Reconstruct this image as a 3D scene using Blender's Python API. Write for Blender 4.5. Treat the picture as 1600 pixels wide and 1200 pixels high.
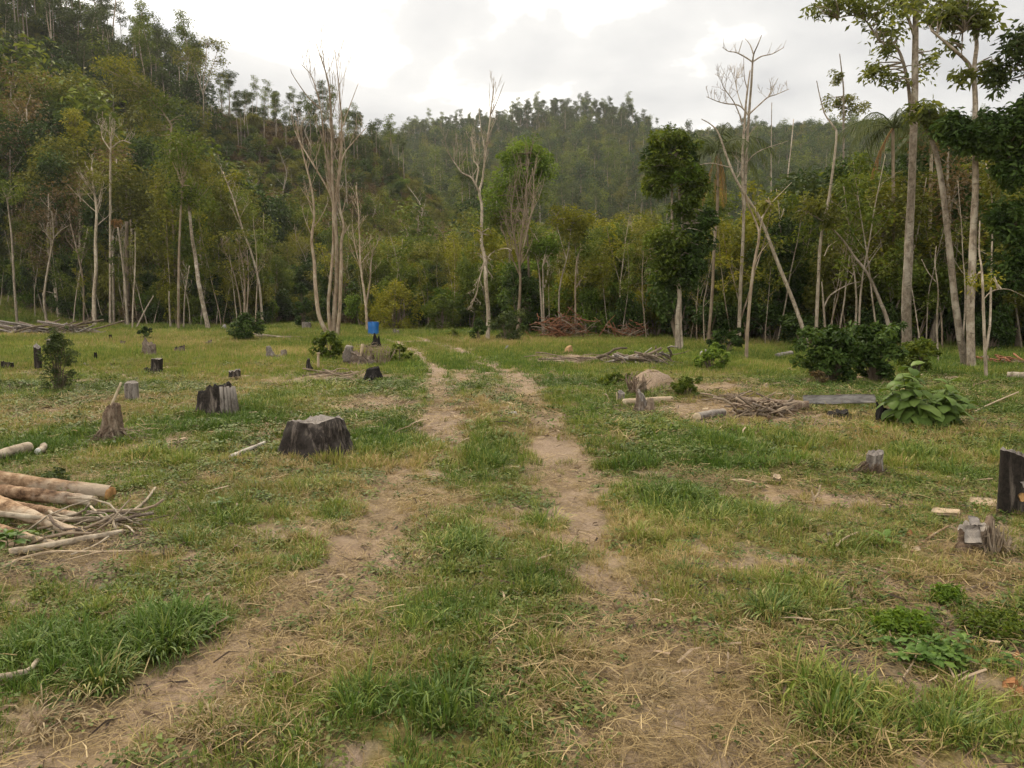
import bpy, math, random
import numpy as np
from mathutils import Vector, Matrix

scene = bpy.context.scene
for o in list(bpy.data.objects):
    bpy.data.objects.remove(o, do_unlink=True)
COL = scene.collection

# ------------------------------------------------------------------ camera
F_PX, CX, CY, HOR = 1210.0, 800.0, 600.0, 476.0      # focal length and horizon in photo pixels (1600 x 1200)
EYE = 1.6
PITCH = math.atan((CY - HOR) / F_PX)
cam_data = bpy.data.cameras.new('camera')
cam = bpy.data.objects.new('camera', cam_data)
COL.objects.link(cam)
cam.location = (0, 0, EYE)
cam.rotation_euler = (math.pi / 2 - PITCH, 0, 0)
cam_data.sensor_fit = 'HORIZONTAL'
cam_data.sensor_width = 36.0
cam_data.lens = 36.0 * F_PX / 1600.0
cam_data.clip_start = 0.05
cam_data.clip_end = 6000
scene.camera = cam

# ------------------------------------------------------------------ sky, sun, exposure
SUN_EL, SUN_AZ = math.radians(52), math.radians(-25)     # azimuth measured from +Y (view direction) towards +X
world = bpy.data.worlds.new('World')
scene.world = world
world.use_nodes = True
wn, wl = world.node_tree.nodes, world.node_tree.links
wn.clear()
w_out = wn.new('ShaderNodeOutputWorld')
w_bg = wn.new('ShaderNodeBackground')
w_bg.inputs['Strength'].default_value = 0.1
w_sky = wn.new('ShaderNodeTexSky')
w_sky.sky_type = 'NISHITA'
w_sky.sun_disc = False
w_sky.sun_elevation = SUN_EL
w_sky.sun_rotation = SUN_AZ
w_sky.air_density = 1.0
w_sky.dust_density = 2.5
w_tc = wn.new('ShaderNodeTexCoord')
w_sep = wn.new('ShaderNodeSeparateXYZ')
wl.new(w_tc.outputs['Generated'], w_sep.inputs[0])


def wmath(op, a, b=None):
    n = wn.new('ShaderNodeMath')
    n.operation = op
    for i, v in enumerate((a, b)):
        if v is None:
            continue
        if isinstance(v, (int, float)):
            n.inputs[i].default_value = v
        else:
            wl.new(v, n.inputs[i])
    return n.outputs[0]


zz = wmath('ADD', wmath('MAXIMUM', w_sep.outputs['Z'], 0.0), 0.22)
w_comb = wn.new('ShaderNodeCombineXYZ')
wl.new(wmath('DIVIDE', w_sep.outputs['X'], zz), w_comb.inputs[0])
wl.new(wmath('DIVIDE', w_sep.outputs['Y'], zz), w_comb.inputs[1])
w_n1 = wn.new('ShaderNodeTexNoise')
w_n1.inputs['Scale'].default_value = 1.1
w_n1.inputs['Detail'].default_value = 7
w_n1.inputs['Roughness'].default_value = 0.5
w_n1.inputs['Distortion'].default_value = 0.25
w_map = wn.new('ShaderNodeMapping')
w_map.inputs['Location'].default_value = (3.1, 1.7, 0.4)
wl.new(w_comb.outputs[0], w_map.inputs[0])
wl.new(w_map.outputs[0], w_n1.inputs['Vector'])
w_ramp = wn.new('ShaderNodeValToRGB')          # cloud deck: grey undersides to glowing white
cr = w_ramp.color_ramp
cr.elements[0].position = 0.36
cr.elements[0].color = (0.232, 0.235, 0.242, 1)
cr.elements[1].position = 0.59
cr.elements[1].color = (1.25, 1.20, 1.13, 1)
e = cr.elements.new(0.485)
e.color = (0.335, 0.334, 0.332, 1)
wl.new(w_n1.outputs['Fac'], w_ramp.inputs[0])
w_scale = wn.new('ShaderNodeMix')
w_scale.data_type = 'RGBA'
w_scale.blend_type = 'MULTIPLY'
w_scale.inputs['Factor'].default_value = 1.0
wl.new(w_ramp.outputs[0], w_scale.inputs['A'])
w_scale.inputs['B'].default_value = (10.6, 10.4, 10.0, 1)
w_n2 = wn.new('ShaderNodeTexNoise')            # thin spots where blue shows through
w_n2.inputs['Scale'].default_value = 2.2
w_n2.inputs['Detail'].default_value = 4
wl.new(w_comb.outputs[0], w_n2.inputs['Vector'])
w_r2 = wn.new('ShaderNodeValToRGB')
w_r2.color_ramp.elements[0].position = 0.62
w_r2.color_ramp.elements[0].color = (0.04, 0.04, 0.04, 1)
w_r2.color_ramp.elements[1].position = 0.72
w_r2.color_ramp.elements[1].color = (0.30, 0.30, 0.30, 1)
wl.new(w_n2.outputs['Fac'], w_r2.inputs[0])
w_mix = wn.new('ShaderNodeMix')
w_mix.data_type = 'RGBA'
wl.new(w_r2.outputs[0], w_mix.inputs['Factor'])
wl.new(w_scale.outputs['Result'], w_mix.inputs['A'])
wl.new(w_sky.outputs[0], w_mix.inputs['B'])
wl.new(w_mix.outputs['Result'], w_bg.inputs['Color'])
wl.new(w_bg.outputs[0], w_out.inputs['Surface'])

sun_data = bpy.data.lights.new('sun', 'SUN')
sun_data.energy = 1.5
sun_data.angle = math.radians(16)
sun_data.color = (1.0, 0.86, 0.66)
sun = bpy.data.objects.new('sun', sun_data)
COL.objects.link(sun)
sd = Vector((math.sin(SUN_AZ) * math.cos(SUN_EL), math.cos(SUN_AZ) * math.cos(SUN_EL), math.sin(SUN_EL)))
sun.rotation_euler = sd.to_track_quat('Z', 'Y').to_euler()
sun.location = (0, 0, 60)

vs = scene.view_settings
scene.display_settings.display_device = 'sRGB'
vs.view_transform = 'Standard'
vs.look = 'None'
vs.exposure = 1.4
vs.gamma = 1.0
vs.use_curve_mapping = False
cy = scene.cycles
cy.max_bounces = 6
cy.diffuse_bounces = 3
cy.glossy_bounces = 2
cy.transmission_bounces = 4
cy.transparent_max_bounces = 8
cy.volume_bounces = 0
cy.use_denoising = True
cy.use_adaptive_sampling = True
cy.adaptive_threshold = 0.02
scene.render.use_persistent_data = False

# ------------------------------------------------------------------ numeric helpers
rng = np.random.default_rng(20240611)


def _hash(ix, iy, seed):
    h = (ix.astype(np.int64) * 374761393 + iy.astype(np.int64) * 668265263 + seed * 974634777) & 0x7fffffff
    h = ((h ^ (h >> 13)) * 1274126177) & 0x7fffffff
    h = (h ^ (h >> 16)) & 0xffff
    return h / 65535.0


def vnoise(x, y, seed=0):
    x, y = np.asarray(x, float), np.asarray(y, float)
    ix, iy = np.floor(x), np.floor(y)
    fx, fy = x - ix, y - iy
    fx, fy = fx * fx * (3 - 2 * fx), fy * fy * (3 - 2 * fy)
    a, b = _hash(ix, iy, seed), _hash(ix + 1, iy, seed)
    c, d = _hash(ix, iy + 1, seed), _hash(ix + 1, iy + 1, seed)
    return (a * (1 - fx) + b * fx) * (1 - fy) + (c * (1 - fx) + d * fx) * fy


def fbm(x, y, seed=0, oct=4, gain=0.5):
    s, a, t = 0.0, 1.0, 0.0
    x, y = np.asarray(x, float), np.asarray(y, float)
    for i in range(oct):
        s = s + a * vnoise(x * 2 ** i + i * 17.3, y * 2 ** i - i * 9.1, seed + i * 13)
        t += a
        a *= gain
    return s / t


def sstep(a, b, x):
    t = np.clip((np.asarray(x, float) - a) / (b - a), 0, 1)
    return t * t * (3 - 2 * t)


def ray(px, py):
    """World direction of the view ray through a photo pixel, scaled so its horizontal depth (y) is 1."""
    cx, cyy = (px - CX) / F_PX, -(py - CY) / F_PX
    c, s = math.cos(PITCH), math.sin(PITCH)
    dy = c + cyy * s
    return np.array([cx / dy, 1.0, (cyy * c - s) / dy])


# hill lines: (photo x, photo y of the bare ridge) read off the photograph, as azimuth and slope
def _ridge(tab):
    az, sl = [], []
    for px, py in tab:
        r = ray(px, py)
        az.append(math.degrees(math.atan2(r[0], r[1])))
        sl.append(r[2] / math.hypot(r[0], r[1]))
    return np.array(az), np.array(sl)


RA_D, RB_D = 150.0, 385.0
RA = _ridge([(-900, 20), (-400, 30), (-100, 25), (0, 42), (130, 92), (200, 124), (270, 150), (330, 182), (400, 200), (500, 214), (580, 240),
             (650, 300), (720, 370), (800, 430), (900, 474), (1100, 476)])
RB = _ridge([(-900, 240), (300, 250), (500, 238), (600, 226), (700, 217), (780, 212), (860, 206), (940, 206), (1000, 214), (1060, 219), (1200, 213),
             (1300, 208), (1450, 200), (1700, 195), (2300, 190)])


def terrain(x, y, fine=True):
    x, y = np.asarray(x, float), np.asarray(y, float)
    r = np.hypot(x, y)
    az = np.degrees(np.arctan2(x, y))
    wob = 1 + 0.10 * (fbm(x / 26.0, y / 26.0, 5, 3) - 0.5)
    sa = np.interp(az, RA[0], RA[1]) * RA_D + EYE
    sa = np.where(az > 25, EYE * 0, sa)
    ta = (r - 66.0) / (RA_D - 66.0)
    prof = np.clip(ta, 0, 1)
    prof = prof * prof * (1.65 - 0.65 * prof)
    ha = np.maximum(sa, 0) * prof * wob
    ha = ha * (1 - 0.75 * sstep(RA_D + 6, RA_D + 110, r))
    sb = np.interp(az, RB[0], RB[1]) * RB_D + EYE
    tb = np.clip((r - 120.0) / (RB_D - 120.0), 0, 1)
    hb = np.maximum(sb, 0) * (tb ** 1.25) * (1 + 0.10 * (fbm(x / 60.0, y / 60.0, 8, 3) - 0.5) * (1 - tb))
    hb = hb * (1 - 0.25 * sstep(RB_D + 10, RB_D + 260, r))
    h = np.maximum(ha, hb)
    back = sstep(0, 30, -y)                       # behind the camera the valley floor goes on
    h = h * (1 - 0.8 * back)
    und = (fbm(x / 7.0, y / 7.0, 21, 3) - 0.5) * 0.16 * sstep(1.5, 9, r)
    h = h + und
    if fine:
        near = 1 - sstep(24, 50, r)
        h = h + near * ((fbm(x * 2.1, y * 2.1, 31, 3) - 0.5) * 0.075 + (fbm(x * 9.0, y * 9.0, 41, 3) - 0.5) * 0.03)
    # worn wheel ruts and a heap of earth
    h = h - 0.045 * rut_mask(x, y) * (1 - sstep(30, 45, r))
    h = h + mound(x, y)
    return h


RUT_C = np.array([(2.0, -.28), (3, -.26), (4, -.24), (6.5, -.26), (9, -.28), (11, -.30), (14, -.48), (17, -.75), (20, -1.2), (23, -1.75), (27, -2.6), (30, -3.4),
                  (36, -5.0), (45, -8.0), (60, -13.0)])


def rut_pos(y):
    return np.interp(y, RUT_C[:, 0], RUT_C[:, 1])


def rut_mask(x, y):
    c = rut_pos(y)
    hw = 0.84 + 0.06 * np.sin(y * 0.9)
    wide = np.clip(4.6 - y, 0, 3)
    d = np.minimum(np.abs(x - (c - hw - .24 * wide)), np.abs(x - (c + hw + .04 * wide)))
    return np.exp(-(d / (0.26 + .04 * wide)) ** 2) * (y > 1)


def ground_px(px, py, z=0.0):
    """Point of the flat clearing seen at a photo pixel."""
    r = ray(px, py)
    t = (EYE - z) / -r[2]
    return np.array([r[0] * t, t])


_mound = ground_px(1022, 616)


def mound(x, y):
    d = ((x - _mound[0]) / 0.42) ** 2 + ((y - _mound[1] - 0.25) / 0.55) ** 2
    return 0.40 * np.exp(-d * 1.1) * (0.62 + .42 * fbm(x * 3.2, y * 3.2, 151, 3) + .35 * fbm(x * 11, y * 11, 157, 2))


def G(px, py, dz=0.0):
    """World point on the real ground under a photo pixel."""
    z = 0.0
    for _ in range(8):
        x, y = ground_px(px, py, z)
        z = 0.5 * z + 0.5 * float(terrain(x, y))
        if py <= 500:
            z = min(z, 0.4)
    return np.array([x, y, float(terrain(x, y)) + dz])


def P(px, py, D):
    """World point at a photo pixel and at horizontal depth D from the camera."""
    r = ray(px, py)
    return np.array([r[0] * D, D, EYE + r[2] * D])


def pxm(D):
    """Metres per photo pixel at depth D."""
    return D / F_PX


def px_of(x, y):
    return CX + F_PX * x / np.maximum(y, 0.1)


# ------------------------------------------------------------------ mesh helpers
class MB:
    """Collects vertices, quads and triangles with one tint value per face."""

    def __init__(self):
        self.v, self.q, self.t, self.qa, self.ta, self.qm, self.tm = [], [], [], [], [], [], []
        self.n = 0

    def add(self, v, quads=None, tris=None, tint=0.5, mat=0):
        v = np.asarray(v, float).reshape(-1, 3)
        self.v.append(v)
        for f, L, A, Mm, k in ((quads, self.q, self.qa, self.qm, 4), (tris, self.t, self.ta, self.tm, 3)):
            if f is None or len(f) == 0:
                continue
            f = np.asarray(f, np.int64).reshape(-1, k) + self.n
            L.append(f)
            A.append(np.broadcast_to(np.asarray(tint, float), (len(f),)).copy())
            Mm.append(np.full(len(f), mat, np.int32))
        self.n += len(v)

    def tube(self, pts, rad, sides=8, cap0=True, cap1=True, tint=0.5, mat=0, wob=0.0, seed=0):
        pts = np.asarray(pts, float)
        rad = np.broadcast_to(np.asarray(rad, float), (len(pts),))
        n = len(pts)
        tan = np.gradient(pts, axis=0)
        tan /= np.linalg.norm(tan, axis=1, keepdims=True) + 1e-9
        ref = np.array([0.31, 0.95, 0.05]) if abs(tan[:, 2]).mean() > 0.6 else np.array([0.02, 0.05, 1.0])
        u = np.cross(tan, ref)
        u /= np.linalg.norm(u, axis=1, keepdims=True) + 1e-9
        w = np.cross(tan, u)
        a = np.arange(sides) / sides * 2 * np.pi
        rr = rad[:, None] * np.ones(sides)[None]
        if wob:
            g = np.arange(n)[:, None] * 0.7 + seed * 3.1
            rr = rr * (1 + wob * (2 * vnoise(g + 0 * a[None], np.arange(sides)[None] * 0.9 + 0 * g, 77 + seed) - 1))
        v = pts[:, None] + rr[..., None] * (np.cos(a)[None, :, None] * u[:, None] + np.sin(a)[None, :, None] * w[:, None])
        v = v.reshape(-1, 3)
        i = np.arange(n - 1)[:, None] * sides
        j = np.arange(sides)[None]
        k = (j + 1) % sides
        q = np.stack([i + j, i + k, i + sides + k, i + sides + j], -1).reshape(-1, 4)
        tr = []
        vv = [v]
        c = n * sides
        if cap0:
            vv.append(pts[:1])
            tr += [(c, (m + 1) % sides, m) for m in range(sides)]
            c += 1
        if cap1:
            vv.append(pts[-1:])
            b = (n - 1) * sides
            tr += [(c, b + m, b + (m + 1) % sides) for m in range(sides)]
        self.add(np.concatenate(vv), q, tr, tint, mat)

    def leaves(self, c, size, aspect=0.42, droop=0.25, outward=None, tint=None, rs=None, flat=0.5, fold=0.12, mat=0):
        """One folded diamond per centre: axis roughly outward and drooping, face roughly up."""
        rs = rs or rng
        c = np.asarray(c, float).reshape(-1, 3)
        n = len(c)
        if n == 0:
            return
        ax = rs.normal(size=(n, 3))
        ax[:, 2] *= 0.5
        if outward is not None:
            ax = ax * 0.8 + np.asarray(outward)
        ax[:, 2] -= droop
        ax /= np.linalg.norm(ax, axis=1, keepdims=True) + 1e-9
        up = rs.normal(size=(n, 3)) * (1 - flat)
        up[:, 2] += flat * 1.6
        sd_ = np.cross(ax, up)
        sd_ /= np.linalg.norm(sd_, axis=1, keepdims=True) + 1e-9
        nm = np.cross(sd_, ax)
        s = np.broadcast_to(np.asarray(size, float), (n,)) * rs.uniform(0.65, 1.3, n)
        L, W = s[:, None], (s * aspect)[:, None]
        base = c - ax * L * 0.5
        tip = c + ax * L * 0.5 - np.array([0, 0, 1.0]) * L * 0.08
        m = c + nm * L * fold
        v = np.stack([base, m - sd_ * W * .5, tip, m + sd_ * W * .5], 1).reshape(-1, 3)
        q = np.arange(n * 4).reshape(-1, 4)
        self.add(v, q, None, rs.uniform(0, 1, n) if tint is None else tint, mat)

    def mesh(self, name, mats, smooth=False):
        me = bpy.data.meshes.new(name)
        v = np.concatenate(self.v) if self.v else np.zeros((0, 3))
        q = np.concatenate(self.q) if self.q else np.zeros((0, 4), np.int64)
        t = np.concatenate(self.t) if self.t else np.zeros((0, 3), np.int64)
        loops = np.concatenate([q.ravel(), t.ravel()]).astype(np.int32)
        starts = np.concatenate([np.arange(len(q)) * 4, len(q) * 4 + np.arange(len(t)) * 3]).astype(np.int32)
        me.vertices.add(len(v))
        me.vertices.foreach_set('co', v.astype(np.float32).ravel())
        me.loops.add(len(loops))
        me.loops.foreach_set('vertex_index', loops)
        me.polygons.add(len(starts))
        me.polygons.foreach_set('loop_start', starts)
        mi = np.concatenate(self.qm + self.tm) if (self.qm or self.tm) else np.zeros(0, np.int32)
        me.polygons.foreach_set('material_index', mi.astype(np.int32))
        if smooth:
            me.polygons.foreach_set('use_smooth', np.ones(len(starts), bool))
        a = me.attributes.new('tint', 'FLOAT', 'FACE')
        a.data.foreach_set('value', np.concatenate(self.qa + self.ta).astype(np.float32))
        for m in (mats if isinstance(mats, (list, tuple)) else [mats]):
            me.materials.append(m)
        me.update(calc_edges=True)
        return me

    def obj(self, name, mats, parent=None, smooth=False, loc=None, label=None):
        o = bpy.data.objects.new(name, self.mesh(name, mats, smooth))
        COL.objects.link(o)
        if parent is not None:
            o.parent = parent
        if loc is not None:
            o.location = loc
        if label:
            o['label'] = label
        return o


def tag(o, label, cat, group=None, kind=None):
    if label:
        o['label'] = label
    if cat:
        o['category'] = cat
    if group:
        o['group'] = group
    if kind:
        o['kind'] = kind
    return o


def thing(name, label, cat, loc=(0, 0, 0), rotz=0.0, group=None):
    o = bpy.data.objects.new(name, None)
    o.empty_display_size = 0.2
    COL.objects.link(o)
    o.location = tuple(float(c) for c in loc)
    o.rotation_euler = (0, 0, rotz)
    return tag(o, label, cat, group)


def dup(root, loc, rotz, scale=1.0, label=None, group=None):
    r = root.copy()
    COL.objects.link(r)
    r.location = tuple(float(c) for c in loc)
    r.rotation_euler = (0, 0, rotz)
    r.scale = (scale, scale, scale) if isinstance(scale, float) else scale
    if label:
        r['label'] = label
    if group:
        r['group'] = group
    for ch in list(root.children):
        c = ch.copy()
        COL.objects.link(c)
        c.parent = r
        for g in ch.children:
            d = g.copy()
            COL.objects.link(d)
            d.parent = c
    return r


# ------------------------------------------------------------------ materials
class NT:
    def __init__(self, name):
        self.m = bpy.data.materials.new(name)
        self.m.use_nodes = True
        self.n, self.l = self.m.node_tree.nodes, self.m.node_tree.links
        self.n.clear()
        self.out = self.n.new('ShaderNodeOutputMaterial')

    def set(self, sock, v):
        if isinstance(v, bpy.types.NodeSocket):
            self.l.new(v, sock)
        elif isinstance(v, (tuple, list)) and len(v) == 3 and sock.type == 'RGBA':
            sock.default_value = (*v, 1)
        else:
            sock.default_value = v

    def new(self, t, **kw):
        nd = self.n.new(t)
        for k, v in kw.items():
            setattr(nd, k, v)
        return nd

    def coord(self, kind='Object', scale=(1, 1, 1)):
        tc = self.new('ShaderNodeTexCoord')
        mp = self.new('ShaderNodeMapping')
        mp.inputs['Scale'].default_value = scale
        self.l.new(tc.outputs[kind], mp.inputs[0])
        return mp.outputs[0]

    def noise(self, vec, scale, detail=5, rough=0.55, dist=0.0):
        nd = self.new('ShaderNodeTexNoise')
        self.l.new(vec, nd.inputs['Vector'])
        nd.inputs['Scale'].default_value = scale
        nd.inputs['Detail'].default_value = detail
        nd.inputs['Roughness'].default_value = rough
        nd.inputs['Distortion'].default_value = dist
        return nd.outputs['Fac']

    def ramp(self, fac, stops, interp='LINEAR'):
        nd = self.new('ShaderNodeValToRGB')
        cr_ = nd.color_ramp
        cr_.interpolation = interp
        while len(cr_.elements) < len(stops):
            cr_.elements.new(0.5)
        for el, (p, c) in zip(cr_.elements, stops):
            el.position = p
            el.color = (*c, 1) if isinstance(c, tuple) else (c, c, c, 1)
        self.set(nd.inputs[0], fac)
        return nd.outputs[0]

    def mix(self, fac, a, b, blend='MIX'):
        nd = self.new('ShaderNodeMix', data_type='RGBA', blend_type=blend)
        self.set(nd.inputs['Factor'], fac)
        self.set(nd.inputs['A'], a)
        self.set(nd.inputs['B'], b)
        return nd.outputs['Result']

    def math(self, op, a, b=0.0, clamp=False):
        nd = self.new('ShaderNodeMath', operation=op, use_clamp=clamp)
        self.set(nd.inputs[0], a)
        self.set(nd.inputs[1], b)
        return nd.outputs[0]

    def attr(self, name, kind='GEOMETRY'):
        nd = self.new('ShaderNodeAttribute', attribute_type=kind, attribute_name=name)
        return nd.outputs['Fac']

    def rand(self):
        return self.new('ShaderNodeObjectInfo').outputs['Random']

    def bump(self, h, strength=0.5, dist=0.02):
        nd = self.new('ShaderNodeBump')
        nd.inputs['Strength'].default_value = strength
        nd.inputs['Distance'].default_value = dist
        self.l.new(h, nd.inputs['Height'])
        return nd.outputs[0]

    def surf(self, col, rough=0.85, spec=0.25, normal=None, transl=0.0, tcol=None):
        b = self.new('ShaderNodeBsdfPrincipled')
        self.set(b.inputs['Base Color'], col)
        self.set(b.inputs['Roughness'], rough)
        b.inputs['Specular IOR Level'].default_value = spec
        if normal is not None:
            self.l.new(normal, b.inputs['Normal'])
        if transl:
            t = self.new('ShaderNodeBsdfTranslucent')
            self.set(t.inputs['Color'], tcol if tcol is not None else col)
            ms = self.new('ShaderNodeMixShader')
            ms.inputs[0].default_value = transl
            self.l.new(b.outputs[0], ms.inputs[1])
            self.l.new(t.outputs[0], ms.inputs[2])
            self.l.new(ms.outputs[0], self.out.inputs['Surface'])
        else:
            self.l.new(b.outputs[0], self.out.inputs['Surface'])
        return self.m


def leaf_mat(name, stops, jitter=0.35, transl=0.30, rough=0.68, spec=0.16):
    """Leaf colour from a per-leaf value shifted by a per-plant value."""
    t = NT(name)
    v = t.math('ADD', t.attr('tint'), t.math('MULTIPLY', t.math('SUBTRACT', t.rand(), 0.5), jitter), clamp=True)
    col = t.ramp(v, stops)
    return t.surf(col, rough, spec, None, transl, t.mix(1.0, col, (1.35, 1.25, 0.6), 'MULTIPLY'))


def blade_mat(name, green, dry, val=(0.75, 1.2)):
    """Grass blades: each tuft carries its own dryness, each blade its own value."""
    t = NT(name)
    tint = t.attr('tint')
    dr = t.attr('dry', 'INSTANCER')
    f = t.math('ADD', dr, t.math('MULTIPLY', t.math('SUBTRACT', tint, 0.5), 0.6), clamp=True)
    col = t.ramp(f, [(0.0, green[0]), (0.35, green[1]), (0.62, green[2]), (0.85, dry[0]), (1.0, dry[1])])
    vv = t.ramp(t.attr('val', 'INSTANCER'), [(0.0, val[0]), (1.0, val[1])])
    col = t.mix(1.0, col, vv, 'MULTIPLY')
    return t.surf(col, 0.6, 0.25, None, 0.22)


def bark_mat(name, stops, zs=0.25, scale=9, lichen=None, rough=0.92, bump=0.5, spots=None):
    t = NT(name)
    vec = t.coord('Object', (1, 1, zs))
    n1 = t.noise(vec, scale, 6, 0.65, 0.3)
    col = t.ramp(n1, stops)
    if lichen:
        n2 = t.noise(t.coord('Object', (1, 1, 0.8)), 2.6, 5, 0.6)
        col = t.mix(t.ramp(n2, [(0.5, 0.0), (0.62, 0.85)]), col, lichen)
    if spots:
        n3 = t.noise(t.coord('Object', (1, 1, 3.5)), 5.0, 4, 0.7)
        col = t.mix(t.ramp(n3, [(0.58, 0.0), (0.66, 0.8)]), col, spots)
    sh = t.ramp(t.rand(), [(0.0, 0.75), (1.0, 1.2)])
    col = t.mix(1.0, col, sh, 'MULTIPLY')
    return t.surf(col, rough, 0.15, t.bump(n1, bump, 0.03))


MAT = {}
MAT['pale_bark'] = bark_mat('pale_bark', [(0.28, (0.13, 0.10, 0.07)), (0.5, (0.36, 0.30, 0.225)), (0.72, (0.56, 0.49, 0.385))], spots=(0.085, 0.070, 0.050))
MAT['tan_bark'] = bark_mat('tan_bark', [(0.28, (0.12, 0.088, 0.058)), (0.5, (0.30, 0.23, 0.16)), (0.72, (0.44, 0.355, 0.255))], lichen=(0.42, 0.36, 0.27))
MAT['brown_bark'] = bark_mat('brown_bark', [(0.25, (0.07, 0.055, 0.04)), (0.5, (0.16, 0.125, 0.09)), (0.75, (0.25, 0.20, 0.15))])
MAT['grey_bark'] = bark_mat('grey_bark', [(0.3, (0.09, 0.072, 0.052)), (0.5, (0.24, 0.195, 0.145)), (0.7, (0.37, 0.31, 0.24))], scale=12, zs=.5, lichen=(0.44, 0.39, 0.31), spots=(0.12, 0.095, 0.07))
MAT['red_dead'] = bark_mat('red_dead', [(0.25, (0.10, 0.042, 0.022)), (0.5, (0.24, 0.110, 0.060)), (0.75, (0.34, 0.18, 0.105))])
MAT['dry_twig'] = bark_mat('dry_twig', [(0.25, (0.14, 0.10, 0.07)), (0.5, (0.27, 0.21, 0.15)), (0.75, (0.38, 0.31, 0.23))])

MAT['leaf_dark'] = leaf_mat('leaf_dark', [(0.0, (0.022, 0.044, 0.010)), (0.55, (0.048, 0.086, 0.018)), (1.0, (0.096, 0.152, 0.032))], 0.3, 0.2)
MAT['leaf_mid'] = leaf_mat('leaf_mid', [(0.0, (0.052, 0.082, 0.012)), (0.5, (0.108, 0.150, 0.022)), (1.0, (0.195, 0.235, 0.040))])
MAT['leaf_olive'] = leaf_mat('leaf_olive', [(0.0, (0.072, 0.084, 0.014)), (0.5, (0.146, 0.158, 0.026)), (1.0, (0.235, 0.232, 0.046))])
MAT['leaf_yellow'] = leaf_mat('leaf_yellow', [(0.0, (0.105, 0.120, 0.014)), (0.5, (0.195, 0.205, 0.022)), (1.0, (0.32, 0.30, 0.04))])
MAT['leaf_fresh'] = leaf_mat('leaf_fresh', [(0.0, (0.058, 0.105, 0.014)), (0.5, (0.110, 0.180, 0.024)), (1.0, (0.19, 0.27, 0.045))])
MAT['leaf_brown'] = leaf_mat('leaf_brown', [(0.0, (0.075, 0.058, 0.030)), (0.5, (0.155, 0.112, 0.060)), (1.0, (0.23, 0.17, 0.095))])
MAT['leaf_sky'] = leaf_mat('leaf_sky', [(0.0, (0.065, 0.085, 0.024)), (0.5, (0.125, 0.150, 0.040)), (1.0, (0.21, 0.235, 0.07))], 0.3, 0.5)
MAT['leaf_blue'] = leaf_mat('leaf_blue', [(0.0, (0.038, 0.056, 0.020)), (0.5, (0.070, 0.098, 0.034)), (1.0, (0.125, 0.160, 0.056))])

# ------------------------------------------------------------------ what covers the ground
def _blobs(lst):
    out = []
    for b in lst:
        px, py, rx, ry = b[:4]
        c = ground_px(px, py)
        D = c[1]
        y0, y1 = ground_px(px, py + ry)[1], ground_px(px, max(py - ry, HOR + 6))[1]
        out.append((c[0], 0.5 * (y0 + y1), rx * D / F_PX, max(0.5 * (y1 - y0), 0.05), b[4] if len(b) > 4 else 1.0))
    return out


BARE = _blobs([(585, 632, 55, 12), (690, 662, 36, 34), (455, 832, 50, 10), (862, 705, 30, 50), (905, 562, 85, 7, .9), (1120, 640, 110, 16, .95), (1110, 612, 70, 10, .9),
               (1240, 655, 90, 12, .8), (90, 880, 110, 34, .95), (160, 850, 70, 22, .8), (60, 642, 40, 12, .7), (1010, 762, 70, 10, .6), (1450, 930, 130, 16, .7),
               (1340, 1050, 90, 26, .8), (250, 1110, 60, 26, .9), (1490, 650, 45, 18, .6), (990, 690, 30, 9, .8), (1350, 780, 120, 14, .5), (640, 780, 70, 22, .6),
               (540, 930, 100, 40, .7), (420, 1020, 80, 34, .7), (1000, 985, 90, 36, .7), (880, 760, 34, 30, .8), (780, 820, 50, 14, .7), (930, 820, 40, 14, .8), (1130, 1030, 70, 20, .5),
               (620, 1075, 40, 14, .7), (1060, 1150, 160, 40, .5), (1470, 860, 80, 16, .7), (740, 1010, 60, 16, .5), (500, 590, 90, 7, .6), (540, 585, 60, 5, .7), (720, 600, 25, 20, .7),
               (800, 600, 25, 24, .8), (760, 566, 40, 5, .7), (655, 535, 30, 3, .8), (1500, 870, 60, 18, .6)])
LUSH = _blobs([(1060, 795, 100, 40), (1150, 802, 60, 20), (340, 815, 70, 28), (270, 985, 70, 32), (160, 1040, 90, 34), (60, 1010, 60, 44), (720, 742, 38, 9), (515, 797, 38, 14),
               (850, 812, 42, 12), (870, 860, 64, 18), (840, 905, 54, 20), (1210, 930, 56, 30), (720, 855, 64, 34), (460, 872, 40, 22), (1500, 1130, 130, 44), (1330, 1110, 90, 70),
               (700, 965, 100, 44), (640, 1120, 130, 56), (350, 690, 20, 20), (1510, 745, 34, 14), (1140, 690, 60, 12, .7), (1440, 715, 30, 10), (1040, 690, 40, 8, .4), (890, 640, 50, 36, .4),
               (940, 600, 60, 20, .4), (480, 760, 60, 14), (60, 700, 40, 18), (400, 640, 60, 40), (600, 700, 50, 30), (760, 700, 30, 30), (1250, 690, 40, 12), (1000, 840, 60, 20), (1320, 860, 90, 20)])
HAY = _blobs([(500, 1010, 130, 70), (960, 1010, 130, 60), (1020, 1110, 220, 70), (300, 1150, 230, 50), (170, 725, 100, 26), (420, 930, 60, 30), (800, 1050, 60, 40), (640, 790, 90, 26),
              (1560, 900, 60, 20), (120, 870, 80, 20, .4), (880, 700, 60, 60, .5), (1250, 720, 120, 20, .5), (1250, 950, 60, 30, .6), (1230, 1030, 50, 30, .6)])
ASH = _blobs([(70, 880, 90, 26), (180, 850, 60, 16), (1340, 1050, 70, 20, .9), (1530, 1010, 50, 20, .7), (560, 590, 60, 5, .8), (1490, 655, 40, 14, .7), (1330, 660, 60, 6, .5)])
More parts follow.
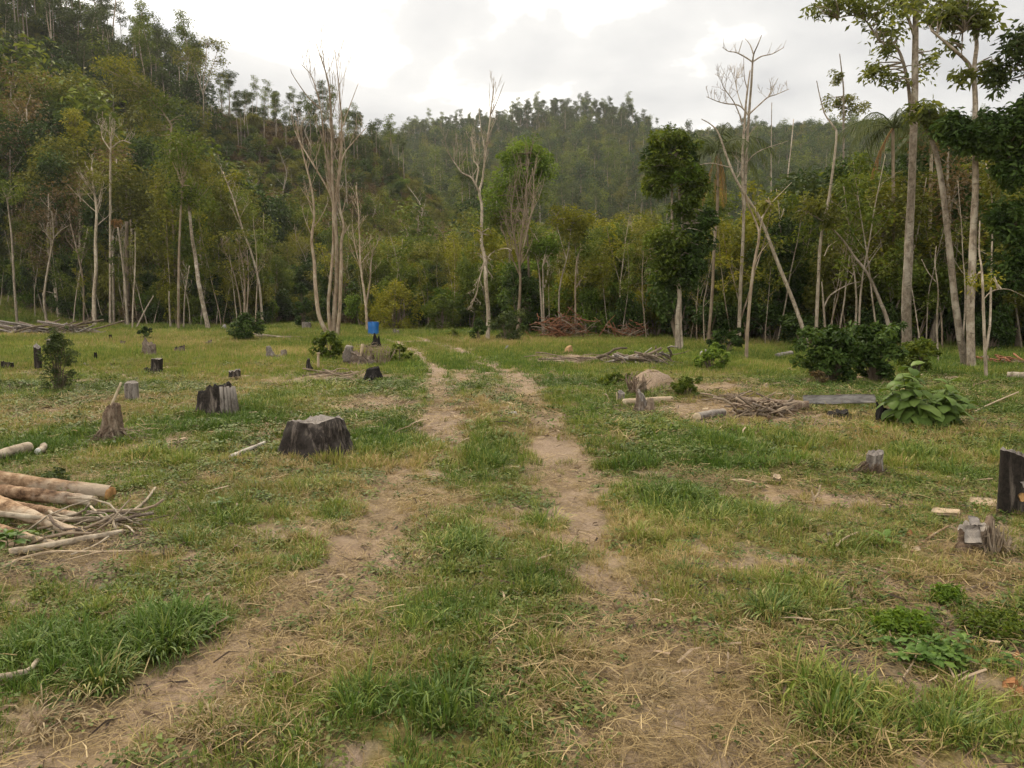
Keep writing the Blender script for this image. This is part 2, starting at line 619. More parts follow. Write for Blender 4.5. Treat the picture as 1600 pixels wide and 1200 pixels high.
DIRT = _blobs([(1120, 640, 110, 16), (1110, 612, 70, 10), (1240, 655, 90, 12), (690, 662, 40, 36), (862, 705, 34, 50), (250, 1110, 60, 26), (905, 562, 85, 7), (590, 632, 60, 10)])
WEED = _blobs([(250, 925, 110, 34), (330, 880, 50, 20), (1420, 990, 130, 40), (1320, 900, 110, 40), (1400, 830, 90, 30), (1000, 670, 60, 14), (1060, 720, 70, 24), (560, 740, 70, 24), (480, 770, 80, 20),
               (120, 620, 50, 14), (200, 600, 50, 14), (380, 720, 80, 30), (300, 760, 90, 24), (990, 600, 50, 14), (1440, 770, 90, 24), (780, 930, 50, 60), (740, 1060, 60, 30), (1100, 750, 60, 20), (700, 870, 50, 30)])


def blob(lst, x, y):
    m = np.zeros_like(np.asarray(x, float))
    wx = x + 0.35 * (fbm(x * 1.4, y * 1.4, 61, 3) - .5) * np.clip(y / 8, .4, 2)
    wy = y + 0.5 * (fbm(x * 1.4, y * 1.4, 67, 3) - .5) * np.clip(y / 8, .4, 3)
    for cx_, cy_, rx, ry, s in lst:
        d = ((wx - cx_) / rx) ** 2 + ((wy - cy_) / ry) ** 2
        m = np.maximum(m, s * np.exp(-d * 0.9))
    return m


def masks(x, y):
    """cover = how much living grass, bare = open soil, hay = dead straw, ash = burnt soil, weed = small broad leaves."""
    x, y = np.asarray(x, float), np.asarray(y, float)
    near = 1 - sstep(14, 26, y)
    n1, n2 = fbm(x * 0.55, y * 0.45, 3, 4), fbm(x * 2.3, y * 1.9, 9, 3)
    b = blob(BARE, x, y)
    ru = rut_mask(x, y) * (1 - sstep(46, 56, y)) * (0.45 + 0.9 * fbm(x * 1.1, y * 0.8, 91, 2))
    n3 = fbm(x * 6.5, y * 5.5, 109, 2)
    patch = sstep(0.56, 0.72, n1) * 0.45 * near + sstep(0.58, 0.74, n2) * 0.45 * near
    dirt = blob(DIRT, x, y)
    md = .85 * sstep(.05, .20, mound(x, y))
    bare = np.clip(np.maximum.reduce([b, ru * sstep(3.5, 7, y) * 1.1, ru * 1.0, patch]) * (.70 + .6 * n3), 0, 1)
    bare = np.maximum(bare, md)
    lush = blob(LUSH, x, y)
    bare = bare * (1 - 0.75 * lush)
    cover = np.clip(0.46 + 0.5 * (n2 - 0.45) + .9 * (n3 - .5) + 0.35 * (1 - near) + 0.45 * lush - 0.72 * bare, 0.03, 1) * (1 - .8 * bare * (1 - near))
    hay = np.clip(blob(HAY, x, y) * 0.9 + 0.55 * bare * near + sstep(0.5, 0.7, fbm(x * 1.7, y * 1.5, 47, 3)) * 0.4 * near, 0, 1) * (1 - .6 * lush) * (1 - .75 * dirt) * (1 - .5 * ru) * (1 - .9 * md)
    ash = blob(ASH, x, y)
    weed = np.clip(.9 * blob(WEED, x, y) + .22 + sstep(0.5, 0.68, fbm(x * 1.3, y * 1.3, 53, 3)) * 0.5, 0, 1) * (1 - .85 * bare) * (1 - .5 * lush) * (1 - .9 * dirt) * (1 - md)
    return cover, bare, hay, ash, weed, lush


FEET = []                      # (x, y, radius) of everything that stands in the grass


# ------------------------------------------------------------------ ground and hills (one continuous sheet in two named pieces)
R_SPLIT = 66.0
angs = np.concatenate([np.arange(-180, -44, 4.0), np.arange(-44, 44.001, 0.28), np.arange(48, 180.1, 4.0)])
th = np.radians(angs)


def ring_sheet(name, rs, mat):
    A, R = np.meshgrid(th, rs)
    x, y = R * np.sin(A), R * np.cos(A)
    z = terrain(x, y)
    v = np.stack([x, y, z], -1).reshape(-1, 3)
    na = len(th)
    i = np.arange(len(rs) - 1)[:, None] * na
    j = np.arange(na - 1)[None]
    q = np.stack([i + j, i + na + j, i + na + j + 1, i + j + 1], -1).reshape(-1, 4)
    q = q[:, ::-1]
    m = MB()
    m.add(v, q)
    o = m.obj(name, mat, smooth=True)
    cover, bare, hay, ash, weed, lush = masks(x.ravel(), y.ravel())
    for nm, val in (('cover', cover), ('bare', bare), ('hay', hay), ('ash', ash)):
        a = o.data.attributes.new(nm, 'FLOAT', 'POINT')
        a.data.foreach_set('value', val.astype(np.float32))
    o['kind'] = 'structure'
    return o


t = NT('clearing_soil')
vec = t.coord('Object')
nf = t.noise(vec, 38, 6, 0.7)
nm_ = t.noise(vec, 6.5, 5, 0.6)
nl = t.noise(vec, 1.1, 4, 0.55)
soil = t.ramp(nf, [(0.25, (0.125, 0.092, 0.066)), (0.5, (0.275, 0.212, 0.160)), (0.75, (0.42, 0.335, 0.262))])
soil = t.mix(t.ramp(nl, [(0.4, 0.0), (0.65, 0.5)]), soil, (0.30, 0.210, 0.145))
st_v = t.new('ShaderNodeTexNoise')
t.l.new(t.coord('Object', (1, 5, 1)), st_v.inputs['Vector'])
st_v.inputs['Scale'].default_value = 30
st_v.inputs['Detail'].default_value = 4
st_v.inputs['Distortion'].default_value = 2.2
straw = t.ramp(st_v.outputs['Fac'], [(0.3, (0.12, 0.085, 0.038)), (0.55, (0.28, 0.205, 0.095)), (0.75, (0.42, 0.325, 0.165))])
thatch = t.ramp(nf, [(0.25, (0.058, 0.060, 0.016)), (0.5, (0.130, 0.124, 0.034)), (0.75, (0.22, 0.19, 0.062))])
thatch = t.mix(t.ramp(nm_, [(0.42, 0.0), (0.66, 0.8)]), thatch, straw)
hayf = t.math('MULTIPLY', t.attr('hay'), t.ramp(nm_, [(0.3, 0.35), (0.6, 1.0)]))
base = t.mix(hayf, soil, straw)
cv = t.math('ADD', t.attr('cover'), t.math('MULTIPLY', t.math('SUBTRACT', nm_, 0.5), 0.9), clamp=True)
col = t.mix(t.ramp(cv, [(0.18, 0.0), (0.5, 1.0)]), base, thatch)
col = t.mix(t.math('MULTIPLY', t.attr('ash'), t.ramp(nm_, [(0.35, 0.6), (0.6, 1.0)])), col, t.ramp(nf, [(0.3, (0.040, 0.032, 0.028)), (0.7, (0.17, 0.142, 0.13))]))
M_SOIL = t.surf(col, 0.95, 0.1, t.bump(nf, 0.8, 0.03))

t = NT('forest_floor')
vec = t.coord('Object')
nf, nl = t.noise(vec, 1.6, 6, 0.65), t.noise(vec, 0.05, 4, 0.6)
fl = t.ramp(nf, [(0.3, (0.040, 0.030, 0.018)), (0.55, (0.095, 0.070, 0.042)), (0.75, (0.17, 0.115, 0.070))])
fl = t.mix(t.ramp(nl, [(0.45, 0.0), (0.62, 0.7)]), fl, (0.075, 0.075, 0.028))
M_FLOOR = t.surf(fl, 0.95, 0.1, t.bump(nf, 0.6, 0.2))

rs_near = [0.35]
while rs_near[-1] < R_SPLIT:
    rs_near.append(min(R_SPLIT, rs_near[-1] * 1.0125 + 0.004))
ground = ring_sheet('ground', np.array(rs_near), M_SOIL)
rs_far = [R_SPLIT]
while rs_far[-1] < 900:
    rs_far.append(rs_far[-1] * 1.016)
angs_keep = th
th = np.radians(np.concatenate([np.arange(-180, -44, 4.0), np.arange(-44, 44.001, 1.0), np.arange(48, 180.1, 4.0)]))
# the first ring of the hills keeps to the rim of the ground sheet
hills = ring_sheet('hills', np.array([R_SPLIT - 1.2] + rs_far[1:]), M_FLOOR)
th = angs_keep


# ------------------------------------------------------------------ scatter: many small plants as ONE stuff object
def scatter(name, mat, protos, pts, idx, rot, scl, dry, val, label, cat):
    c = bpy.data.collections.new(name + '_kinds')
    for i, mb in enumerate(protos):
        if isinstance(mb, bpy.types.Mesh):
            me = mb
        else:
            me = mb.mesh(name + '_kind', mat)
        c.objects.link(bpy.data.objects.new(name + '_kind.%03d' % i, me))
    me = bpy.data.meshes.new(name)
    n = len(pts)
    me.vertices.add(n)
    me.vertices.foreach_set('co', np.asarray(pts, np.float32).ravel())
    for nm, ty, arr in (('pick', 'INT', np.asarray(idx, np.int32)), ('turn', 'FLOAT_VECTOR', np.asarray(rot, np.float32)),
                        ('size', 'FLOAT_VECTOR', np.asarray(scl, np.float32)), ('dry', 'FLOAT', np.asarray(dry, np.float32)), ('val', 'FLOAT', np.asarray(val, np.float32))):
        a = me.attributes.new(nm, ty, 'POINT')
        a.data.foreach_set('vector' if ty == 'FLOAT_VECTOR' else 'value', np.ascontiguousarray(arr).ravel())
    o = bpy.data.objects.new(name, me)
    COL.objects.link(o)
    tag(o, label, cat, kind='stuff')
    ng = bpy.data.node_groups.new(name + '_scatter', 'GeometryNodeTree')
    ng.interface.new_socket('Geometry', in_out='INPUT', socket_type='NodeSocketGeometry')
    ng.interface.new_socket('Geometry', in_out='OUTPUT', socket_type='NodeSocketGeometry')
    gi, go = ng.nodes.new('NodeGroupInput'), ng.nodes.new('NodeGroupOutput')
    ip = ng.nodes.new('GeometryNodeInstanceOnPoints')
    ci = ng.nodes.new('GeometryNodeCollectionInfo')
    ci.inputs['Collection'].default_value = c
    ci.inputs['Separate Children'].default_value = True
    ci.inputs['Reset Children'].default_value = True

    def na(nm, ty):
        nd = ng.nodes.new('GeometryNodeInputNamedAttribute')
        nd.data_type = ty
        nd.inputs['Name'].default_value = nm
        return nd.outputs['Attribute']
    e2r = ng.nodes.new('FunctionNodeEulerToRotation')
    L = ng.links
    L.new(gi.outputs[0], ip.inputs['Points'])
    L.new(ci.outputs[0], ip.inputs['Instance'])
    ip.inputs['Pick Instance'].default_value = True
    L.new(na('pick', 'INT'), ip.inputs['Instance Index'])
    L.new(na('turn', 'FLOAT_VECTOR'), e2r.inputs[0])
    L.new(e2r.outputs[0], ip.inputs['Rotation'])
    L.new(na('size', 'FLOAT_VECTOR'), ip.inputs['Scale'])
    L.new(ip.outputs[0], go.inputs[0])
    md = o.modifiers.new('scatter', 'NODES')
    md.node_group = ng
    return o


def blades(n, rad, l0, l1, w, lean=(0.15, 0.9), seed=0, segs=3, curl=1.0, drop=0.0):
    """A tuft: n tapered, arching blades; returns an MB with its foot at the origin."""
    r = np.random.default_rng(seed)
    m = MB()
    ang = r.uniform(0, 2 * np.pi, n)
    rr = rad * np.sqrt(r.uniform(0, 1, n))
    az = ang + r.normal(0, 0.7, n)
    ln = r.uniform(l0, l1, n)
    le = r.uniform(*lean, n) * (0.5 + 0.5 * rr / max(rad, 1e-4))
    bx, by = rr * np.cos(ang), rr * np.sin(ang)
    vs_, qs, ts, tq, tt = [], [], [], [], []
    side = np.stack([-np.sin(az), np.cos(az), 0 * az], -1)
    px_, pz = np.zeros(n), np.zeros(n) - 0.012
    th_ = le * 0.5
    P_ = []
    for s in range(segs + 1):
        P_.append(np.stack([bx + px_ * np.cos(az), by + px_ * np.sin(az), pz], -1))
        st = ln / segs
        px_ = px_ + np.sin(th_) * st
        pz = pz + np.cos(th_) * st - drop * st
        th_ = th_ + le * curl * 0.75
    W = w * r.uniform(0.6, 1.3, n)
    tint = r.uniform(0, 1, n)
    allv = []
    for s in range(segs):
        k = (1 - 0.25 * s / segs) if s < segs - 1 else 0.7
        allv.append(P_[s] - side * (W * k)[:, None] * .5)
        allv.append(P_[s] + side * (W * k)[:, None] * .5)
    allv.append(P_[segs])
    V = np.stack(allv, 1)
    K = V.shape[1]
    base = np.arange(n) * K
    Q = [np.stack([base + 2 * s, base + 2 * s + 1, base + 2 * s + 3, base + 2 * s + 2], -1) for s in range(segs - 1)]
    T = np.stack([base + 2 * segs - 2, base + 2 * segs - 1, base + 2 * segs], -1)
    m.add(V.reshape(-1, 3), np.concatenate(Q), None, np.tile(tint, segs - 1))
    m.n -= 0
    m.t.append(T)
    m.ta.append(tint)
    m.tm.append(np.zeros(n, np.int32))
    return m


def straw_bits(n, rad, l0, l1, w, seed, height=0.03):
    r = np.random.default_rng(seed)
    m = MB()
    for i in range(n):
        a = r.uniform(0, 2 * np.pi)
        L = r.uniform(l0, l1)
        c = np.array([r.normal(0, rad * .6), r.normal(0, rad * .6), r.uniform(0.002, height)])
        d = np.array([math.cos(a), math.sin(a), r.normal(0, 0.14)])
        s = np.array([-d[1], d[0], r.normal(0, .3)])
        bend = np.array([0, 0, 1.0]) * L * r.uniform(-0.08, 0.16) + s * L * r.uniform(-.12, .12)
        W = w * r.uniform(.5, 1.3)
        p = [c - d * L / 2, c + bend, c + d * L / 2]
        v = [p[0] - s * W / 2, p[0] + s * W / 2, p[1] - s * W / 2, p[1] + s * W / 2, p[2]]
        tn = r.uniform(0, 1)
        m.add(v, [(0, 1, 3, 2)], [(2, 3, 4)], tn)
    return m


def leafy(n, rad, size, seed, h=0.05):
    r = np.random.default_rng(seed)
    m = MB()
    a = r.uniform(0, 2 * np.pi, n)
    rr = rad * np.sqrt(r.uniform(0, 1, n))
    c = np.stack([rr * np.cos(a), rr * np.sin(a), r.uniform(.2, 1, n) * h * (1 - .5 * rr / rad)], -1)
    out = np.stack([np.cos(a), np.sin(a), 0.1 + 0 * a], -1)
    m.leaves(c, size, 0.62, 0.0, out, None, r, 0.85, 0.10)
    return m


def wedge_points(bands, extra=1.16):
    """Random ground points inside the widened view wedge, by distance bands (y0, y1, per square metre)."""
    out = []
    for y0, y1, den in bands:
        h0, h1 = 0.68 * extra * y0 + .5, 0.68 * extra * y1 + .5
        n = int((y1 - y0) * (h0 + h1) * den)
        y = np.sqrt(rng.uniform(y0 ** 2, y1 ** 2, n))
        x = rng.uniform(-1, 1, n) * (0.68 * extra * y + .5)
        out.append(np.stack([x, y], -1))
    return np.concatenate(out)


EDGE = np.array([(-800, 70), (0, 66), (100, 62), (200, 58), (300, 54), (400, 54), (440, 62), (470, 68), (520, 58), (600, 52), (700, 50), (760, 46), (850, 40), (950, 37), (1060, 34),
                 (1150, 32), (1250, 29.5), (1400, 28), (1600, 26), (2400, 22)])


def edge_d(px):
    return np.interp(px, EDGE[:, 0], EDGE[:, 1])


M_GRASS = blade_mat('grass_blades', ((0.070, 0.128, 0.018), (0.150, 0.210, 0.030), (0.260, 0.268, 0.055)), ((0.36, 0.275, 0.11), (0.45, 0.335, 0.155)))
M_STRAW = blade_mat('dead_straw', ((0.16, 0.11, 0.045), (0.25, 0.18, 0.08), (0.32, 0.235, 0.105)), ((0.40, 0.30, 0.145), (0.50, 0.39, 0.21)))
M_WEED = blade_mat('weed_leaves', ((0.052, 0.090, 0.014), (0.092, 0.138, 0.022), (0.15, 0.178, 0.034)), ((0.16, 0.16, 0.045), (0.24, 0.20, 0.09)))


def ground_cover():
    # --- living grass
    near_k = [blades(26, .05, .04, .10, .0042, (.2, 1.1), 100 + i) for i in range(4)]
    mid_k = [blades(34, .10, .05, .13, .008, (.2, 1.1), 110 + i, 3) for i in range(3)]
    far_k = [blades(44, .26, .045, .12, .018, (.1, .9), 120 + i, 2) for i in range(3)]
    tall_k = [blades(26, .09, .08, .18, .0058, (.3, 1.35), 130 + i, 4) for i in range(3)]
    P2 = wedge_points([(1.9, 4.5, 620), (4.5, 8, 360), (8, 14, 190), (14, 25, 70), (25, 74, 20)])
    x, y = P2[:, 0], P2[:, 1]
    cover, bare, hay, ash, weed, lush = masks(x, y)
    keep = rng.uniform(0, 1, len(x)) < np.clip(cover * 1.15 - .05 - .5 * ash, 0.0, 1)
    ed = edge_d(px_of(x, y))
    keep &= (y < ed + 6)
    for fx, fy, fr in FEET:                                   # nothing grows through the stumps
        keep &= ((x - fx) ** 2 + (y - fy) ** 2 > (fr * .85) ** 2)
    x, y, cover, bare, hay, lush, ed = (a[keep] for a in (x, y, cover, bare, hay, lush, ed))
    ring = []
    for fx, fy, fr in FEET:                                   # longer grass left standing against stumps and logs
        for _ in range(int(min(34, 8 + fr * 50))):
            a_ = rng.uniform(0, 6.283)
            q_ = fr * rng.uniform(.92, 1.35) + .02
            ring.append((fx + math.cos(a_) * q_, fy + math.sin(a_) * q_))
    ring = np.array(ring)
    nr = len(ring)
    x, y = np.concatenate([x, ring[:, 0]]), np.concatenate([y, ring[:, 1]])
    cover, bare, hay, ash, weed, lush = masks(x, y)
    n = len(x)
    isr = np.arange(n) >= n - nr
    idx = np.where(y < 7.5, rng.integers(0, 4, n), np.where(y < 18, rng.integers(4, 7, n), rng.integers(7, 10, n)))
    tall = (rng.uniform(0, 1, n) < np.clip(lush * 0.8 - .30, 0, .35) * (fbm(x * 3.1, y * 2.6, 99, 2) > .47) * (y < 18))
    idx = np.where(tall, rng.integers(10, 13, n), idx)
    clump = (y > 14) & ~isr & (rng.uniform(0, 1, n) < .10 * sstep(.42, .62, fbm(x * .5, y * .3, 141, 2)))
    idx = np.where(clump, rng.integers(10, 13, n), idx)
    s = rng.uniform(.7, 1.3, n) * (0.65 + 0.55 * cover) * np.where(clump, 1.7, 1)
    s = np.where(y > 18, s * (0.9 + (y - 18) / 60), s)
    scl = np.stack([s, s, s * rng.uniform(.8, 1.25, n)], -1)
    rot = np.stack([rng.normal(0, .14, n), rng.normal(0, .14, n), rng.uniform(0, 6.283, n)], -1)
    dn = fbm(x * .5, y * .4, 71, 3)
    dry = np.clip(0.40 + 1.4 * (dn - .5) + .35 * hay + .28 * bare - .36 * lush + rng.normal(0, .10, n), 0, 1)
    far = sstep(13, 26, y)
    dry = dry * (1 - far) + far * np.clip(.45 + 1.0 * (fbm(x * .16, y * .12, 73, 3) - .5) + rng.normal(0, .07, n), 0, .8)
    val = np.clip(.5 + 1.0 * (fbm(x * .9, y * .8, 79, 3) - .5) + far * 1.1 * (fbm(x * .35, y * .2, 87, 3) - .45) + rng.normal(0, .18, n), 0, 1)
    z = terrain(x, y)
    scatter('grass', M_GRASS, near_k + mid_k + far_k + tall_k, np.stack([x, y, z], -1), idx, rot, scl, dry, val,
            'patchy short green and yellowing grass over the clearing', 'grass')
    # --- dead straw lying about
    kinds = [straw_bits(13, .09, .05, .17, .0036, 140 + i) for i in range(4)] + [straw_bits(22, .22, .08, .22, .007, 150 + i, .04) for i in range(3)]
    P2 = wedge_points([(1.9, 4.5, 330), (4.5, 8, 190), (8, 14, 70), (14, 30, 12)])
    x, y = P2[:, 0], P2[:, 1]
    cover, bare, hay, ash, weed, lush = masks(x, y)
    keep = rng.uniform(0, 1, len(x)) < np.clip(.16 + .95 * hay - .3 * lush, .05, 1)
    x, y, hay, bare = x[keep], y[keep], hay[keep], bare[keep]
    n = len(x)
    idx = np.where(y < 9, rng.integers(0, 4, n), rng.integers(4, 7, n))
    s = rng.uniform(.6, 1.3, n)
    scatter('straw', M_STRAW, kinds, np.stack([x, y, terrain(x, y)], -1), idx, np.stack([rng.normal(0, .1, n), rng.normal(0, .1, n), rng.uniform(0, 6.28, n)], -1),
            np.stack([s, s, s], -1), np.clip(rng.normal(.45, .22, n), 0, 1), np.clip(rng.normal(.5, .25, n), 0, 1), 'dry cut straw strewn over the ruts and bare soil', 'straw')
    # --- small broad-leaved weeds
    kinds = [leafy(16, .06, .026, 160 + i) for i in range(4)] + [leafy(30, .14, .038, 170 + i, .08) for i in range(3)]
    P2 = wedge_points([(1.9, 4.5, 420), (4.5, 8, 330), (8, 16, 130), (16, 24, 16)])
    x, y = P2[:, 0], P2[:, 1]
    cover, bare, hay, ash, weed, lush = masks(x, y)
    keep = rng.uniform(0, 1, len(x)) < np.clip(weed * 0.75 - .03, 0, 1)
    x, y = x[keep], y[keep]
    n = len(x)
    idx = np.where(y < 8, rng.integers(0, 4, n), rng.integers(4, 7, n))
    s = rng.uniform(.6, 1.35, n) * np.where(y > 6, 1.15, 1)
    scatter('weeds', M_WEED, kinds, np.stack([x, y, terrain(x, y)], -1), idx, np.stack([rng.normal(0, .15, n), rng.normal(0, .15, n), rng.uniform(0, 6.28, n)], -1),
            np.stack([s, s, s], -1), np.clip(rng.normal(.3, .2, n) + .25 * (fbm(x * .7, y * .7, 83, 2) - .5), 0, 1), np.clip(rng.normal(.5, .22, n), 0, 1), 'low broad-leaved weeds creeping between the grass', 'weeds')



def twig_cover():
    """Bark crumbs and broken twigs trodden into the ground."""
    kinds = [straw_bits(5, .10, .03, .14, .007, 180 + i, .02) for i in range(4)]
    P2 = wedge_points([(1.9, 4.5, 45), (4.5, 8, 30), (8, 16, 14), (16, 30, 4)])
    x, y = P2[:, 0], P2[:, 1]
    keep = rng.uniform(0, 1, len(x)) < np.clip(.25 + .9 * sstep(.5, .7, fbm(x * .8, y * .8, 131, 3)) + .5 * (x > .28 * y), 0, 1)
    x, y = x[keep], y[keep]
    n = len(x)
    s = rng.uniform(.6, 1.6, n) * np.where(y > 9, 1.6, 1)
    scatter('bark_litter', MAT['litter'], kinds, np.stack([x, y, terrain(x, y)], -1), rng.integers(0, 4, n), np.stack([rng.normal(0, .1, n), rng.normal(0, .1, n), rng.uniform(0, 6.28, n)], -1),
            np.stack([s, s, s], -1), 0 * s, 0 * s, 'broken twigs and bark crumbs trodden into the ground', 'litter')


t = NT('litter')
MAT['litter'] = t.surf(t.ramp(t.math('ADD', t.attr('tint'), t.math('MULTIPLY', t.math('SUBTRACT', t.rand(), .5), .5), clamp=True),
                              [(0.0, (.030, .020, .014)), (.5, (.085, .056, .036)), (.85, (.19, .13, .085)), (1.0, (.34, .26, .18))]), .9, .2)

# ------------------------------------------------------------------ trees: shared builders
def poly_at(pts, t):
    pts = np.asarray(pts, float)
    k = t * (len(pts) - 1)
    i = min(int(k), len(pts) - 2)
    return pts[i] * (1 - (k - i)) + pts[i + 1] * (k - i)


def rad_at(rad, t):
    return float(np.interp(t * (len(rad) - 1), np.arange(len(rad)), rad))


def smooth_line(pts, n):
    """Catmull-Rom through the points, n samples."""
    pts = np.asarray(pts, float)
    if len(pts) == 2:
        return pts[0] + (pts[1] - pts[0]) * np.linspace(0, 1, n)[:, None]
    p = np.concatenate([2 * pts[:1] - pts[1:2], pts, 2 * pts[-1:] - pts[-2:-1]])
    u = np.linspace(0, len(pts) - 1 - 1e-6, n)
    i = u.astype(int)
    f = (u - i)[:, None]
    a, b, c, d = p[i], p[i + 1], p[i + 2], p[i + 3]
    return 0.5 * (2 * b + (c - a) * f + (2 * a - 5 * b + 4 * c - d) * f ** 2 + (3 * b - a - 3 * c + d) * f ** 3)


def branches(mb, r, pts, rad, n, t0, t1, length, rise=(0.2, 0.9), curl=0.35, sub=1, sides=5, nsub=3, thick=0.5, tips=None, az0=None, minr=0.006):
    """Side branches off a polyline; the end points are collected in tips."""
    for i in range(n):
        t_ = t0 + (t1 - t0) * (i + r.uniform(0, 1)) / n
        p0 = poly_at(pts, t_)
        r0 = max(rad_at(rad, t_) * thick * r.uniform(.7, 1.1), minr)
        az = r.uniform(0, 2 * np.pi) if az0 is None else az0 + r.normal(0, .8)
        el = r.uniform(*rise)
        L = length * r.uniform(.6, 1.15) * (1 - 0.45 * (t_ - t0) / max(t1 - t0, 1e-3))
        q = [p0]
        k = 5
        for j in range(k):
            d = np.array([math.cos(az) * math.cos(el), math.sin(az) * math.cos(el), math.sin(el)])
            q.append(q[-1] + d * L / k)
            el = el + curl * r.uniform(-.25, 1.0) / k * 2
            az += r.normal(0, .22)
        q = np.array(q)
        rr = np.maximum(np.linspace(r0, r0 * .25, len(q)), minr * .6)
        mb.tube(q, rr, sides, False, False)
        if tips is not None:
            tips.append(q[-1])
            if r.uniform() < .6:
                tips.append(q[3])
        if sub > 0:
            branches(mb, r, q, rr, nsub, .3, .95, L * .5, (rise[0] - .1, rise[1]), curl, sub - 1, max(3, sides - 1), max(2, nsub - 1), .6, tips, None, minr)


def crown_leaves(mb, r, centres, rad, n_each, size, flat=.5, aspect=.42, droop=.25, squash=.75, tint_shift=0.0):
    """Leaf clumps: every centre gets its own clump of leaves with its own lightness."""
    for c in centres:
        R = rad * r.uniform(.6, 1.25)
        n = int(n_each * r.uniform(.6, 1.3))
        d = r.normal(size=(n, 3))
        d /= np.linalg.norm(d, axis=1, keepdims=True)
        rr = R * r.uniform(.25, 1.0, n) ** .6
        p = d * rr[:, None]
        p[:, 2] *= squash
        clump = r.uniform(-.34, .34) + tint_shift
        tint = np.clip(r.uniform(.15, .75, n) + clump, 0, 1)
        mb.leaves(np.asarray(c) + p, size, aspect, droop, d * np.array([1, 1, .4]), tint, r, flat)


def ell_points(r, cx, cyy, cz, rx, ry, rz, n, shell=.55):
    d = r.normal(size=(n, 3))
    d /= np.linalg.norm(d, axis=1, keepdims=True)
    k = r.uniform(shell, 1.0, n) if shell < 1 else np.ones(n)
    return np.stack([cx + d[:, 0] * k * rx, cyy + d[:, 1] * k * ry, cz + d[:, 2] * k * rz], -1)


# ------------------------------------------------------------------ generic forest trees (each kind built once, then copied)
def kind_broad(seed, H, cr, leaf, leafmat, bark, n_leaf=90, base_t=.35, r0=.13, lean=.06, airy=1.0, squash=.8):
    r = np.random.default_rng(seed)
    m, L = MB(), MB()
    k = 7
    pts = np.zeros((k, 3))
    for i in range(1, k):
        pts[i] = pts[i - 1] + np.array([r.normal(0, lean), r.normal(0, lean), 1.0]) * H * .86 / (k - 1)
    pts[0, 2] = -.3
    rad = np.linspace(r0, r0 * .25, k)
    rad[0] *= 1.35
    pts_s = smooth_line(pts, 12)
    rad_s = np.interp(np.linspace(0, 1, 12), np.linspace(0, 1, k), rad)
    m.tube(pts_s, rad_s, 7, False, True, wob=.08, seed=seed)
    tips = [pts[-1], pts[-1] + np.array([0, 0, .3])]
    branches(m, r, pts_s, rad_s, 9, base_t, .97, cr * 1.1, (.25, .95), .25, 1, 4, 2, .5, tips)
    for _ in range(3):                               # a few dead snags low on the stem
        branches(m, r, pts_s, rad_s, 1, .12, base_t, cr * .6, (-.1, .6), .2, 0, 3, 0, .3, None)
    crown_leaves(L, r, tips, cr * .50, int(n_leaf * airy), leaf, .45, .42, .3, squash)
    return m, bark, L, leafmat


def kind_sapling(seed, H, leafmat, bark, n_leaf, r0=.045, dead=False, kink=.055):
    r = np.random.default_rng(seed)
    m, L = MB(), MB()
    k = 8
    pts = np.zeros((k, 3))
    d = np.array([r.normal(0, kink * 1.5), r.normal(0, kink * 1.5), 1.0])
    for i in range(1, k):
        d = d + np.array([r.normal(0, kink), r.normal(0, kink), 0])
        d[2] = 1
        pts[i] = pts[i - 1] + d / np.linalg.norm(d) * H / (k - 1)
    pts[0, 2] = -.2
    rad = np.linspace(r0, r0 * .3, k)
    m.tube(smooth_line(pts, 14), np.linspace(r0, r0 * .3, 14), 6, False, True, wob=.1, seed=seed)
    tips = [pts[-1], pts[-2]]
    branches(m, r, pts, rad, 6 if not dead else 9, .35, .97, H * .22, (.3, 1.1), .4, 1, 3, 2, .5, tips)
    if not dead:
        crown_leaves(L, r, tips, H * .075, n_leaf, .17, .45, .45, .3, .8)
    return m, bark, (None if dead else L), leafmat


def kind_bush(seed, R, H, leaf, leafmat, n, bark):
    r = np.random.default_rng(seed)
    m, L = MB(), MB()
    tips = []
    for i in range(7):
        az = r.uniform(0, 6.28)
        e_ = np.array([math.cos(az) * R * .6, math.sin(az) * R * .6, H * r.uniform(.5, .9)])
        pts = np.array([[0, 0, -.1], e_ * .5 + np.array([0, 0, .1 * H]), e_])
        rad = np.array([.03, .02, .01])
        m.tube(pts, rad, 4, False, False)
        branches(m, r, pts, rad, 4, .4, 1, R * .5, (.1, .9), .2, 0, 3, 0, .6, tips)
    c = ell_points(r, 0, 0, H * .48, R * .8, R * .8, H * .42, 16, .3)
    crown_leaves(L, r, list(c) + tips, R * .34, n, leaf, .45, .45, .3, .8)
    return m, bark, L, leafmat


def kind_euc(seed, H, leafmat, bark, leaf=.42, n=26, crown=.34, wide=.13):
    """Tall plantation tree: bare pole with a small layered umbrella crown."""
    r = np.random.default_rng(seed)
    m, L = MB(), MB()
    pts = np.array([[0, 0, -1.0], [r.normal(0, .15), r.normal(0, .15), H * .35], [r.normal(0, .3), r.normal(0, .3), H * .7], [r.normal(0, .4), r.normal(0, .4), H]])
    m.tube(smooth_line(pts, 8), np.linspace(.17, .04, 8), 5, False, False)
    tips = [pts[-1]]
    branches(m, r, pts, [.17, .13, .09, .04], 9 if wide < .15 else 13, 1 - crown, 1.0, H * wide, (.35, 1.1), .2, 1, 3, 2, .5, tips)
    crown_leaves(L, r, tips, H * .062, n, leaf, .35, .36, .5, .6)
    return m, bark, L, leafmat


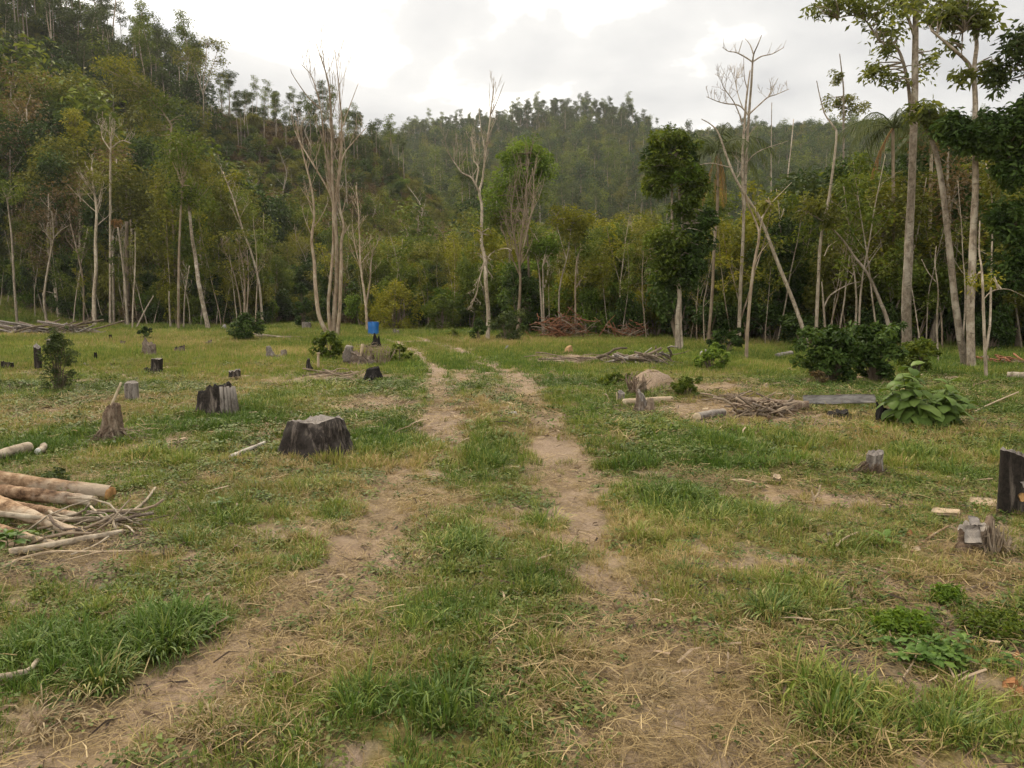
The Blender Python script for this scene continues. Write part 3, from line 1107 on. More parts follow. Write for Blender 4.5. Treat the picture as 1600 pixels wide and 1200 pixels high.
def kind_bare(seed, H, bark, r0=.11):
    r = np.random.default_rng(seed)
    m = MB()
    pts = np.array([[0, 0, -.4], [r.normal(0, .2), r.normal(0, .2), H * .3], [r.normal(0, .4), r.normal(0, .4), H * .62], [r.normal(0, .5), r.normal(0, .5), H * .95]])
    pl = smooth_line(pts, 10)
    rad = np.linspace(r0, r0 * .2, 10)
    m.tube(pl, rad, 6, False, True)
    branches(m, r, pl, rad, 9, .38, .98, H * .28, (.5, 1.2), .25, 2, 4, 3, .5, None)
    return m, bark, None, None


def proto(name, label, cat, group, parts, crown_name='crown'):
    m, bark, L, lm = parts
    t_ = thing(name, label, cat, (0, 0, -500), 0, group)
    m.obj('trunk', bark, t_)
    if L is not None:
        L.obj(crown_name, lm, t_)
    return t_


# where each forest kind grows is decided by azimuth (photo column) and distance
def height_factor(px):
    return np.interp(px, [-300, 0, 200, 330, 420, 520, 700, 900, 1000, 1150, 1300, 1600, 2000], [14.5, 14.5, 13.5, 12.5, 8.5, 6.0, 6.5, 6.6, 7.0, 7.8, 9.2, 10.5, 10.5])


KINDS = []


def add_kind(name, label, cat, group, parts, H, w):
    KINDS.append([proto(name, label, cat, group, parts), H, w, 0])


GF = 'forest trees behind the clearing'
add_kind('forest_tree', 'leafy forest tree with a dense mid green crown in the woods behind the clearing', 'tree', 'green crowned trees in the woods', kind_broad(1, 10, 2.3, 0.24, MAT['leaf_mid'], MAT['tan_bark'], 95, .34), 10, 'gen')
add_kind('forest_tree', 'leafy forest tree with a dense mid green crown in the woods behind the clearing', 'tree', 'green crowned trees in the woods', kind_broad(2, 10, 2.0, 0.23, MAT['leaf_mid'], MAT['grey_bark'], 95, .25), 10, 'gen')
add_kind('forest_tree', 'leafy forest tree with an olive green crown in the woods behind the clearing', 'tree', 'olive crowned trees in the woods', kind_broad(3, 10, 2.5, 0.24, MAT['leaf_olive'], MAT['pale_bark'], 85, .36), 10, 'gen')
add_kind('forest_tree', 'leafy forest tree with an olive green crown in the woods behind the clearing', 'tree', 'olive crowned trees in the woods', kind_broad(4, 10, 2.1, 0.22, MAT['leaf_olive'], MAT['tan_bark'], 95, .22), 10, 'gen')
add_kind('forest_tree', 'dark leafy forest tree in the shade of the woods behind the clearing', 'tree', 'dark crowned trees in the woods', kind_broad(5, 10, 2.3, 0.26, MAT['leaf_dark'], MAT['brown_bark'], 95, .20), 10, 'dark')
add_kind('forest_tree', 'dark leafy forest tree in the shade of the woods behind the clearing', 'tree', 'dark crowned trees in the woods', kind_broad(6, 10, 2.0, 0.22, MAT['leaf_dark'], MAT['grey_bark'], 95, .30), 10, 'dark')
add_kind('forest_tree', 'yellow green leafy tree standing out among the darker woods', 'tree', 'yellow green trees in the woods', kind_broad(7, 10, 2.0, 0.21, MAT['leaf_yellow'], MAT['pale_bark'], 80, .40), 10, 'yel')
add_kind('forest_tree', 'thin crowned forest tree with half dry brownish foliage in the woods', 'tree', 'half dry trees in the woods', kind_broad(8, 10, 2.1, 0.20, MAT['leaf_brown'], MAT['pale_bark'], 36, .35), 10, 'dry')
add_kind('bare_tree', 'leafless pale branching tree among the leafy woods', 'tree', 'leafless trees in the woods', kind_bare(9, 10, MAT['pale_bark']), 10, 'bare')
add_kind('bare_tree', 'leafless pale branching tree among the leafy woods', 'tree', 'leafless trees in the woods', kind_bare(10, 10, MAT['tan_bark'], .09), 10, 'bare')

SAPS = []
for i, (sd_, lm, bk, nl_, dead, lab, grp) in enumerate([
        (21, 'leaf_mid', 'pale_bark', 26, False, 'thin pale sapling with sparse green leaves along the forest edge', 'thin green saplings at the forest edge'),
        (22, 'leaf_olive', 'pale_bark', 24, False, 'thin pale sapling with sparse olive leaves along the forest edge', 'thin olive saplings at the forest edge'),
        (23, 'leaf_yellow', 'tan_bark', 22, False, 'thin sapling with a few yellow green leaves along the forest edge', 'thin yellow green saplings at the forest edge'),
        (24, None, 'pale_bark', 0, True, 'thin leafless pale stem rising along the forest edge', 'thin leafless stems at the forest edge'),
        (25, None, 'pale_bark', 0, True, 'thin leafless pale stem rising along the forest edge', 'thin leafless stems at the forest edge'),
        (26, None, 'tan_bark', 0, True, 'thin leafless pale stem rising along the forest edge', 'thin leafless stems at the forest edge'),
        (27, 'leaf_mid', 'grey_bark', 30, False, 'thin pale sapling with sparse green leaves along the forest edge', 'thin green saplings at the forest edge')]):
    SAPS.append([proto('sapling', lab, 'sapling', grp, kind_sapling(sd_, 6.0, MAT[lm] if lm else None, MAT[bk], nl_, .036, dead), 'leaves'), 0])


ZONES = [(-9999, 120, 'above the low branch heap at the far left'), (120, 240, 'behind the bright white leaning stem'), (240, 345, 'behind the thick speckled leaning trunk'), (345, 460, 'above the round dark bush'),
         (460, 560, 'behind the many stemmed leafless tree'), (560, 680, 'behind the blue barrel'), (680, 790, 'behind the half dead white topped tree'), (790, 860, 'behind the brushy leafless tree'), (860, 1000, 'behind the red brushwood heap'),
         (1000, 1110, 'behind the dark two crowned tree'), (1110, 1220, 'behind the tall leafless white tree'), (1220, 1330, 'behind the steeply leaning white trunk'), (1330, 1470, 'behind the tallest pale trunk'), (1470, 9999, 'behind the paired grey trunks')]
WHAT = {'green crowned trees in the woods': 'green leafy tree', 'olive crowned trees in the woods': 'olive leafy tree', 'dark crowned trees in the woods': 'dark leafy tree', 'yellow green trees in the woods': 'yellow green leafy tree',
        'half dry trees in the woods': 'brownish half dry tree', 'leafless trees in the woods': 'pale leafless tree', 'thin green saplings at the forest edge': 'thin green sapling', 'thin olive saplings at the forest edge': 'thin olive sapling',
        'thin yellow green saplings at the forest edge': 'thin yellow green sapling', 'thin leafless stems at the forest edge': 'thin leafless stem'}


def zone_label(o, base_group, px, row):
    z = [t_ for a_, b_, t_ in ZONES if a_ <= px < b_][0]
    w = WHAT[base_group]
    o['label'] = (w + ' ' + row + ' ' + z).strip()
    o['group'] = w + 's ' + row + ' ' + z


def use(entry, loc, rz, sc):
    """The first use moves the first-built tree itself, later ones copy it."""
    if entry[-1] == 0:
        o = entry[0]
        o.location = tuple(float(c) for c in loc)
        o.rotation_euler = (0, 0, rz)
        o.scale = (sc, sc, sc) if isinstance(sc, float) else sc
    else:
        o = dup(entry[0], loc, rz, sc)
    entry[-1] += 1
    return o


def jitter_grid(cell, px0, px1, d0f, d1f, seed):
    """Jittered points in the wedge between two photo columns, at depths d0f(px)..d1f(px)."""
    r = np.random.default_rng(seed)
    ymax = 420.0
    x0, x1 = (px0 - CX) / F_PX, (px1 - CX) / F_PX
    out = []
    y = 18.0
    while y < ymax:
        xs = np.arange(x0 * y, x1 * y, cell) + r.uniform(0, cell)
        for x in xs:
            xx, yy = x + r.uniform(-.45, .45) * cell, y + r.uniform(-.45, .45) * cell
            p_ = px_of(xx, yy)
            if d0f(p_) < yy < d1f(p_):
                out.append((xx, yy))
        y += cell
    return out


r_f = np.random.default_rng(77)
# --- the forest proper: first rows as single trees
cand = jitter_grid(2.75, -330, 1930, lambda p_: edge_d(p_) + 2.0, lambda p_: edge_d(p_) + 30, 5)
cand.sort(key=lambda c: c[1] - edge_d(px_of(*c)))
n_ind = 0
FOREST_REST = []
for (x, y) in cand:
    p_ = float(px_of(x, y))
    dpt = y - float(edge_d(p_))
    H = float(height_factor(p_)) * r_f.uniform(.72, 1.18) * (0.80 + .016 * min(dpt, 22))
    if -250 < p_ < 1850 and n_ind < 292 and r_f.uniform() < .93:
        u = r_f.uniform()
        wd = .15 + .30 * float(sstep(1150, 1400, p_)) + .08 * float(sstep(900, 1050, p_))
        yl = .09 + .10 * float(sstep(540, 640, p_) * (1 - sstep(950, 1050, p_)))
        if u < wd:
            opts = [k for k in KINDS if k[2] == 'dark']
        elif u < wd + yl:
            opts = [k for k in KINDS if k[2] == 'yel']
        elif u < wd + yl + .08 + .08 * (p_ < 650):
            opts = [k for k in KINDS if k[2] == 'dry']
        elif u < wd + yl + .15 + .12 * (p_ < 650):
            opts = [k for k in KINDS if k[2] == 'bare']
        else:
            opts = [k for k in KINDS if k[2] == 'gen']
        k = opts[r_f.integers(len(opts))]
        s = H / k[1]
        w_ = s * r_f.uniform(.85, 1.15) * (1.15 if H < 8 else .95)
        bg = k[0].get('base_group') or k[0]['group']
        k[0]['base_group'] = bg
        o_ = use(k, (x, y, float(terrain(x, y)) - .1), r_f.uniform(0, 6.28), (w_, w_, s))
        zone_label(o_, bg, p_, ('tall in front' if H > 9 else 'low in front') if dpt < 7 else ('in second row' if dpt < 14 else 'deep inside'))
        n_ind += 1
    else:
        FOREST_REST.append((x, y, H))

# --- slim saplings and dead stems along the edge
n_sap = 0
for (x, y) in jitter_grid(1.15, -80, 1680, lambda p_: edge_d(p_) - 1.0, lambda p_: edge_d(p_) + 5.5, 9):
    p_ = float(px_of(x, y))
    if n_sap >= 295 or r_f.uniform() > .60 or (430 < p_ < 500):
        continue
    k = SAPS[r_f.integers(len(SAPS))]
    H = r_f.uniform(3.2, 6.5) * (1.25 if p_ < 420 else 1.0) * (1.1 if p_ > 1100 else 1.0)
    s = H / 6.0
    w_ = s * r_f.uniform(.8, 1.3)
    bg = k[0].get('base_group') or k[0]['group']
    k[0]['base_group'] = bg
    o_ = use(k, (x, y, float(terrain(x, y)) - .05), r_f.uniform(0, 6.28), (w_, w_, s))
    zone_label(o_, bg, p_, 'at the edge' if y - float(edge_d(p_)) < 2.2 else 'inside the edge')
    n_sap += 1

# --- undergrowth: a tangle nobody could count, one stuff object
ug = []
for i, (lm, R, H, lf, n) in enumerate([('leaf_dark', 1.0, 1.5, .15, 55), ('leaf_mid', .9, 1.4, .13, 50), ('leaf_olive', 1.0, 1.6, .13, 45), ('leaf_dark', 1.2, 2.2, .17, 55), ('leaf_brown', .9, 1.2, .12, 30), ('leaf_fresh', 1.0, 1.7, .15, 50), ('leaf_yellow', .9, 1.6, .14, 45), ('leaf_dark', 2.0, 3.6, .17, 190), ('leaf_mid', 1.9, 3.6, .16, 180), ('leaf_olive', 1.9, 3.8, .16, 170), ('leaf_fresh', 1.8, 3.2, .16, 170), ('leaf_yellow', 1.7, 3.4, .15, 150)]):
    m, bk, L, lmat = kind_bush(40 + i, R, H, lf, MAT[lm], n, MAT['brown_bark'])
    off = m.n
    for q in range(len(m.q)):
        L.q.append(m.q[q] + L.n)
        L.qa.append(m.qa[q])
        L.qm.append(np.ones(len(m.qa[q]), np.int32))
    L.v += m.v
    L.n += m.n
    ug.append(L.mesh('undergrowth_kind', [MAT[lm], MAT['dry_twig']]))
pts = jitter_grid(1.15, -330, 1930, lambda p_: edge_d(p_) + .8, lambda p_: edge_d(p_) + 16, 13)
pts = np.array([q for q in pts if r_f.uniform() < .72 and not (430 < px_of(*q) < 505 and q[1] < 62)])
n = len(pts)
pxs = px_of(pts[:, 0], pts[:, 1])
s = r_f.uniform(.55, 1.35, n) * (1 + .02 * (pts[:, 1] - edge_d(pxs)))
mid_ = (pxs > 540) & (pxs < 1040)
idx = np.where(r_f.uniform(0, 1, n) < .28 + .32 * (pxs > 1150), r_f.choice([0, 3], n), r_f.integers(0, 5, n))
idx = np.where(mid_ & (r_f.uniform(0, 1, n) < .55), r_f.choice([1, 2, 5, 5, 6], n), idx)
idx = np.where(~mid_ & (r_f.uniform(0, 1, n) < .26), r_f.choice([5, 6], n), idx)
dd_ = pts[:, 1] - edge_d(pxs)
big_ = (dd_ > 2.0) & (r_f.uniform(0, 1, n) < .42)
idx = np.where(big_, np.where(mid_, r_f.choice([8, 9, 10, 10, 11], n), r_f.choice([7, 7, 8, 8, 9, 9, 11], n)), idx)
s = np.where(big_, r_f.uniform(.7, 1.15, n), s)
scatter('undergrowth', None, ug, np.stack([pts[:, 0], pts[:, 1], terrain(pts[:, 0], pts[:, 1]) - .1], -1), idx,
        np.stack([0 * s, 0 * s, r_f.uniform(0, 6.28, n)], -1), np.stack([s, s, s * r_f.uniform(.8, 1.4, n)], -1), 0 * s, 0 * s,
        'tangled dark green undergrowth filling the forest edge', 'undergrowth')

# --- scrub under the slope trees: one mass
sp_ = np.array(jitter_grid(2.5, -420, 760, lambda p_: edge_d(p_) + 16, lambda p_: 162.0, 23) + jitter_grid(4.2, 380, 2050, lambda p_: edge_d(p_) + 20 if p_ > 760 else 162.0, lambda p_: 396.0, 24))
n = len(sp_)
spx, spr = px_of(sp_[:, 0], sp_[:, 1]), np.hypot(sp_[:, 0], sp_[:, 1])
dryside = (spx > 350) & (spx < 700) & (spr < 165) & (r_f.uniform(0, 1, n) < .72)
idx = np.where(dryside, r_f.choice([4, 4, 9], n), r_f.choice([7, 7, 8, 8, 9, 9, 10], n))
s = np.where(idx == 4, 2.2, r_f.uniform(.7, 1.1, n)) * np.where(spr > 165, 1.5, 1.0)
scatter('hillside_scrub', None, ug, np.stack([sp_[:, 0], sp_[:, 1], terrain(sp_[:, 0], sp_[:, 1]) - .2], -1), idx,
        np.stack([0 * s, 0 * s, r_f.uniform(0, 6.28, n)], -1), np.stack([s, s, s * r_f.uniform(.7, 1.1, n)], -1), 0 * s, 0 * s,
        'low scrub covering the valley sides between the trees', 'scrub')

# --- the wooded slopes behind: one mass
fk = []


def merge(parts):
    m, bk, L, lm = parts
    out = MB()
    for src, mi in ((m, 0), (L, 1)):
        if src is None:
            continue
        for q, a in zip(src.q, src.qa):
            out.q.append(q + out.n)
            out.qa.append(a)
            out.qm.append(np.full(len(a), mi, np.int32))
        for q, a in zip(src.t, src.ta):
            out.t.append(q + out.n)
            out.ta.append(a)
            out.tm.append(np.full(len(a), mi, np.int32))
        out.v += src.v
        out.n += src.n
    return out.mesh('slope_tree_kind', [bk, lm or MAT['leaf_mid']])


far = [kind_euc(61, 20, MAT['leaf_blue'], MAT['pale_bark'], .42, 26), kind_euc(62, 18, MAT['leaf_blue'], MAT['pale_bark'], .40, 24, .28), kind_euc(63, 22, MAT['leaf_mid'], MAT['tan_bark'], .42, 28, .4),
       kind_broad(64, 10, 2.7, .48, MAT['leaf_mid'], MAT['tan_bark'], 24, .25), kind_broad(65, 10, 2.6, .46, MAT['leaf_dark'], MAT['tan_bark'], 24, .25),
       kind_broad(66, 10, 2.5, .46, MAT['leaf_olive'], MAT['pale_bark'], 24, .3), kind_broad(67, 9, 2.3, .44, MAT['leaf_yellow'], MAT['pale_bark'], 22, .3),
       kind_broad(68, 8, 2.4, .36, MAT['leaf_brown'], MAT['pale_bark'], 16, .25), kind_bare(69, 11, MAT['pale_bark'], .16), kind_broad(70, 10, 2.5, .46, MAT['leaf_blue'], MAT['tan_bark'], 24, .25),
       kind_euc(71, 17, MAT['leaf_blue'], MAT['tan_bark'], .46, 30, .55, .19), kind_euc(72, 17, MAT['leaf_dark'], MAT['tan_bark'], .46, 30, .5, .2)]
fk = [merge(k) for k in far]
S = [(x, y, H) for (x, y, H) in FOREST_REST]
pp, ii, ss = [], [], []
for x, y, H in S:
    pp.append((x, y))
    ii.append(r_f.choice([3, 4, 5, 9, 3]))
    ss.append(H / 10)


def fill(cell, d0, d1, px0, px1, seed, choose):
    for (x, y) in jitter_grid(cell, px0, px1, d0, d1, seed):
        k, s_ = choose(x, y, float(px_of(x, y)), math.hypot(x, y))
        if k is None:
            continue
        pp.append((x, y))
        ii.append(k)
        ss.append(s_)


def choose_left(x, y, p_, r):
    """The near left hill: mixed woods below, plantation poles along the crest, a dry reddish shoulder on its right."""
    u = r_f.uniform()
    crest = r > 128
    shoulder = 330 < p_ < 720 and r > 84
    if shoulder and r > 134 and p_ < 640:
        return (r_f.choice([0, 1, 2]) if u < .6 else (9 if u < .8 else 8)), (r_f.uniform(.36, .52) if u < .6 else r_f.uniform(.5, .8))
    if shoulder and r > 118:
        return r_f.choice([3, 5, 9, 4]), r_f.uniform(.35, .6)
    if shoulder:
        if u < .30:
            return 7, r_f.uniform(.45, .85)
        if u < .50:
            return 8, r_f.uniform(.5, .95)
        if u < .72:
            return (r_f.choice([0, 1]) if r > 136 else 5), (r_f.uniform(.5, .75) if r > 136 else r_f.uniform(.4, .7))
        return r_f.choice([3, 5, 9]), r_f.uniform(.4, .75)
    if crest:
        if u < .62:
            return r_f.choice([0, 1, 2]), r_f.uniform(.55, .85)
        return r_f.choice([3, 4, 9]), r_f.uniform(.8, 1.2)
    if u < .30:
        return r_f.choice([3, 9]), r_f.uniform(.8, 1.25)
    if u < .52:
        return 4, r_f.uniform(.8, 1.25)
    if u < .72:
        return 5, r_f.uniform(.8, 1.2)
    if u < .84:
        return 6, r_f.uniform(.7, 1.0)
    if u < .88:
        return 7, r_f.uniform(.8, 1.1)
    if u < .93:
        return r_f.choice([0, 1]), r_f.uniform(.55, .8)
    return 8, r_f.uniform(.7, 1.1)


fill(3.2, lambda p_: edge_d(p_) + 30, lambda p_: 168.0, -420, 760, 15, choose_left)


def choose_valley(x, y, p_, r):
    u = r_f.uniform()
    if u < .34:
        return r_f.choice([3, 9]), r_f.uniform(.6, 1.0)
    if u < .60:
        return 4, r_f.uniform(.6, 1.0)
    if u < .80:
        return 5, r_f.uniform(.6, 1.0)
    if u < .89:
        return 6, r_f.uniform(.6, .9)
    if u < .94:
        return 7, r_f.uniform(.5, .9)
    return r_f.choice([8, 0, 1]), r_f.uniform(.5, .8)


fill(4.6, lambda p_: edge_d(p_) + 30, lambda p_: 190.0, 760, 2000, 16, choose_valley)


def choose_far(x, y, p_, r):
    u = r_f.uniform()
    rim = r > 362
    if rim and 640 < p_ < 1010:
        tall = 1.0 if 800 < p_ < 985 else .74
        if u < .30:
            return r_f.choice([3, 4, 9]), r_f.uniform(.7, 1.2)
        return (r_f.choice([10, 11, 10, 0, 2, 1]), r_f.uniform(.62, .92) * tall)
    if rim:
        return (r_f.choice([0, 1]) if u < .03 else r_f.choice([3, 4, 9])), r_f.uniform(.40, .65)
    bald = fbm(x / 40.0, y / 40.0, 201, 3)
    if bald > .60 and r > 230:
        if u < .25:
            return 7, r_f.uniform(.5, .9)
        if u < .33:
            return 8, r_f.uniform(.6, .9)
    if u < .30:
        return 9, r_f.uniform(.8, 1.45)
    if u < .54:
        return 4, r_f.uniform(.8, 1.4)
    if u < .78:
        return 3, r_f.uniform(.8, 1.4)
    if u < .92:
        return 5, r_f.uniform(.7, 1.1)
    return (r_f.choice([0, 1, 2]) if r < 320 else 3), (r_f.uniform(.6, .85) if r < 320 else r_f.uniform(.5, .7))


fill(3.8, lambda p_: 366.0, lambda p_: 392.0, 590, 1030, 18, choose_far)
fill(4.2, lambda p_: 360.0, lambda p_: 400.0, 1030, 1700, 19, choose_far)
fill(5.6, lambda p_: 190.0 if p_ > 760 else 200.0, lambda p_: 405.0, 380, 2050, 17, choose_far)
pp, ii, ss = np.array(pp), np.array(ii), np.array(ss)
n = len(pp)
scatter('wooded_slopes', None, fk, np.stack([pp[:, 0], pp[:, 1], terrain(pp[:, 0], pp[:, 1]) - .3], -1), ii,
        np.stack([r_f.normal(0, .03, n), r_f.normal(0, .03, n), r_f.uniform(0, 6.28, n)], -1), np.stack([ss * r_f.uniform(.9, 1.15, n), ss * r_f.uniform(.9, 1.15, n), ss], -1),
        0 * ss, 0 * ss, 'distant mixed woods covering the valley sides up to the ridges', 'woods')
print('FOREST', n_ind, 'saplings', n_sap, 'slope trees', n)

# ------------------------------------------------------------------ single trees read off the photograph
def stem_world(pts_px, D, r, wander=.012, n=None, ground_z=None):
    out = []
    dd = 0.0
    for i, (a, b) in enumerate(pts_px):
        out.append(P(a, b, D + dd))
        dd += r.normal(0, wander * D) * (0.6 if i else 0.3)
    out = np.array(out)
    return smooth_line(out, n or max(8, 4 * len(out)))


def px_tree(label, base, stems, bark, crowns=(), D=None, cat='tree', name='tree', seed=1, twigs=None, group=None, foot=True, leaf_part='crown', sides=8, front=True):
    """stems: (points, width at foot px, width at end px[, parent True/False]); crowns: (x, y, rx, ry, material, clumps, leaves per clump, leaf size).
    twigs: dicts for extra side branches on stem i."""
    r = np.random.default_rng(seed)
    if D is None:
        D = float(ground_px(*base)[1])
    e_ = float(edge_d(base[0]))
    if front and e_ - .4 < D < e_ + 13 and base[1] > 470 and not (name == 'tree' and D > 66):       # stands at the front of the woods
        D = e_ - .4
    b = P(base[0], base[1], D)
    bz = float(terrain(b[0], D))
    root = np.array([b[0], D, bz])
    T = thing(name, label, cat, root, 0, group)
    k = pxm(D)
    lines = []
    for si, st in enumerate(stems):
        pts, w0, w1 = st[:3]
        q = stem_world(pts, D, r)
        if foot and (si == 0 or (len(st) > 3 and st[3] == 'foot')):
            q[:, 2] += (bz - q[0, 2]) * np.linspace(1, 0, len(q)) ** 3
            q = np.concatenate([q[:1] - np.array([0, 0, .25]), q])
        rad = np.linspace(w0, w1, len(q)) * k * .41
        if foot and si == 0:
            rad[0] *= 1.3
            rad[1] *= 1.15
        mb = MB()
        mb.tube(q - root, rad, sides, False, True, wob=.07, seed=seed + si)
        lines.append((q, rad))
        for tw in (twigs or []):
            if tw['i'] == si:
                branches(mb, r, q - root, rad, tw['n'], tw.get('t0', .4), tw.get('t1', .98), tw['len'] * k, tw.get('rise', (.6, 1.3)), tw.get('curl', .3), tw.get('sub', 1), 4,
                         tw.get('nsub', 4), tw.get('thick', .5), None, tw.get('az'), D * .00030)
        mb.obj('trunk' if si == 0 else 'limb', bark, T, smooth=True)
    bymat = {}
    for (cx_, cy_, rx, ry, mat, nc, ne, ls) in crowns:
        bymat.setdefault(mat, []).append((cx_, cy_, rx, ry, nc, ne, ls))
    for mat, cl in bymat.items():
        L, Bm = MB(), MB()
        for (cx_, cy_, rx, ry, nc, ne, ls) in cl:
            c = P(cx_, cy_, D)
            pts = ell_points(r, c[0], c[1] + r.normal(0, .2), c[2], rx * k, max(rx, ry) * k * .9, ry * k, nc, .35)
            crown_leaves(L, r, pts - root, max(min(rx, ry) * k * (.75 if ne > 40 else 1.15), .28), ne, ls, .4 if ne > 40 else .15, .40, .4, .85)
            if lines:
                allp = np.concatenate([l[0] for l in lines])
                for p_ in pts[:: 2]:
                    low = allp[allp[:, 2] < p_[2] + .3]
                    src = low if len(low) else allp
                    j = np.argmin(((src - p_) ** 2).sum(1))
                    mid = (src[j] + p_) / 2 + r.normal(0, .08, 3) + np.array([0, 0, .1])
                    Bm.tube(smooth_line([src[j] - root, mid - root, p_ - root], 5), np.linspace(.028, .008, 5) * (D / 28) ** .5, 4, False, False)
        L.obj(leaf_part, MAT[mat], T)
        if Bm.n:
            Bm.obj('branches' if False else 'branch_work', bark, T)
    return T


PB, TB, BB, GB = MAT['pale_bark'], MAT['tan_bark'], MAT['brown_bark'], MAT['grey_bark']

# leafless many-stemmed tree left of the track
px_tree('tall leafless tree of several pale stems beside the blue barrel', (517, 527), [
    ([(514, 527), (499, 495), (493, 450), (491, 410), (487, 375), (491, 335), (486, 290), (472, 235), (462, 190)], 9, 2),
    ([(517, 527), (513, 480), (516, 440), (520, 395), (521, 350), (519, 312), (505, 283), (488, 255), (470, 225), (461, 205)], 7, 1.6, 'foot'),
    ([(521, 528), (523, 480), (526, 440), (526, 380), (523, 330), (519, 280), (518, 205), (514, 135), (503, 95), (494, 68)], 10, 1.2, 'foot'),
    ([(527, 528), (531, 480), (533, 420), (533, 380), (537, 355), (531, 325), (529, 288), (536, 245), (552, 222), (572, 200)], 8, 1.4, 'foot'),
    ([(523, 330), (529, 270), (534, 205), (530, 140), (523, 78)], 5, 1.1),
    ([(520, 312), (509, 240), (501, 170), (487, 120), (470, 100)], 4, 1.0),
    ([(533, 372), (541, 360), (546, 352)], 3, 1.5), ([(500, 170), (480, 150), (458, 118), (454, 108)], 2.5, .9), ([(531, 210), (545, 170), (560, 130)], 2.5, .8)],
    TB, (), seed=11, name='bare_tree', twigs=[dict(i=0, n=9, t0=.5, len=70, rise=(.9, 1.35)), dict(i=1, n=9, t0=.5, len=70, rise=(.9, 1.4)), dict(i=2, n=19, t0=.42, len=85, rise=(1.0, 1.45), sub=1),
                                           dict(i=3, n=11, t0=.45, len=60, rise=(.8, 1.3)), dict(i=4, n=12, t0=.2, len=75, rise=(1.0, 1.45)), dict(i=5, n=11, t0=.2, len=65, rise=(1.0, 1.45))])
px_tree('slim forked leafless tree standing just right of the blue barrel', (574, 512), [
    ([(574, 512), (571, 470), (564, 420), (562, 380), (560, 330), (556, 290)], 6, 1.2), ([(572, 478), (578, 440), (581, 400), (590, 380)], 4, 1.2), ([(566, 430), (556, 390), (550, 350)], 3, 1)],
    TB, (), D=47, seed=12, name='bare_tree', twigs=[dict(i=0, n=14, t0=.35, len=50, rise=(.7, 1.3)), dict(i=1, n=8, t0=.3, len=40), dict(i=2, n=7, t0=.3, len=40)])
# broken white-topped tree at the bend
px_tree('half dead tree with a twisted white leafless top and a yellow green stem tuft', (762, 532), [
    ([(762, 532), (763, 490), (759, 440), (758, 407), (752, 375), (753, 325), (749, 300), (754, 280), (758, 243), (764, 200), (768, 164), (772, 131)], 9, 1.4),
    ([(749, 300), (743, 288), (736, 277), (722, 270), (713, 258), (706, 248), (700, 235)], 4.5, 1.2),
    ([(743, 290), (747, 262), (740, 250), (742, 235), (736, 215)], 3.5, 1), ([(766, 180), (776, 160), (788, 128)], 2.5, .8), ([(759, 245), (750, 190), (748, 150)], 2, .8),
    ([(759, 420), (764, 400), (777, 391), (792, 388), (800, 392)], 3, 1.2), ([(757, 408), (748, 440), (744, 462), (735, 474)], 3, 1.2)],
    PB, [(758, 372, 24, 17, 'leaf_yellow', 12, 60, .13), (745, 395, 16, 12, 'leaf_yellow', 7, 50, .13), (770, 388, 14, 10, 'leaf_yellow', 6, 45, .13)], seed=13, name='bare_tree',
    twigs=[dict(i=0, n=16, t0=.62, len=60, rise=(.9, 1.4)), dict(i=1, n=12, t0=.2, len=60, rise=(.9, 1.4), sub=1), dict(i=2, n=8, t0=.2, len=50, rise=(.9, 1.4)), dict(i=6, n=8, t0=.1, len=34, rise=(-1.2, -.4)), dict(i=0, n=5, t0=.25, t1=.36, len=34, rise=(-1.2, -.5))], leaf_part='leaf_tuft')
px_tree('leafless brushy tree fanning into many fine upright twigs beside the half dead tree', (808, 528), [
    ([(808, 528), (811, 480), (813, 440), (812, 404), (816, 360), (821, 310), (826, 248)], 7, 1), ([(812, 406), (803, 370), (799, 330), (806, 280)], 4, 1), ([(813, 410), (824, 360), (834, 310), (832, 262)], 4, 1),
    ([(812, 430), (797, 395), (786, 360)], 3, 1)],
    MAT['dry_twig'], (), seed=14, name='bare_tree', twigs=[dict(i=0, n=22, t0=.4, len=75, rise=(1.0, 1.45)), dict(i=1, n=12, t0=.2, len=55, rise=(.9, 1.4)), dict(i=2, n=12, t0=.2, len=55, rise=(.9, 1.4)), dict(i=3, n=8, t0=.2, len=45, rise=(.8, 1.3))])
px_tree('fresh green bushy crowned tree rising behind the brushy leafless tree', (828, 522), [([(828, 522), (826, 430), (823, 330), (822, 240)], 6, 2)], BB,
        [(824, 234, 24, 22, 'leaf_fresh', 14, 70, .19), (842, 250, 24, 18, 'leaf_fresh', 12, 70, .19), (800, 252, 22, 20, 'leaf_fresh', 12, 70, .19), (806, 280, 28, 24, 'leaf_fresh', 14, 75, .19), (845, 260, 22, 22, 'leaf_fresh', 12, 75, .19), (776, 310, 28, 26, 'leaf_fresh', 14, 75, .19), (765, 350, 28, 24, 'leaf_mid', 12, 70, .19),
         (822, 300, 26, 26, 'leaf_mid', 14, 70, .19), (800, 350, 30, 30, 'leaf_mid', 14, 70, .19)], D=45, seed=15)
px_tree('yellow green leafy tree on a thin pale stem right of the brushy leafless tree', (875, 527), [([(875, 527), (874, 455), (887, 397), (893, 350)], 4, 1.5), ([(885, 405), (872, 360), (868, 335)], 2.5, 1)], PB,
        [(905, 345, 28, 20, 'leaf_yellow', 18, 65, .15), (872, 338, 18, 17, 'leaf_yellow', 11, 65, .15), (890, 365, 26, 16, 'leaf_olive', 10, 55, .15)], seed=16)
px_tree('twin stemmed tree with white bark and a small green crown beside the red brush heap', (849, 528), [([(849, 528), (846, 480), (843, 430), (840, 410)], 5, 2), ([(851, 528), (849, 470), (848, 415)], 4, 2, 'foot')], PB,
        [(858, 384, 22, 18, 'leaf_fresh', 14, 65, .16), (836, 392, 14, 12, 'leaf_mid', 8, 60, .16)], seed=17)
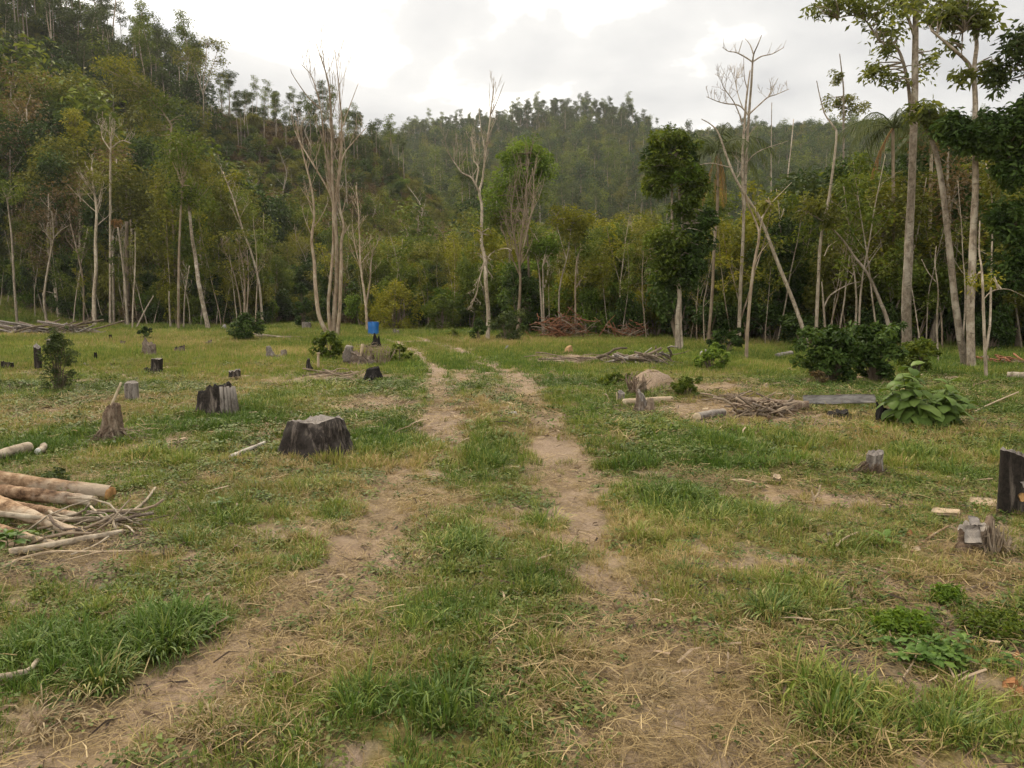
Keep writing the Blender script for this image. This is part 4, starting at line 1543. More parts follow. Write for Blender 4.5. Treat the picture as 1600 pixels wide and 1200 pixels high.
px_tree('stubby tan tree with a yellow green crown near the middle of the woods', (935, 515), [([(900, 515), (899, 454), (901, 410), (908, 385)], 5, 1.5), ([(900, 450), (912, 432), (925, 420)], 2.2, 1)], TB,
        [(935, 418, 20, 20, 'leaf_yellow', 14, 60, .15), (922, 428, 14, 12, 'leaf_yellow', 8, 50, .15), (910, 390, 14, 10, 'leaf_mid', 7, 50, .15)], D=40, seed=18)
# dark leafy column tree
px_tree('dark leafy tree with two stacked crowns on a pale trunk', (1059, 546), [
    ([(1059, 546), (1059, 494), (1062, 464), (1057, 421), (1051, 365), (1050, 300), (1052, 250)], 11, 3), ([(1059, 420), (1066, 350), (1061, 300), (1062, 260)], 6, 3), ([(1066, 545), (1063, 500), (1063, 470)], 6, 5, 'foot')], PB,
    [(1054, 232, 42, 24, 'leaf_dark', 34, 90, .17), (1054, 222, 38, 18, 'leaf_mid', 26, 80, .17), (1040, 375, 30, 18, 'leaf_mid', 10, 60, .17), (1066, 318, 30, 14, 'leaf_mid', 8, 60, .17), (1048, 262, 40, 22, 'leaf_mid', 20, 70, .17), (1072, 270, 24, 16, 'leaf_fresh', 7, 60, .17), (1040, 415, 26, 20, 'leaf_mid', 12, 70, .17), (1086, 420, 24, 22, 'leaf_dark', 12, 70, .17), (1027, 282, 20, 26, 'leaf_mid', 14, 85, .17), (1084, 292, 26, 26, 'leaf_mid', 18, 85, .17), (1074, 326, 30, 20, 'leaf_mid', 13, 85, .17),
     (1044, 380, 36, 26, 'leaf_mid', 22, 80, .17), (1082, 384, 28, 32, 'leaf_dark', 22, 90, .17), (1064, 430, 34, 22, 'leaf_dark', 26, 85, .17), (1100, 350, 16, 24, 'leaf_dark', 9, 75, .17)], seed=19)
# palms
M_PALM = leaf_mat('palm_leaflets', [(0.0, (0.045, 0.060, 0.022)), (0.5, (0.080, 0.105, 0.038)), (1.0, (0.15, 0.17, 0.07))], .2)


def palm(label, base, pts, w0, w1, D, n, length, seed, dead=0):
    r = np.random.default_rng(seed)
    T = px_tree(label, base, [(pts, w0, w1)], TB, (), D=D, seed=seed, name='palm_tree', cat='palm', front=n == 16)
    D = T.location.y
    root = np.array(T.location)
    top = P(*pts[-1], D) - root
    for i in range(n + dead):
        az = i * 2.4 + r.normal(0, .2)
        el = r.uniform(.1, 1.25) if i < n else r.uniform(-1.3, -.9)
        L = length * r.uniform(.8, 1.1) * (1 if i < n else .7)
        q = [top.copy()]
        for j in range(8):
            q.append(q[-1] + np.array([math.cos(az) * math.cos(el), math.sin(az) * math.cos(el), math.sin(el)]) * L / 8)
            el -= .30 if i < n else .05
        q = np.array(q)
        m = MB()
        m.tube(q, np.linspace(.035, .008, len(q)), 4, False, False, .7)
        lq = smooth_line(q, 40)[4:]
        tg = np.gradient(lq, axis=0)
        tg /= np.linalg.norm(tg, axis=1, keepdims=True)
        for s_ in (-1, 1):
            sdv = np.cross(tg, [0, 0, 1.0]) * s_
            d = sdv * .75 + tg * .5 + np.array([0, 0, -.75]) + r.normal(0, .12, tg.shape)
            d /= np.linalg.norm(d, axis=1, keepdims=True)
            ll = .62 * np.sin(np.linspace(.35, 2.9, len(lq))) * r.uniform(.85, 1.1, len(lq))
            e1, e2 = lq + d * ll[:, None] * .55, lq + d * ll[:, None] - np.array([0, 0, .12]) * ll[:, None]
            wv = tg * .022
            v = np.stack([lq - wv * .5, lq + wv * .5, e1 + wv, e1 - wv, e2], 1).reshape(-1, 3)
            b_ = np.arange(len(lq)) * 5
            m.add(v, np.stack([b_, b_ + 1, b_ + 2, b_ + 3], -1), np.stack([b_ + 3, b_ + 2, b_ + 4], -1), r.uniform(.1, .9))
        o = m.obj('frond', M_PALM if i < n else MAT['orange_dead'], T)
        if i >= n:
            o['label'] = 'dead hanging frond'
    return T


MAT['orange_dead'] = leaf_mat('orange_dead', [(0.0, (0.16, 0.085, 0.03)), (0.5, (0.27, 0.155, 0.06)), (1.0, (0.36, 0.23, 0.10))], .2)
palm('slim palm with drooping fronds behind the dark leafy two crowned tree', (1107, 516), [(1107, 516), (1113, 451), (1116, 386), (1121, 321), (1122, 240)], 6, 5, 40, 16, 3.0, 31, 4)
palm('short palm with drooping fronds and an orange dead frond behind the tallest pale trunk', (1398, 540), [(1398, 540), (1397, 420), (1396, 300), (1395, 200)], 6, 6, 31, 17, 2.9, 32, 1)
palm('bushy palm with long drooping fronds right of the palm with the orange dead frond', (1450, 535), [(1450, 535), (1452, 400), (1455, 260), (1455, 215)], 6, 6, 33, 15, 2.6, 33, 0)

# tall leafless pair right of the palm
px_tree('tallest leafless white tree with branching arms against the sky', (1155, 524), [
    ([(1155, 524), (1157, 451), (1162, 343), (1160, 258), (1164, 180), (1168, 140), (1172, 110)], 7.5, 2.2), ([(1163, 330), (1166, 256), (1170, 183), (1174, 130), (1176, 97), (1178, 84), (1184, 70), (1190, 55)], 6, 1.2),
    ([(1176, 97), (1164, 89), (1150, 82), (1138, 80), (1129, 74)], 3, 1), ([(1177, 96), (1190, 88), (1207, 84), (1225, 74)], 3, 1), ([(1177, 84), (1172, 70), (1164, 60)], 2.4, .9), ([(1154, 83), (1158, 70), (1160, 63)], 1.6, .8),
    ([(1170, 180), (1155, 165), (1135, 162), (1120, 158), (1104, 151)], 3.2, 1), ([(1171, 178), (1185, 165), (1200, 152), (1212, 148), (1233, 139)], 3.2, 1), ([(1200, 152), (1207, 138), (1216, 122)], 2, .8),
    ([(1160, 190), (1147, 160), (1130, 135), (1128, 118)], 2.5, .8), ([(1162, 172), (1154, 150), (1150, 125), (1165, 118)], 2, .7), ([(1168, 140), (1163, 120), (1162, 85)], 2, .8)],
    PB, (), seed=41, name='bare_tree', twigs=[dict(i=2, n=5, len=22, sub=0), dict(i=3, n=5, len=22, sub=0), dict(i=6, n=8, len=30, rise=(.4, 1.3)), dict(i=7, n=8, len=30, rise=(.4, 1.3)), dict(i=9, n=9, len=40, rise=(.3, 1.2)), dict(i=10, n=8, len=34),
                                              dict(i=0, n=7, t0=.45, t1=.7, len=45, rise=(.5, 1.1))])
px_tree('crooked slim trunk bending right in front of the tallest leafless white tree', (1166, 562), [
    ([(1166, 562), (1169, 500), (1177, 421), (1186, 371), (1182, 350), (1168, 318), (1164, 300)], 7, 2.2), ([(1186, 372), (1192, 340), (1207, 315)], 2.5, 1), ([(1177, 425), (1185, 400), (1200, 380)], 2, .8)], TB,
    [(1200, 322, 14, 9, 'leaf_olive', 6, 40, .12)], seed=42, leaf_part='leaf_tuft')
px_tree('white trunk leaning steeply to the left over the forest edge', (1262, 548), [
    ([(1262, 548), (1256, 520), (1240, 473), (1214, 408), (1188, 343), (1155, 290), (1138, 252), (1123, 209), (1110, 194), (1096, 186)], 9, 1.4), ([(1188, 343), (1205, 318), (1222, 300), (1237, 285)], 2.6, .9),
    ([(1142, 262), (1110, 255), (1075, 262)], 2, .8), ([(1150, 280), (1180, 240), (1232, 220)], 2.2, .8)], PB, (), seed=43, name='bare_tree', D=28)
px_tree('pale slim tree with a crooked leafless tip right of the steeply leaning white trunk', (1275, 523), [
    ([(1275, 523), (1279, 430), (1283, 365), (1296, 300), (1307, 213), (1302, 196), (1289, 178), (1281, 150), (1276, 126)], 7, 1.2), ([(1292, 515), (1287, 475), (1284, 440)], 5, 2, 'foot'),
    ([(1287, 480), (1297, 462), (1315, 450), (1330, 443), (1345, 440)], 3.5, 1.2), ([(1325, 445), (1334, 425), (1335, 405)], 2, .8), ([(1288, 400), (1295, 385), (1308, 376)], 2, .8)], PB, (), seed=44, name='bare_tree', D=31)
px_tree('dead pole ending in a ragged splinter against the sky', (1318, 520), [([(1318, 520), (1318, 300), (1318, 180), (1318, 140), (1315, 110), (1312, 84)], 5, 1.6)], GB, [(1308, 122, 10, 10, 'leaf_olive', 7, 45, .2), (1330, 165, 30, 14, 'leaf_olive', 14, 60, .2), (1300, 160, 14, 10, 'leaf_olive', 7, 50, .2)], D=52, front=False, seed=45, leaf_part='leaf_tuft')
px_tree('slim bare pole above the canopy right of the tallest leafless white tree', (1224, 520), [([(1224, 520), (1222, 380), (1229, 291), (1236, 230), (1240, 186)], 4, 1.4)], PB, (), D=46, front=False, seed=46, name='bare_tree')
px_tree('slim bare pole rising above the canopy directly behind the tallest leafless white tree', (1204, 518), [([(1204, 518), (1205, 380), (1205, 243), (1206, 160)], 3.4, 1.2)], PB, (), D=50, front=False, seed=47, name='bare_tree')
px_tree('grey trunk arching left above the big dark bushes', (1392, 540), [
    ([(1392, 540), (1388, 500), (1373, 462), (1355, 425), (1335, 400), (1317, 375), (1292, 350), (1262, 332)], 8, 2), ([(1352, 420), (1365, 400), (1377, 383)], 2.4, 1)], GB, [(1265, 325, 34, 14, 'leaf_olive', 12, 60, .14), (1300, 345, 20, 10, 'leaf_olive', 8, 50, .14)], D=29, seed=48, leaf_part='leaf_tuft')

# the three big trunks at the right
px_tree('tallest tree with a thick pale speckled trunk leaving the top of the picture', (1415, 562), [
    ([(1415, 562), (1417, 525), (1416, 475), (1419, 412), (1421, 362), (1424, 300), (1426, 237), (1429, 162), (1430, 75), (1431, 0), (1433, -110)], 19, 9),
    ([(1425, 200), (1420, 140), (1412, 100), (1402, 76), (1388, 68), (1375, 64), (1362, 45), (1350, 30), (1332, 24), (1310, 28)], 7, 1.6), ([(1430, 60), (1415, 20), (1395, -10), (1350, -40)], 6, 2), ([(1431, 10), (1455, -30), (1480, -60)], 5, 2),
    ([(1429, 12), (1405, 10), (1385, 6)], 3, 1.2)],
    GB, [(1300, 10, 40, 13, 'leaf_sky', 32, 10, .20), (1350, 22, 36, 16, 'leaf_sky', 32, 10, .20), (1395, 48, 28, 20, 'leaf_sky', 27, 10, .20), (1368, 112, 24, 13, 'leaf_sky', 22, 10, .20), (1392, 128, 22, 10, 'leaf_sky', 12, 9, .20), (1445, 95, 11, 36, 'leaf_sky', 16, 8, .20),
         (1410, 8, 40, 18, 'leaf_sky', 28, 10, .20), (1350, -45, 100, 34, 'leaf_sky', 55, 16, .20), (1450, -50, 70, 34, 'leaf_sky', 41, 16, .20), (1380, 80, 16, 10, 'leaf_sky', 11, 8, .20)], D=24, seed=51, sides=12, twigs=[dict(i=0, n=9, t0=.15, t1=.8, len=18, rise=(-.3, .9), sub=1, thick=.10)])
px_tree('thick grey trunk leaning left and paired at its foot with an upright forked one', (1508, 572), [
    ([(1508, 572), (1498, 510), (1490, 450), (1484, 390), (1478, 340), (1472, 290), (1464, 245), (1458, 226), (1447, 200), (1435, 182)], 14, 6)], GB, [(1440, 175, 24, 14, 'leaf_sky', 16, 19, .20), (1470, 190, 20, 14, 'leaf_sky', 13, 19, .20)], seed=52, sides=10, twigs=[dict(i=0, n=7, t0=.2, t1=.9, len=20, rise=(-.3, .9), sub=1, thick=.12)])
px_tree('thick grey upright trunk forking into a leafy top near the right edge', (1518, 574), [
    ([(1518, 574), (1516, 500), (1519, 420), (1521, 360), (1524, 300), (1524, 250), (1524, 160), (1522, 110), (1526, 70), (1523, 46)], 16, 6), ([(1522, 118), (1511, 97), (1491, 78), (1470, 60), (1455, 48)], 8, 3), ([(1502, 90), (1503, 70), (1505, 50)], 2.4, 1)], GB,
    [(1468, 28, 26, 18, 'leaf_sky', 28, 11, .20), (1505, 22, 32, 18, 'leaf_sky', 32, 11, .20), (1533, 34, 20, 20, 'leaf_sky', 22, 11, .20), (1490, -20, 70, 26, 'leaf_sky', 38, 16, .20), (1492, 66, 14, 8, 'leaf_sky', 8, 9, .20), (1545, 112, 16, 14, 'leaf_sky', 12, 16, .20), (1505, 120, 16, 10, 'leaf_sky', 8, 14, .20)], seed=53, sides=10, twigs=[dict(i=0, n=7, t0=.2, t1=.8, len=18, rise=(-.3, .9), sub=1, thick=.10)])
px_tree('slim speckled white trunk with a few yellow leaves near the right edge', (1541, 588), [
    ([(1541, 588), (1538, 520), (1536, 460), (1534, 420), (1530, 392), (1531, 345)], 6.5, 2), ([(1535, 470), (1550, 455), (1575, 452), (1600, 463)], 2, 1)], PB, [(1543, 440, 12, 9, 'leaf_yellow', 6, 26, .09), (1560, 440, 8, 8, 'leaf_yellow', 4, 24, .09)], seed=54, leaf_part='leaf_tuft')
px_tree('slim wavy pale stem between the tallest trunk and the leaning grey trunk', (1466, 566), [([(1466, 566), (1464, 500), (1466, 455), (1461, 412), (1463, 385)], 3.6, 1.2), ([(1462, 440), (1450, 425), (1440, 405)], 1.6, .8)], PB, (), seed=55, name='bare_tree')
px_tree('dark tree with feathery overhanging foliage at the right edge', (1670, 590), [
    ([(1670, 590), (1668, 480), (1660, 350), (1650, 230), (1645, 120)], 15, 6), ([(1660, 330), (1610, 270), (1550, 230), (1510, 215)], 7, 2), ([(1664, 420), (1620, 380), (1585, 350)], 5, 2), ([(1648, 180), (1610, 120), (1588, 85)], 5, 1.5)], BB,
    [(1512, 205, 34, 24, 'leaf_dark', 26, 90, .16), (1552, 215, 40, 32, 'leaf_dark', 34, 90, .16), (1605, 190, 40, 30, 'leaf_dark', 30, 90, .16), (1640, 250, 50, 50, 'leaf_dark', 30, 90, .17), (1585, 345, 28, 36, 'leaf_dark', 26, 85, .16), (1640, 390, 44, 50, 'leaf_dark', 30, 85, .17),
     (1590, 430, 22, 30, 'leaf_dark', 14, 80, .16), (1585, 270, 40, 24, 'leaf_dark', 20, 80, .16), (1590, 75, 20, 30, 'leaf_blue', 13, 40, .17), (1575, 120, 16, 22, 'leaf_blue', 9, 38, .17), (1630, 90, 40, 50, 'leaf_blue', 18, 50, .17)], D=19, seed=56)

# trunks that stand out along the left forest edge
for i, (lab, base, st, bk, cr, D_, tw) in enumerate([
    ('white trunked tree with a forked leafless top at the left forest edge', (148, 507), [([(148, 507), (147, 460), (150, 420), (149, 380), (151, 330), (147, 300), (143, 262)], 8, 3), ([(151, 328), (155, 316), (158, 295)], 3, 1.2), ([(147, 300), (135, 303), (108, 303)], 2, .8)], PB, [(150, 285, 26, 16, 'leaf_olive', 10, 50, .2)], 57, [dict(i=0, n=11, t0=.6, len=60)]),
    ('slim pale trunk leaning slightly left beside the far left branch heap', (27, 510), [([(27, 510), (22, 440), (18, 370), (11, 310)], 5, 2.5)], PB, [(12, 300, 30, 18, 'leaf_mid', 12, 60, .2)], 58, None),
    ('crooked white stem forking in a Y beside the far left branch heap', (74, 512), [([(74, 512), (69, 470), (73, 430), (80, 392), (84, 370), (81, 330)], 5, 1.5), ([(84, 372), (95, 360), (108, 352)], 2, 1), ([(69, 472), (67, 458)], 3, 2)], PB, (), 57, [dict(i=0, n=9, t0=.55, len=55)]),
    ('bright white slim stem leaning left in the middle of the left forest edge', (200, 510), [([(200, 510), (197, 470), (194, 430), (189, 390), (184, 355)], 6, 2.5)], PB, (), 55, [dict(i=0, n=7, t0=.6, len=40)]),
    ('very thin white stem right beside the bright white leaning stem', (207, 519), [([(207, 519), (208, 470), (211, 420), (211, 362)], 3.2, 1.2)], PB, (), 50, None),
    ('straight tan trunk rising into the leaves right of the two thin white stems', (279, 519), [([(279, 519), (279, 450), (280, 390), (282, 340), (285, 290)], 5.5, 3)], TB, [(283, 235, 34, 40, 'leaf_mid', 26, 75, .2), (275, 300, 22, 24, 'leaf_dark', 10, 60, .2)], 49, None),
    ('thin pale stem close behind the straight tan trunk', (287, 518), [([(287, 518), (289, 460), (296, 415)], 3.2, 1.6)], PB, (), 50, [dict(i=0, n=5, t0=.5, len=35)]),
    ('thick speckled trunk leaning left near the round dark bush', (326, 517), [([(326, 517), (318, 480), (310, 440), (305, 400), (300, 370), (296, 330)], 9, 5)], GB, [(292, 300, 34, 28, 'leaf_mid', 18, 70, .2), (320, 270, 26, 22, 'leaf_olive', 12, 60, .2)], 50, None),
    ('long thin pale trunk slanting up to the left above the round dark bush', (410, 496), [([(410, 496), (405, 440), (395, 400), (380, 360), (365, 312), (348, 268)], 5, 2)], PB, [(360, 278, 24, 16, 'leaf_yellow', 10, 50, .2)], 56, [dict(i=0, n=5, t0=.6, len=40)]),
    ('bunch of thin tan stems rising behind the round dark bush', (381, 496), [([(381, 496), (382, 440), (377, 400), (369, 372)], 4.5, 1.5), ([(384, 496), (388, 440), (386, 390)], 4, 1.5, 'foot'), ([(379, 496), (372, 450), (358, 405), (345, 390)], 3, 1, 'foot')], TB, (), 56, [dict(i=0, n=8, t0=.4, len=40), dict(i=1, n=8, t0=.4, len=45), dict(i=2, n=7, t0=.4, len=40)]),
    ('broken brown trunk with a torn top in the left woods', (199, 505), [([(199, 505), (199, 430), (198, 390), (198, 346)], 8, 6)], BB, (), 61, None),
    ('grey dead trunk left of the broken brown one', (178, 505), [([(178, 505), (177, 430), (176, 368)], 5, 4)], GB, [(180, 348, 8, 4, 'orange_dead', 5, 40, .2)], 61, None),
    ('thin white stem slanting right against the left woods', (212, 512), [([(212, 512), (226, 486), (240, 462)], 3.4, 2)], PB, (), 52, None),
    ('thin brown trunk slanting up left behind the white forked tree', (131, 500), [([(131, 500), (130, 440), (120, 390), (110, 350)], 4.5, 2)], TB, (), 63, [dict(i=0, n=7, t0=.5, len=40)]),
    ('short white stub stem standing at the foot of the left woods', (267, 517), [([(267, 517), (265, 485), (264, 455)], 4, 2.5)], PB, (), 51, None),
    ('dry stemmed tree with pale bare limbs high in the left woods', (172, 500), [([(172, 500), (172, 300), (173, 230), (175, 200)], 5, 2), ([(173, 235), (160, 215), (158, 195)], 2.4, 1), ([(173, 232), (190, 220), (205, 224)], 2.4, 1)], PB, (), 70, [dict(i=0, n=8, t0=.7, len=40), dict(i=1, n=5, len=30), dict(i=2, n=5, len=30)]),
    ('yellowish broad crowned tree with a bare white limb high in the left woods', (255, 500), [([(255, 500), (258, 350), (265, 240), (268, 195)], 6, 3), ([(268, 195), (252, 172), (238, 160), (225, 140)], 3.5, 1.4)], TB, [(185, 108, 28, 20, 'leaf_yellow', 16, 60, .26), (215, 140, 38, 26, 'leaf_olive', 24, 65, .26), (258, 172, 34, 24, 'leaf_mid', 20, 65, .26), (240, 195, 30, 22, 'leaf_olive', 14, 60, .26)], 72, None),
    ('yellow green round crowned tree high in the far left woods', (112, 500), [([(112, 500), (112, 300), (115, 215)], 4, 2)], TB, [(117, 188, 20, 16, 'leaf_yellow', 14, 70, .24), (125, 208, 16, 12, 'leaf_yellow', 8, 60, .24)], 74, None),
]):
    px_tree(lab, base, st, bk, cr, D=D_, seed=70 + i, twigs=tw, name='bare_tree' if not cr else 'tree')

# pale crowned tree on the left skyline
px_tree('thin stemmed tree with separate leaf tufts standing out on the left skyline', (322, 190), [([(318, 215), (318, 160), (318, 130), (316, 100)], 3, 1), ([(318, 145), (330, 110), (340, 80)], 2, .8), ([(318, 150), (305, 110), (290, 95)], 2, .8), ([(318, 128), (322, 95), (323, 70)], 2, .8)], PB,
        [(322, 66, 10, 6, 'leaf_olive', 14, 16, .34), (342, 72, 12, 7, 'leaf_olive', 16, 16, .34), (300, 80, 14, 7, 'leaf_olive', 18, 16, .34), (278, 88, 12, 8, 'leaf_olive', 16, 16, .34), (310, 100, 22, 12, 'leaf_olive', 24, 16, .34), (348, 96, 8, 8, 'leaf_olive', 10, 16, .34), (330, 115, 18, 12, 'leaf_olive', 16, 16, .34)], D=120, seed=95, foot=False)

# ------------------------------------------------------------------ shrubs and plants in the clearing
def px_bush(label, cx, base, w, h, mat, leaf, clumps, per, D=None, seed=1, name='shrub', cat='shrub', narrow=0.0, bark=None, flat=.45, droop=.2, aspect=.42):
    r = np.random.default_rng(seed)
    if D is None:
        D = float(ground_px(cx, base)[1])
    k = pxm(D)
    b = P(cx, base, D)
    root = np.array([b[0], D, float(terrain(b[0], D))])
    T = thing(name, label, cat, root)
    W, Hh = w * k * .5, h * k
    st, L = MB(), MB()
    cs = []
    for i in range(clumps):
        u = r.uniform(.06, 1)
        prof = (math.sin(math.pi * min(1, u * .9 + .12)) ** .6) if not narrow else (1.02 - u) ** narrow
        a = r.uniform(0, 6.283)
        rr = W * prof * math.sqrt(r.uniform(.15, 1))
        cs.append(np.array([rr * math.cos(a), rr * math.sin(a), u * Hh * .93]))
    cr_ = max(.28 * min(W, Hh * .5), .05)
    for i in range(max(4, clumps // 4)):             # longer shoots that break the outline
        a = r.uniform(0, 6.283)
        u = r.uniform(.35, 1.0)
        o_ = W * r.uniform(.75, 1.18) * (1 if not narrow else (1.05 - u) ** narrow)
        cs.append(np.array([o_ * math.cos(a), o_ * math.sin(a), min(u * Hh * r.uniform(.8, 1.12), Hh * 1.08)]))
    nb = len(cs)
    keep_ = r.uniform(0, 1, nb) < .9
    cs = [c for c, q in zip(cs, keep_) if q]
    crown_leaves(L, r, cs, cr_ * 1.12, int(per * .8), leaf, flat - .1, aspect, droop, .85)
    FEET.append((root[0], root[1], W * .35))
    for c in cs[::2]:
        f = np.array([c[0] * .15, c[1] * .15, -.08])
        st.tube(smooth_line([f, c * .5 + np.array([0, 0, .1 * Hh]), c], 5), np.linspace(.018, .005, 5) * max(W, .4) ** .5, 4, False, False)
    st.obj('stem', bark or BB, T)
    L.obj('foliage', MAT[mat], T)
    return T


px_bush('feathery blue green shrub hiding charred stumps at the far left', 92, 608, 56, 96, 'leaf_blue', .055, 52, 62, seed=1, narrow=.55)
px_bush('upper sprig of dark shrub growing behind the feathery blue green shrub', 104, 560, 34, 66, 'leaf_blue', .07, 16, 40, D=19, seed=2, narrow=.5)
px_bush('round dark bush at the edge of the left woods', 385, 533, 48, 44, 'leaf_dark', .13, 40, 90, seed=3)
px_bush('narrow conical young tree in front of the yellow grass', 473, 490, 28, 78, 'leaf_dark', .17, 50, 70, D=50, seed=4, narrow=.55, name='young_tree', cat='young tree')
px_bush('dark bush at the foot of the many stemmed leafless tree', 515, 565, 42, 46, 'leaf_mid', .11, 34, 75, seed=5)
px_bush('bright bushy shrub with glossy leaves beside the far grey stone on the right', 1112, 577, 44, 36, 'leaf_fresh', .10, 36, 80, seed=6)
px_bush('low dark bush under the pale tall leafless pair', 1132, 552, 50, 40, 'leaf_dark', .13, 26, 80, seed=7)
px_bush('big dark bush left of the tallest trunk', 1296, 600, 84, 84, 'leaf_dark', .13, 62, 75, seed=8)
px_bush('big dark bush in front of the tallest trunk', 1366, 598, 72, 90, 'leaf_dark', .13, 52, 75, seed=9)
px_bush('smaller dark bush with lighter leaves right of the tallest trunk', 1432, 582, 56, 56, 'leaf_mid', .12, 34, 60, seed=10)
px_bush('yellowish sprig growing out of the big dark bushes', 1345, 575, 40, 80, 'leaf_mid', .12, 18, 45, D=19.2, seed=11)
px_bush('pale silvery bush beside the half dead tree', 792, 534, 46, 48, 'leaf_blue', .14, 34, 75, seed=12, flat=.3)
px_bush('dark ivy covered mound at the foot of the half dead tree', 748, 534, 24, 38, 'leaf_dark', .12, 22, 75, seed=13)
px_bush('tall dark bush behind the brushy leafless tree', 815, 520, 64, 112, 'leaf_dark', .17, 70, 90, D=41, seed=14)
px_bush('small dark bush beside the track bend', 710, 529, 18, 14, 'leaf_mid', .10, 12, 50, seed=15)
px_bush('rounded yellow green bush behind the blue barrel', 618, 505, 76, 78, 'leaf_yellow', .17, 60, 80, D=49, seed=16)
px_bush('dark green bush in the gap of the forest edge left of the half dead tree', 690, 505, 58, 58, 'leaf_mid', .17, 46, 85, D=48, seed=17)
px_bush('leafy sprig sprouting behind the pale brown root stump', 226, 530, 22, 22, 'leaf_dark', .11, 14, 60, seed=18)
px_bush('dark low weed clump behind the dark root clump near the earth heap', 962, 608, 44, 22, 'leaf_mid', .07, 26, 70, seed=19, name='weed_clump', cat='weeds')
px_bush('leafy weed clump between the earth heap and the bare soil', 1072, 622, 44, 30, 'leaf_mid', .07, 26, 60, seed=20, name='weed_clump', cat='weeds')
px_bush('pair of leafy weeds in front of the blue barrel', 625, 566, 40, 26, 'leaf_mid', .09, 16, 50, seed=21, name='weed_clump', cat='weeds')
px_bush('grey green feathery weed at the right edge above the lush herb', 1552, 990, 100, 22, 'leaf_mid', .026, 56, 40, seed=22, name='weed_clump', cat='weeds')
px_bush('low fresh weed left of the lush herb', 1400, 985, 90, 24, 'leaf_fresh', .035, 46, 50, seed=23, name='weed_clump', cat='weeds')
px_bush('light green weed above the lush herb', 1480, 945, 40, 22, 'leaf_fresh', .03, 26, 60, seed=24, name='weed_clump', cat='weeds')
px_bush('green sprigs growing over the sawn orange log', 80, 772, 44, 30, 'leaf_blue', .05, 18, 40, seed=25, name='weed_clump', cat='weeds')
px_bush('low clover like weed between the sawn logs', 120, 778, 60, 18, 'leaf_fresh', .03, 30, 50, seed=26, name='weed_clump', cat='weeds')
px_bush('dead leafed brown sprig near the foot of the big dark bushes', 1280, 606, 24, 22, 'leaf_brown', .08, 10, 40, seed=27)

# large-leaved plant: every big leaf is a part
M_BIG = leaf_mat('big_leaf', [(0.0, (0.065, 0.110, 0.024)), (0.5, (0.120, 0.185, 0.040)), (1.0, (0.19, 0.26, 0.065))], .5, .25, .5)


def big_leaf(seed, L=.30, W=.085, droop=1.0):
    r = np.random.default_rng(seed)
    m = MB()
    n = 7
    v = []
    el, x, z = .35, 0.0, 0.0
    for i in range(n):
        u = i / (n - 1)
        w = W * (math.sin(math.pi * min(u * .93 + .07, 1)) ** .8) * (.5 if i == n - 1 else 1)
        w = max(w, .002)
        dz = .32 * w
        wav = .006 * math.sin(i * 2.1 + seed)
        v += [(x, -w, z - dz * .6 + wav), (x, -w * .5, z + dz * .15), (x, 0, z - .1 * dz), (x, w * .5, z + dz * .15), (x, w, z - dz * .6 - wav)]
        x += math.cos(el) * L / (n - 1)
        z += math.sin(el) * L / (n - 1)
        el -= droop * (.30 + .1 * r.uniform(-1, 1))
    q = [(i * 5 + j, i * 5 + j + 1, (i + 1) * 5 + j + 1, (i + 1) * 5 + j) for i in range(n - 1) for j in range(4)]
    m.add(v, q, None, r.uniform(.3, .7))
    return m


def leaf_plant(label, base, name, cat, clumps, leafmesh, nleaf, k_len, seed, stem_r=.012, D=None):
    """clumps: (x offset m, y offset m, height m); leaves spiral round the top of each stalk."""
    r = np.random.default_rng(seed)
    b = G(*base)
    T = thing(name, label, cat, b)
    first = {}
    for (ox, oy, h) in clumps:
        st = MB()
        pts = smooth_line([(ox * .3, oy * .3, -.05), (ox * .7, oy * .7, h * .5), (ox, oy, h)], 8)
        st.tube(pts, np.linspace(stem_r, stem_r * .4, 8), 5, False, True)
        st.obj('stalk', MAT['stalk_green'], T)
        for i in range(nleaf):
            u = 1 - .75 * (i / nleaf) ** 1.1
            p = poly_at(pts, max(u, .12))
            az = i * 2.4 + r.normal(0, .25)
            me = leafmesh[r.integers(len(leafmesh))]
            o = bpy.data.objects.new('leaf', me)
            COL.objects.link(o)
            o.parent = T
            o.location = tuple(float(c) for c in p)
            o.rotation_euler = (r.normal(0, .25), -r.uniform(-.1, .5) + (1 - u) * .5, az)
            s = k_len * r.uniform(.75, 1.15) * (.65 + .5 * min(1, (1 - u) * 2.2))
            o.scale = (s, s, s)
    return T


MAT['stalk_green'] = bark_mat('stalk_green', [(0.3, (0.06, 0.085, 0.03)), (0.7, (0.11, 0.14, 0.055))])
bl = [big_leaf(i).mesh('leaf', M_BIG, True) for i in range(5)]
leaf_plant('large plant with long drooping grey green leaves beside the charred plank stump', (1442, 668), 'large_leaved_plant', 'plant',
           [(-.30, 0, .70), (-.12, .15, .80), (-.22, -.15, .55), (-.42, .05, .5), (.30, 0, .60), (.42, .1, .45), (.22, -.12, .42), (.5, -.05, .34), (0, -.1, .35)], bl, 16, 1.0, 5)
M_HERB = leaf_mat('herb_leaf', [(0.0, (0.045, 0.095, 0.018)), (0.5, (0.085, 0.155, 0.028)), (1.0, (0.14, 0.22, 0.045))], .7, .25, .45)
hl = [big_leaf(20 + i, .075, .016, .55).mesh('leaf', M_HERB, True) for i in range(5)]
rr_ = np.random.default_rng(8)
leaf_plant('lush bright green herb with dense spoon shaped leaves at the lower right', (1475, 1035), 'leafy_herb', 'herb',
           [(rr_.uniform(-.27, .27), rr_.uniform(-.12, .14), rr_.uniform(.05, .10)) for _ in range(22)], hl, 8, 1.0, 6, .004)
dl = [big_leaf(40 + i, .15, .028, .45).mesh('leaf', M_HERB, True) for i in range(3)]
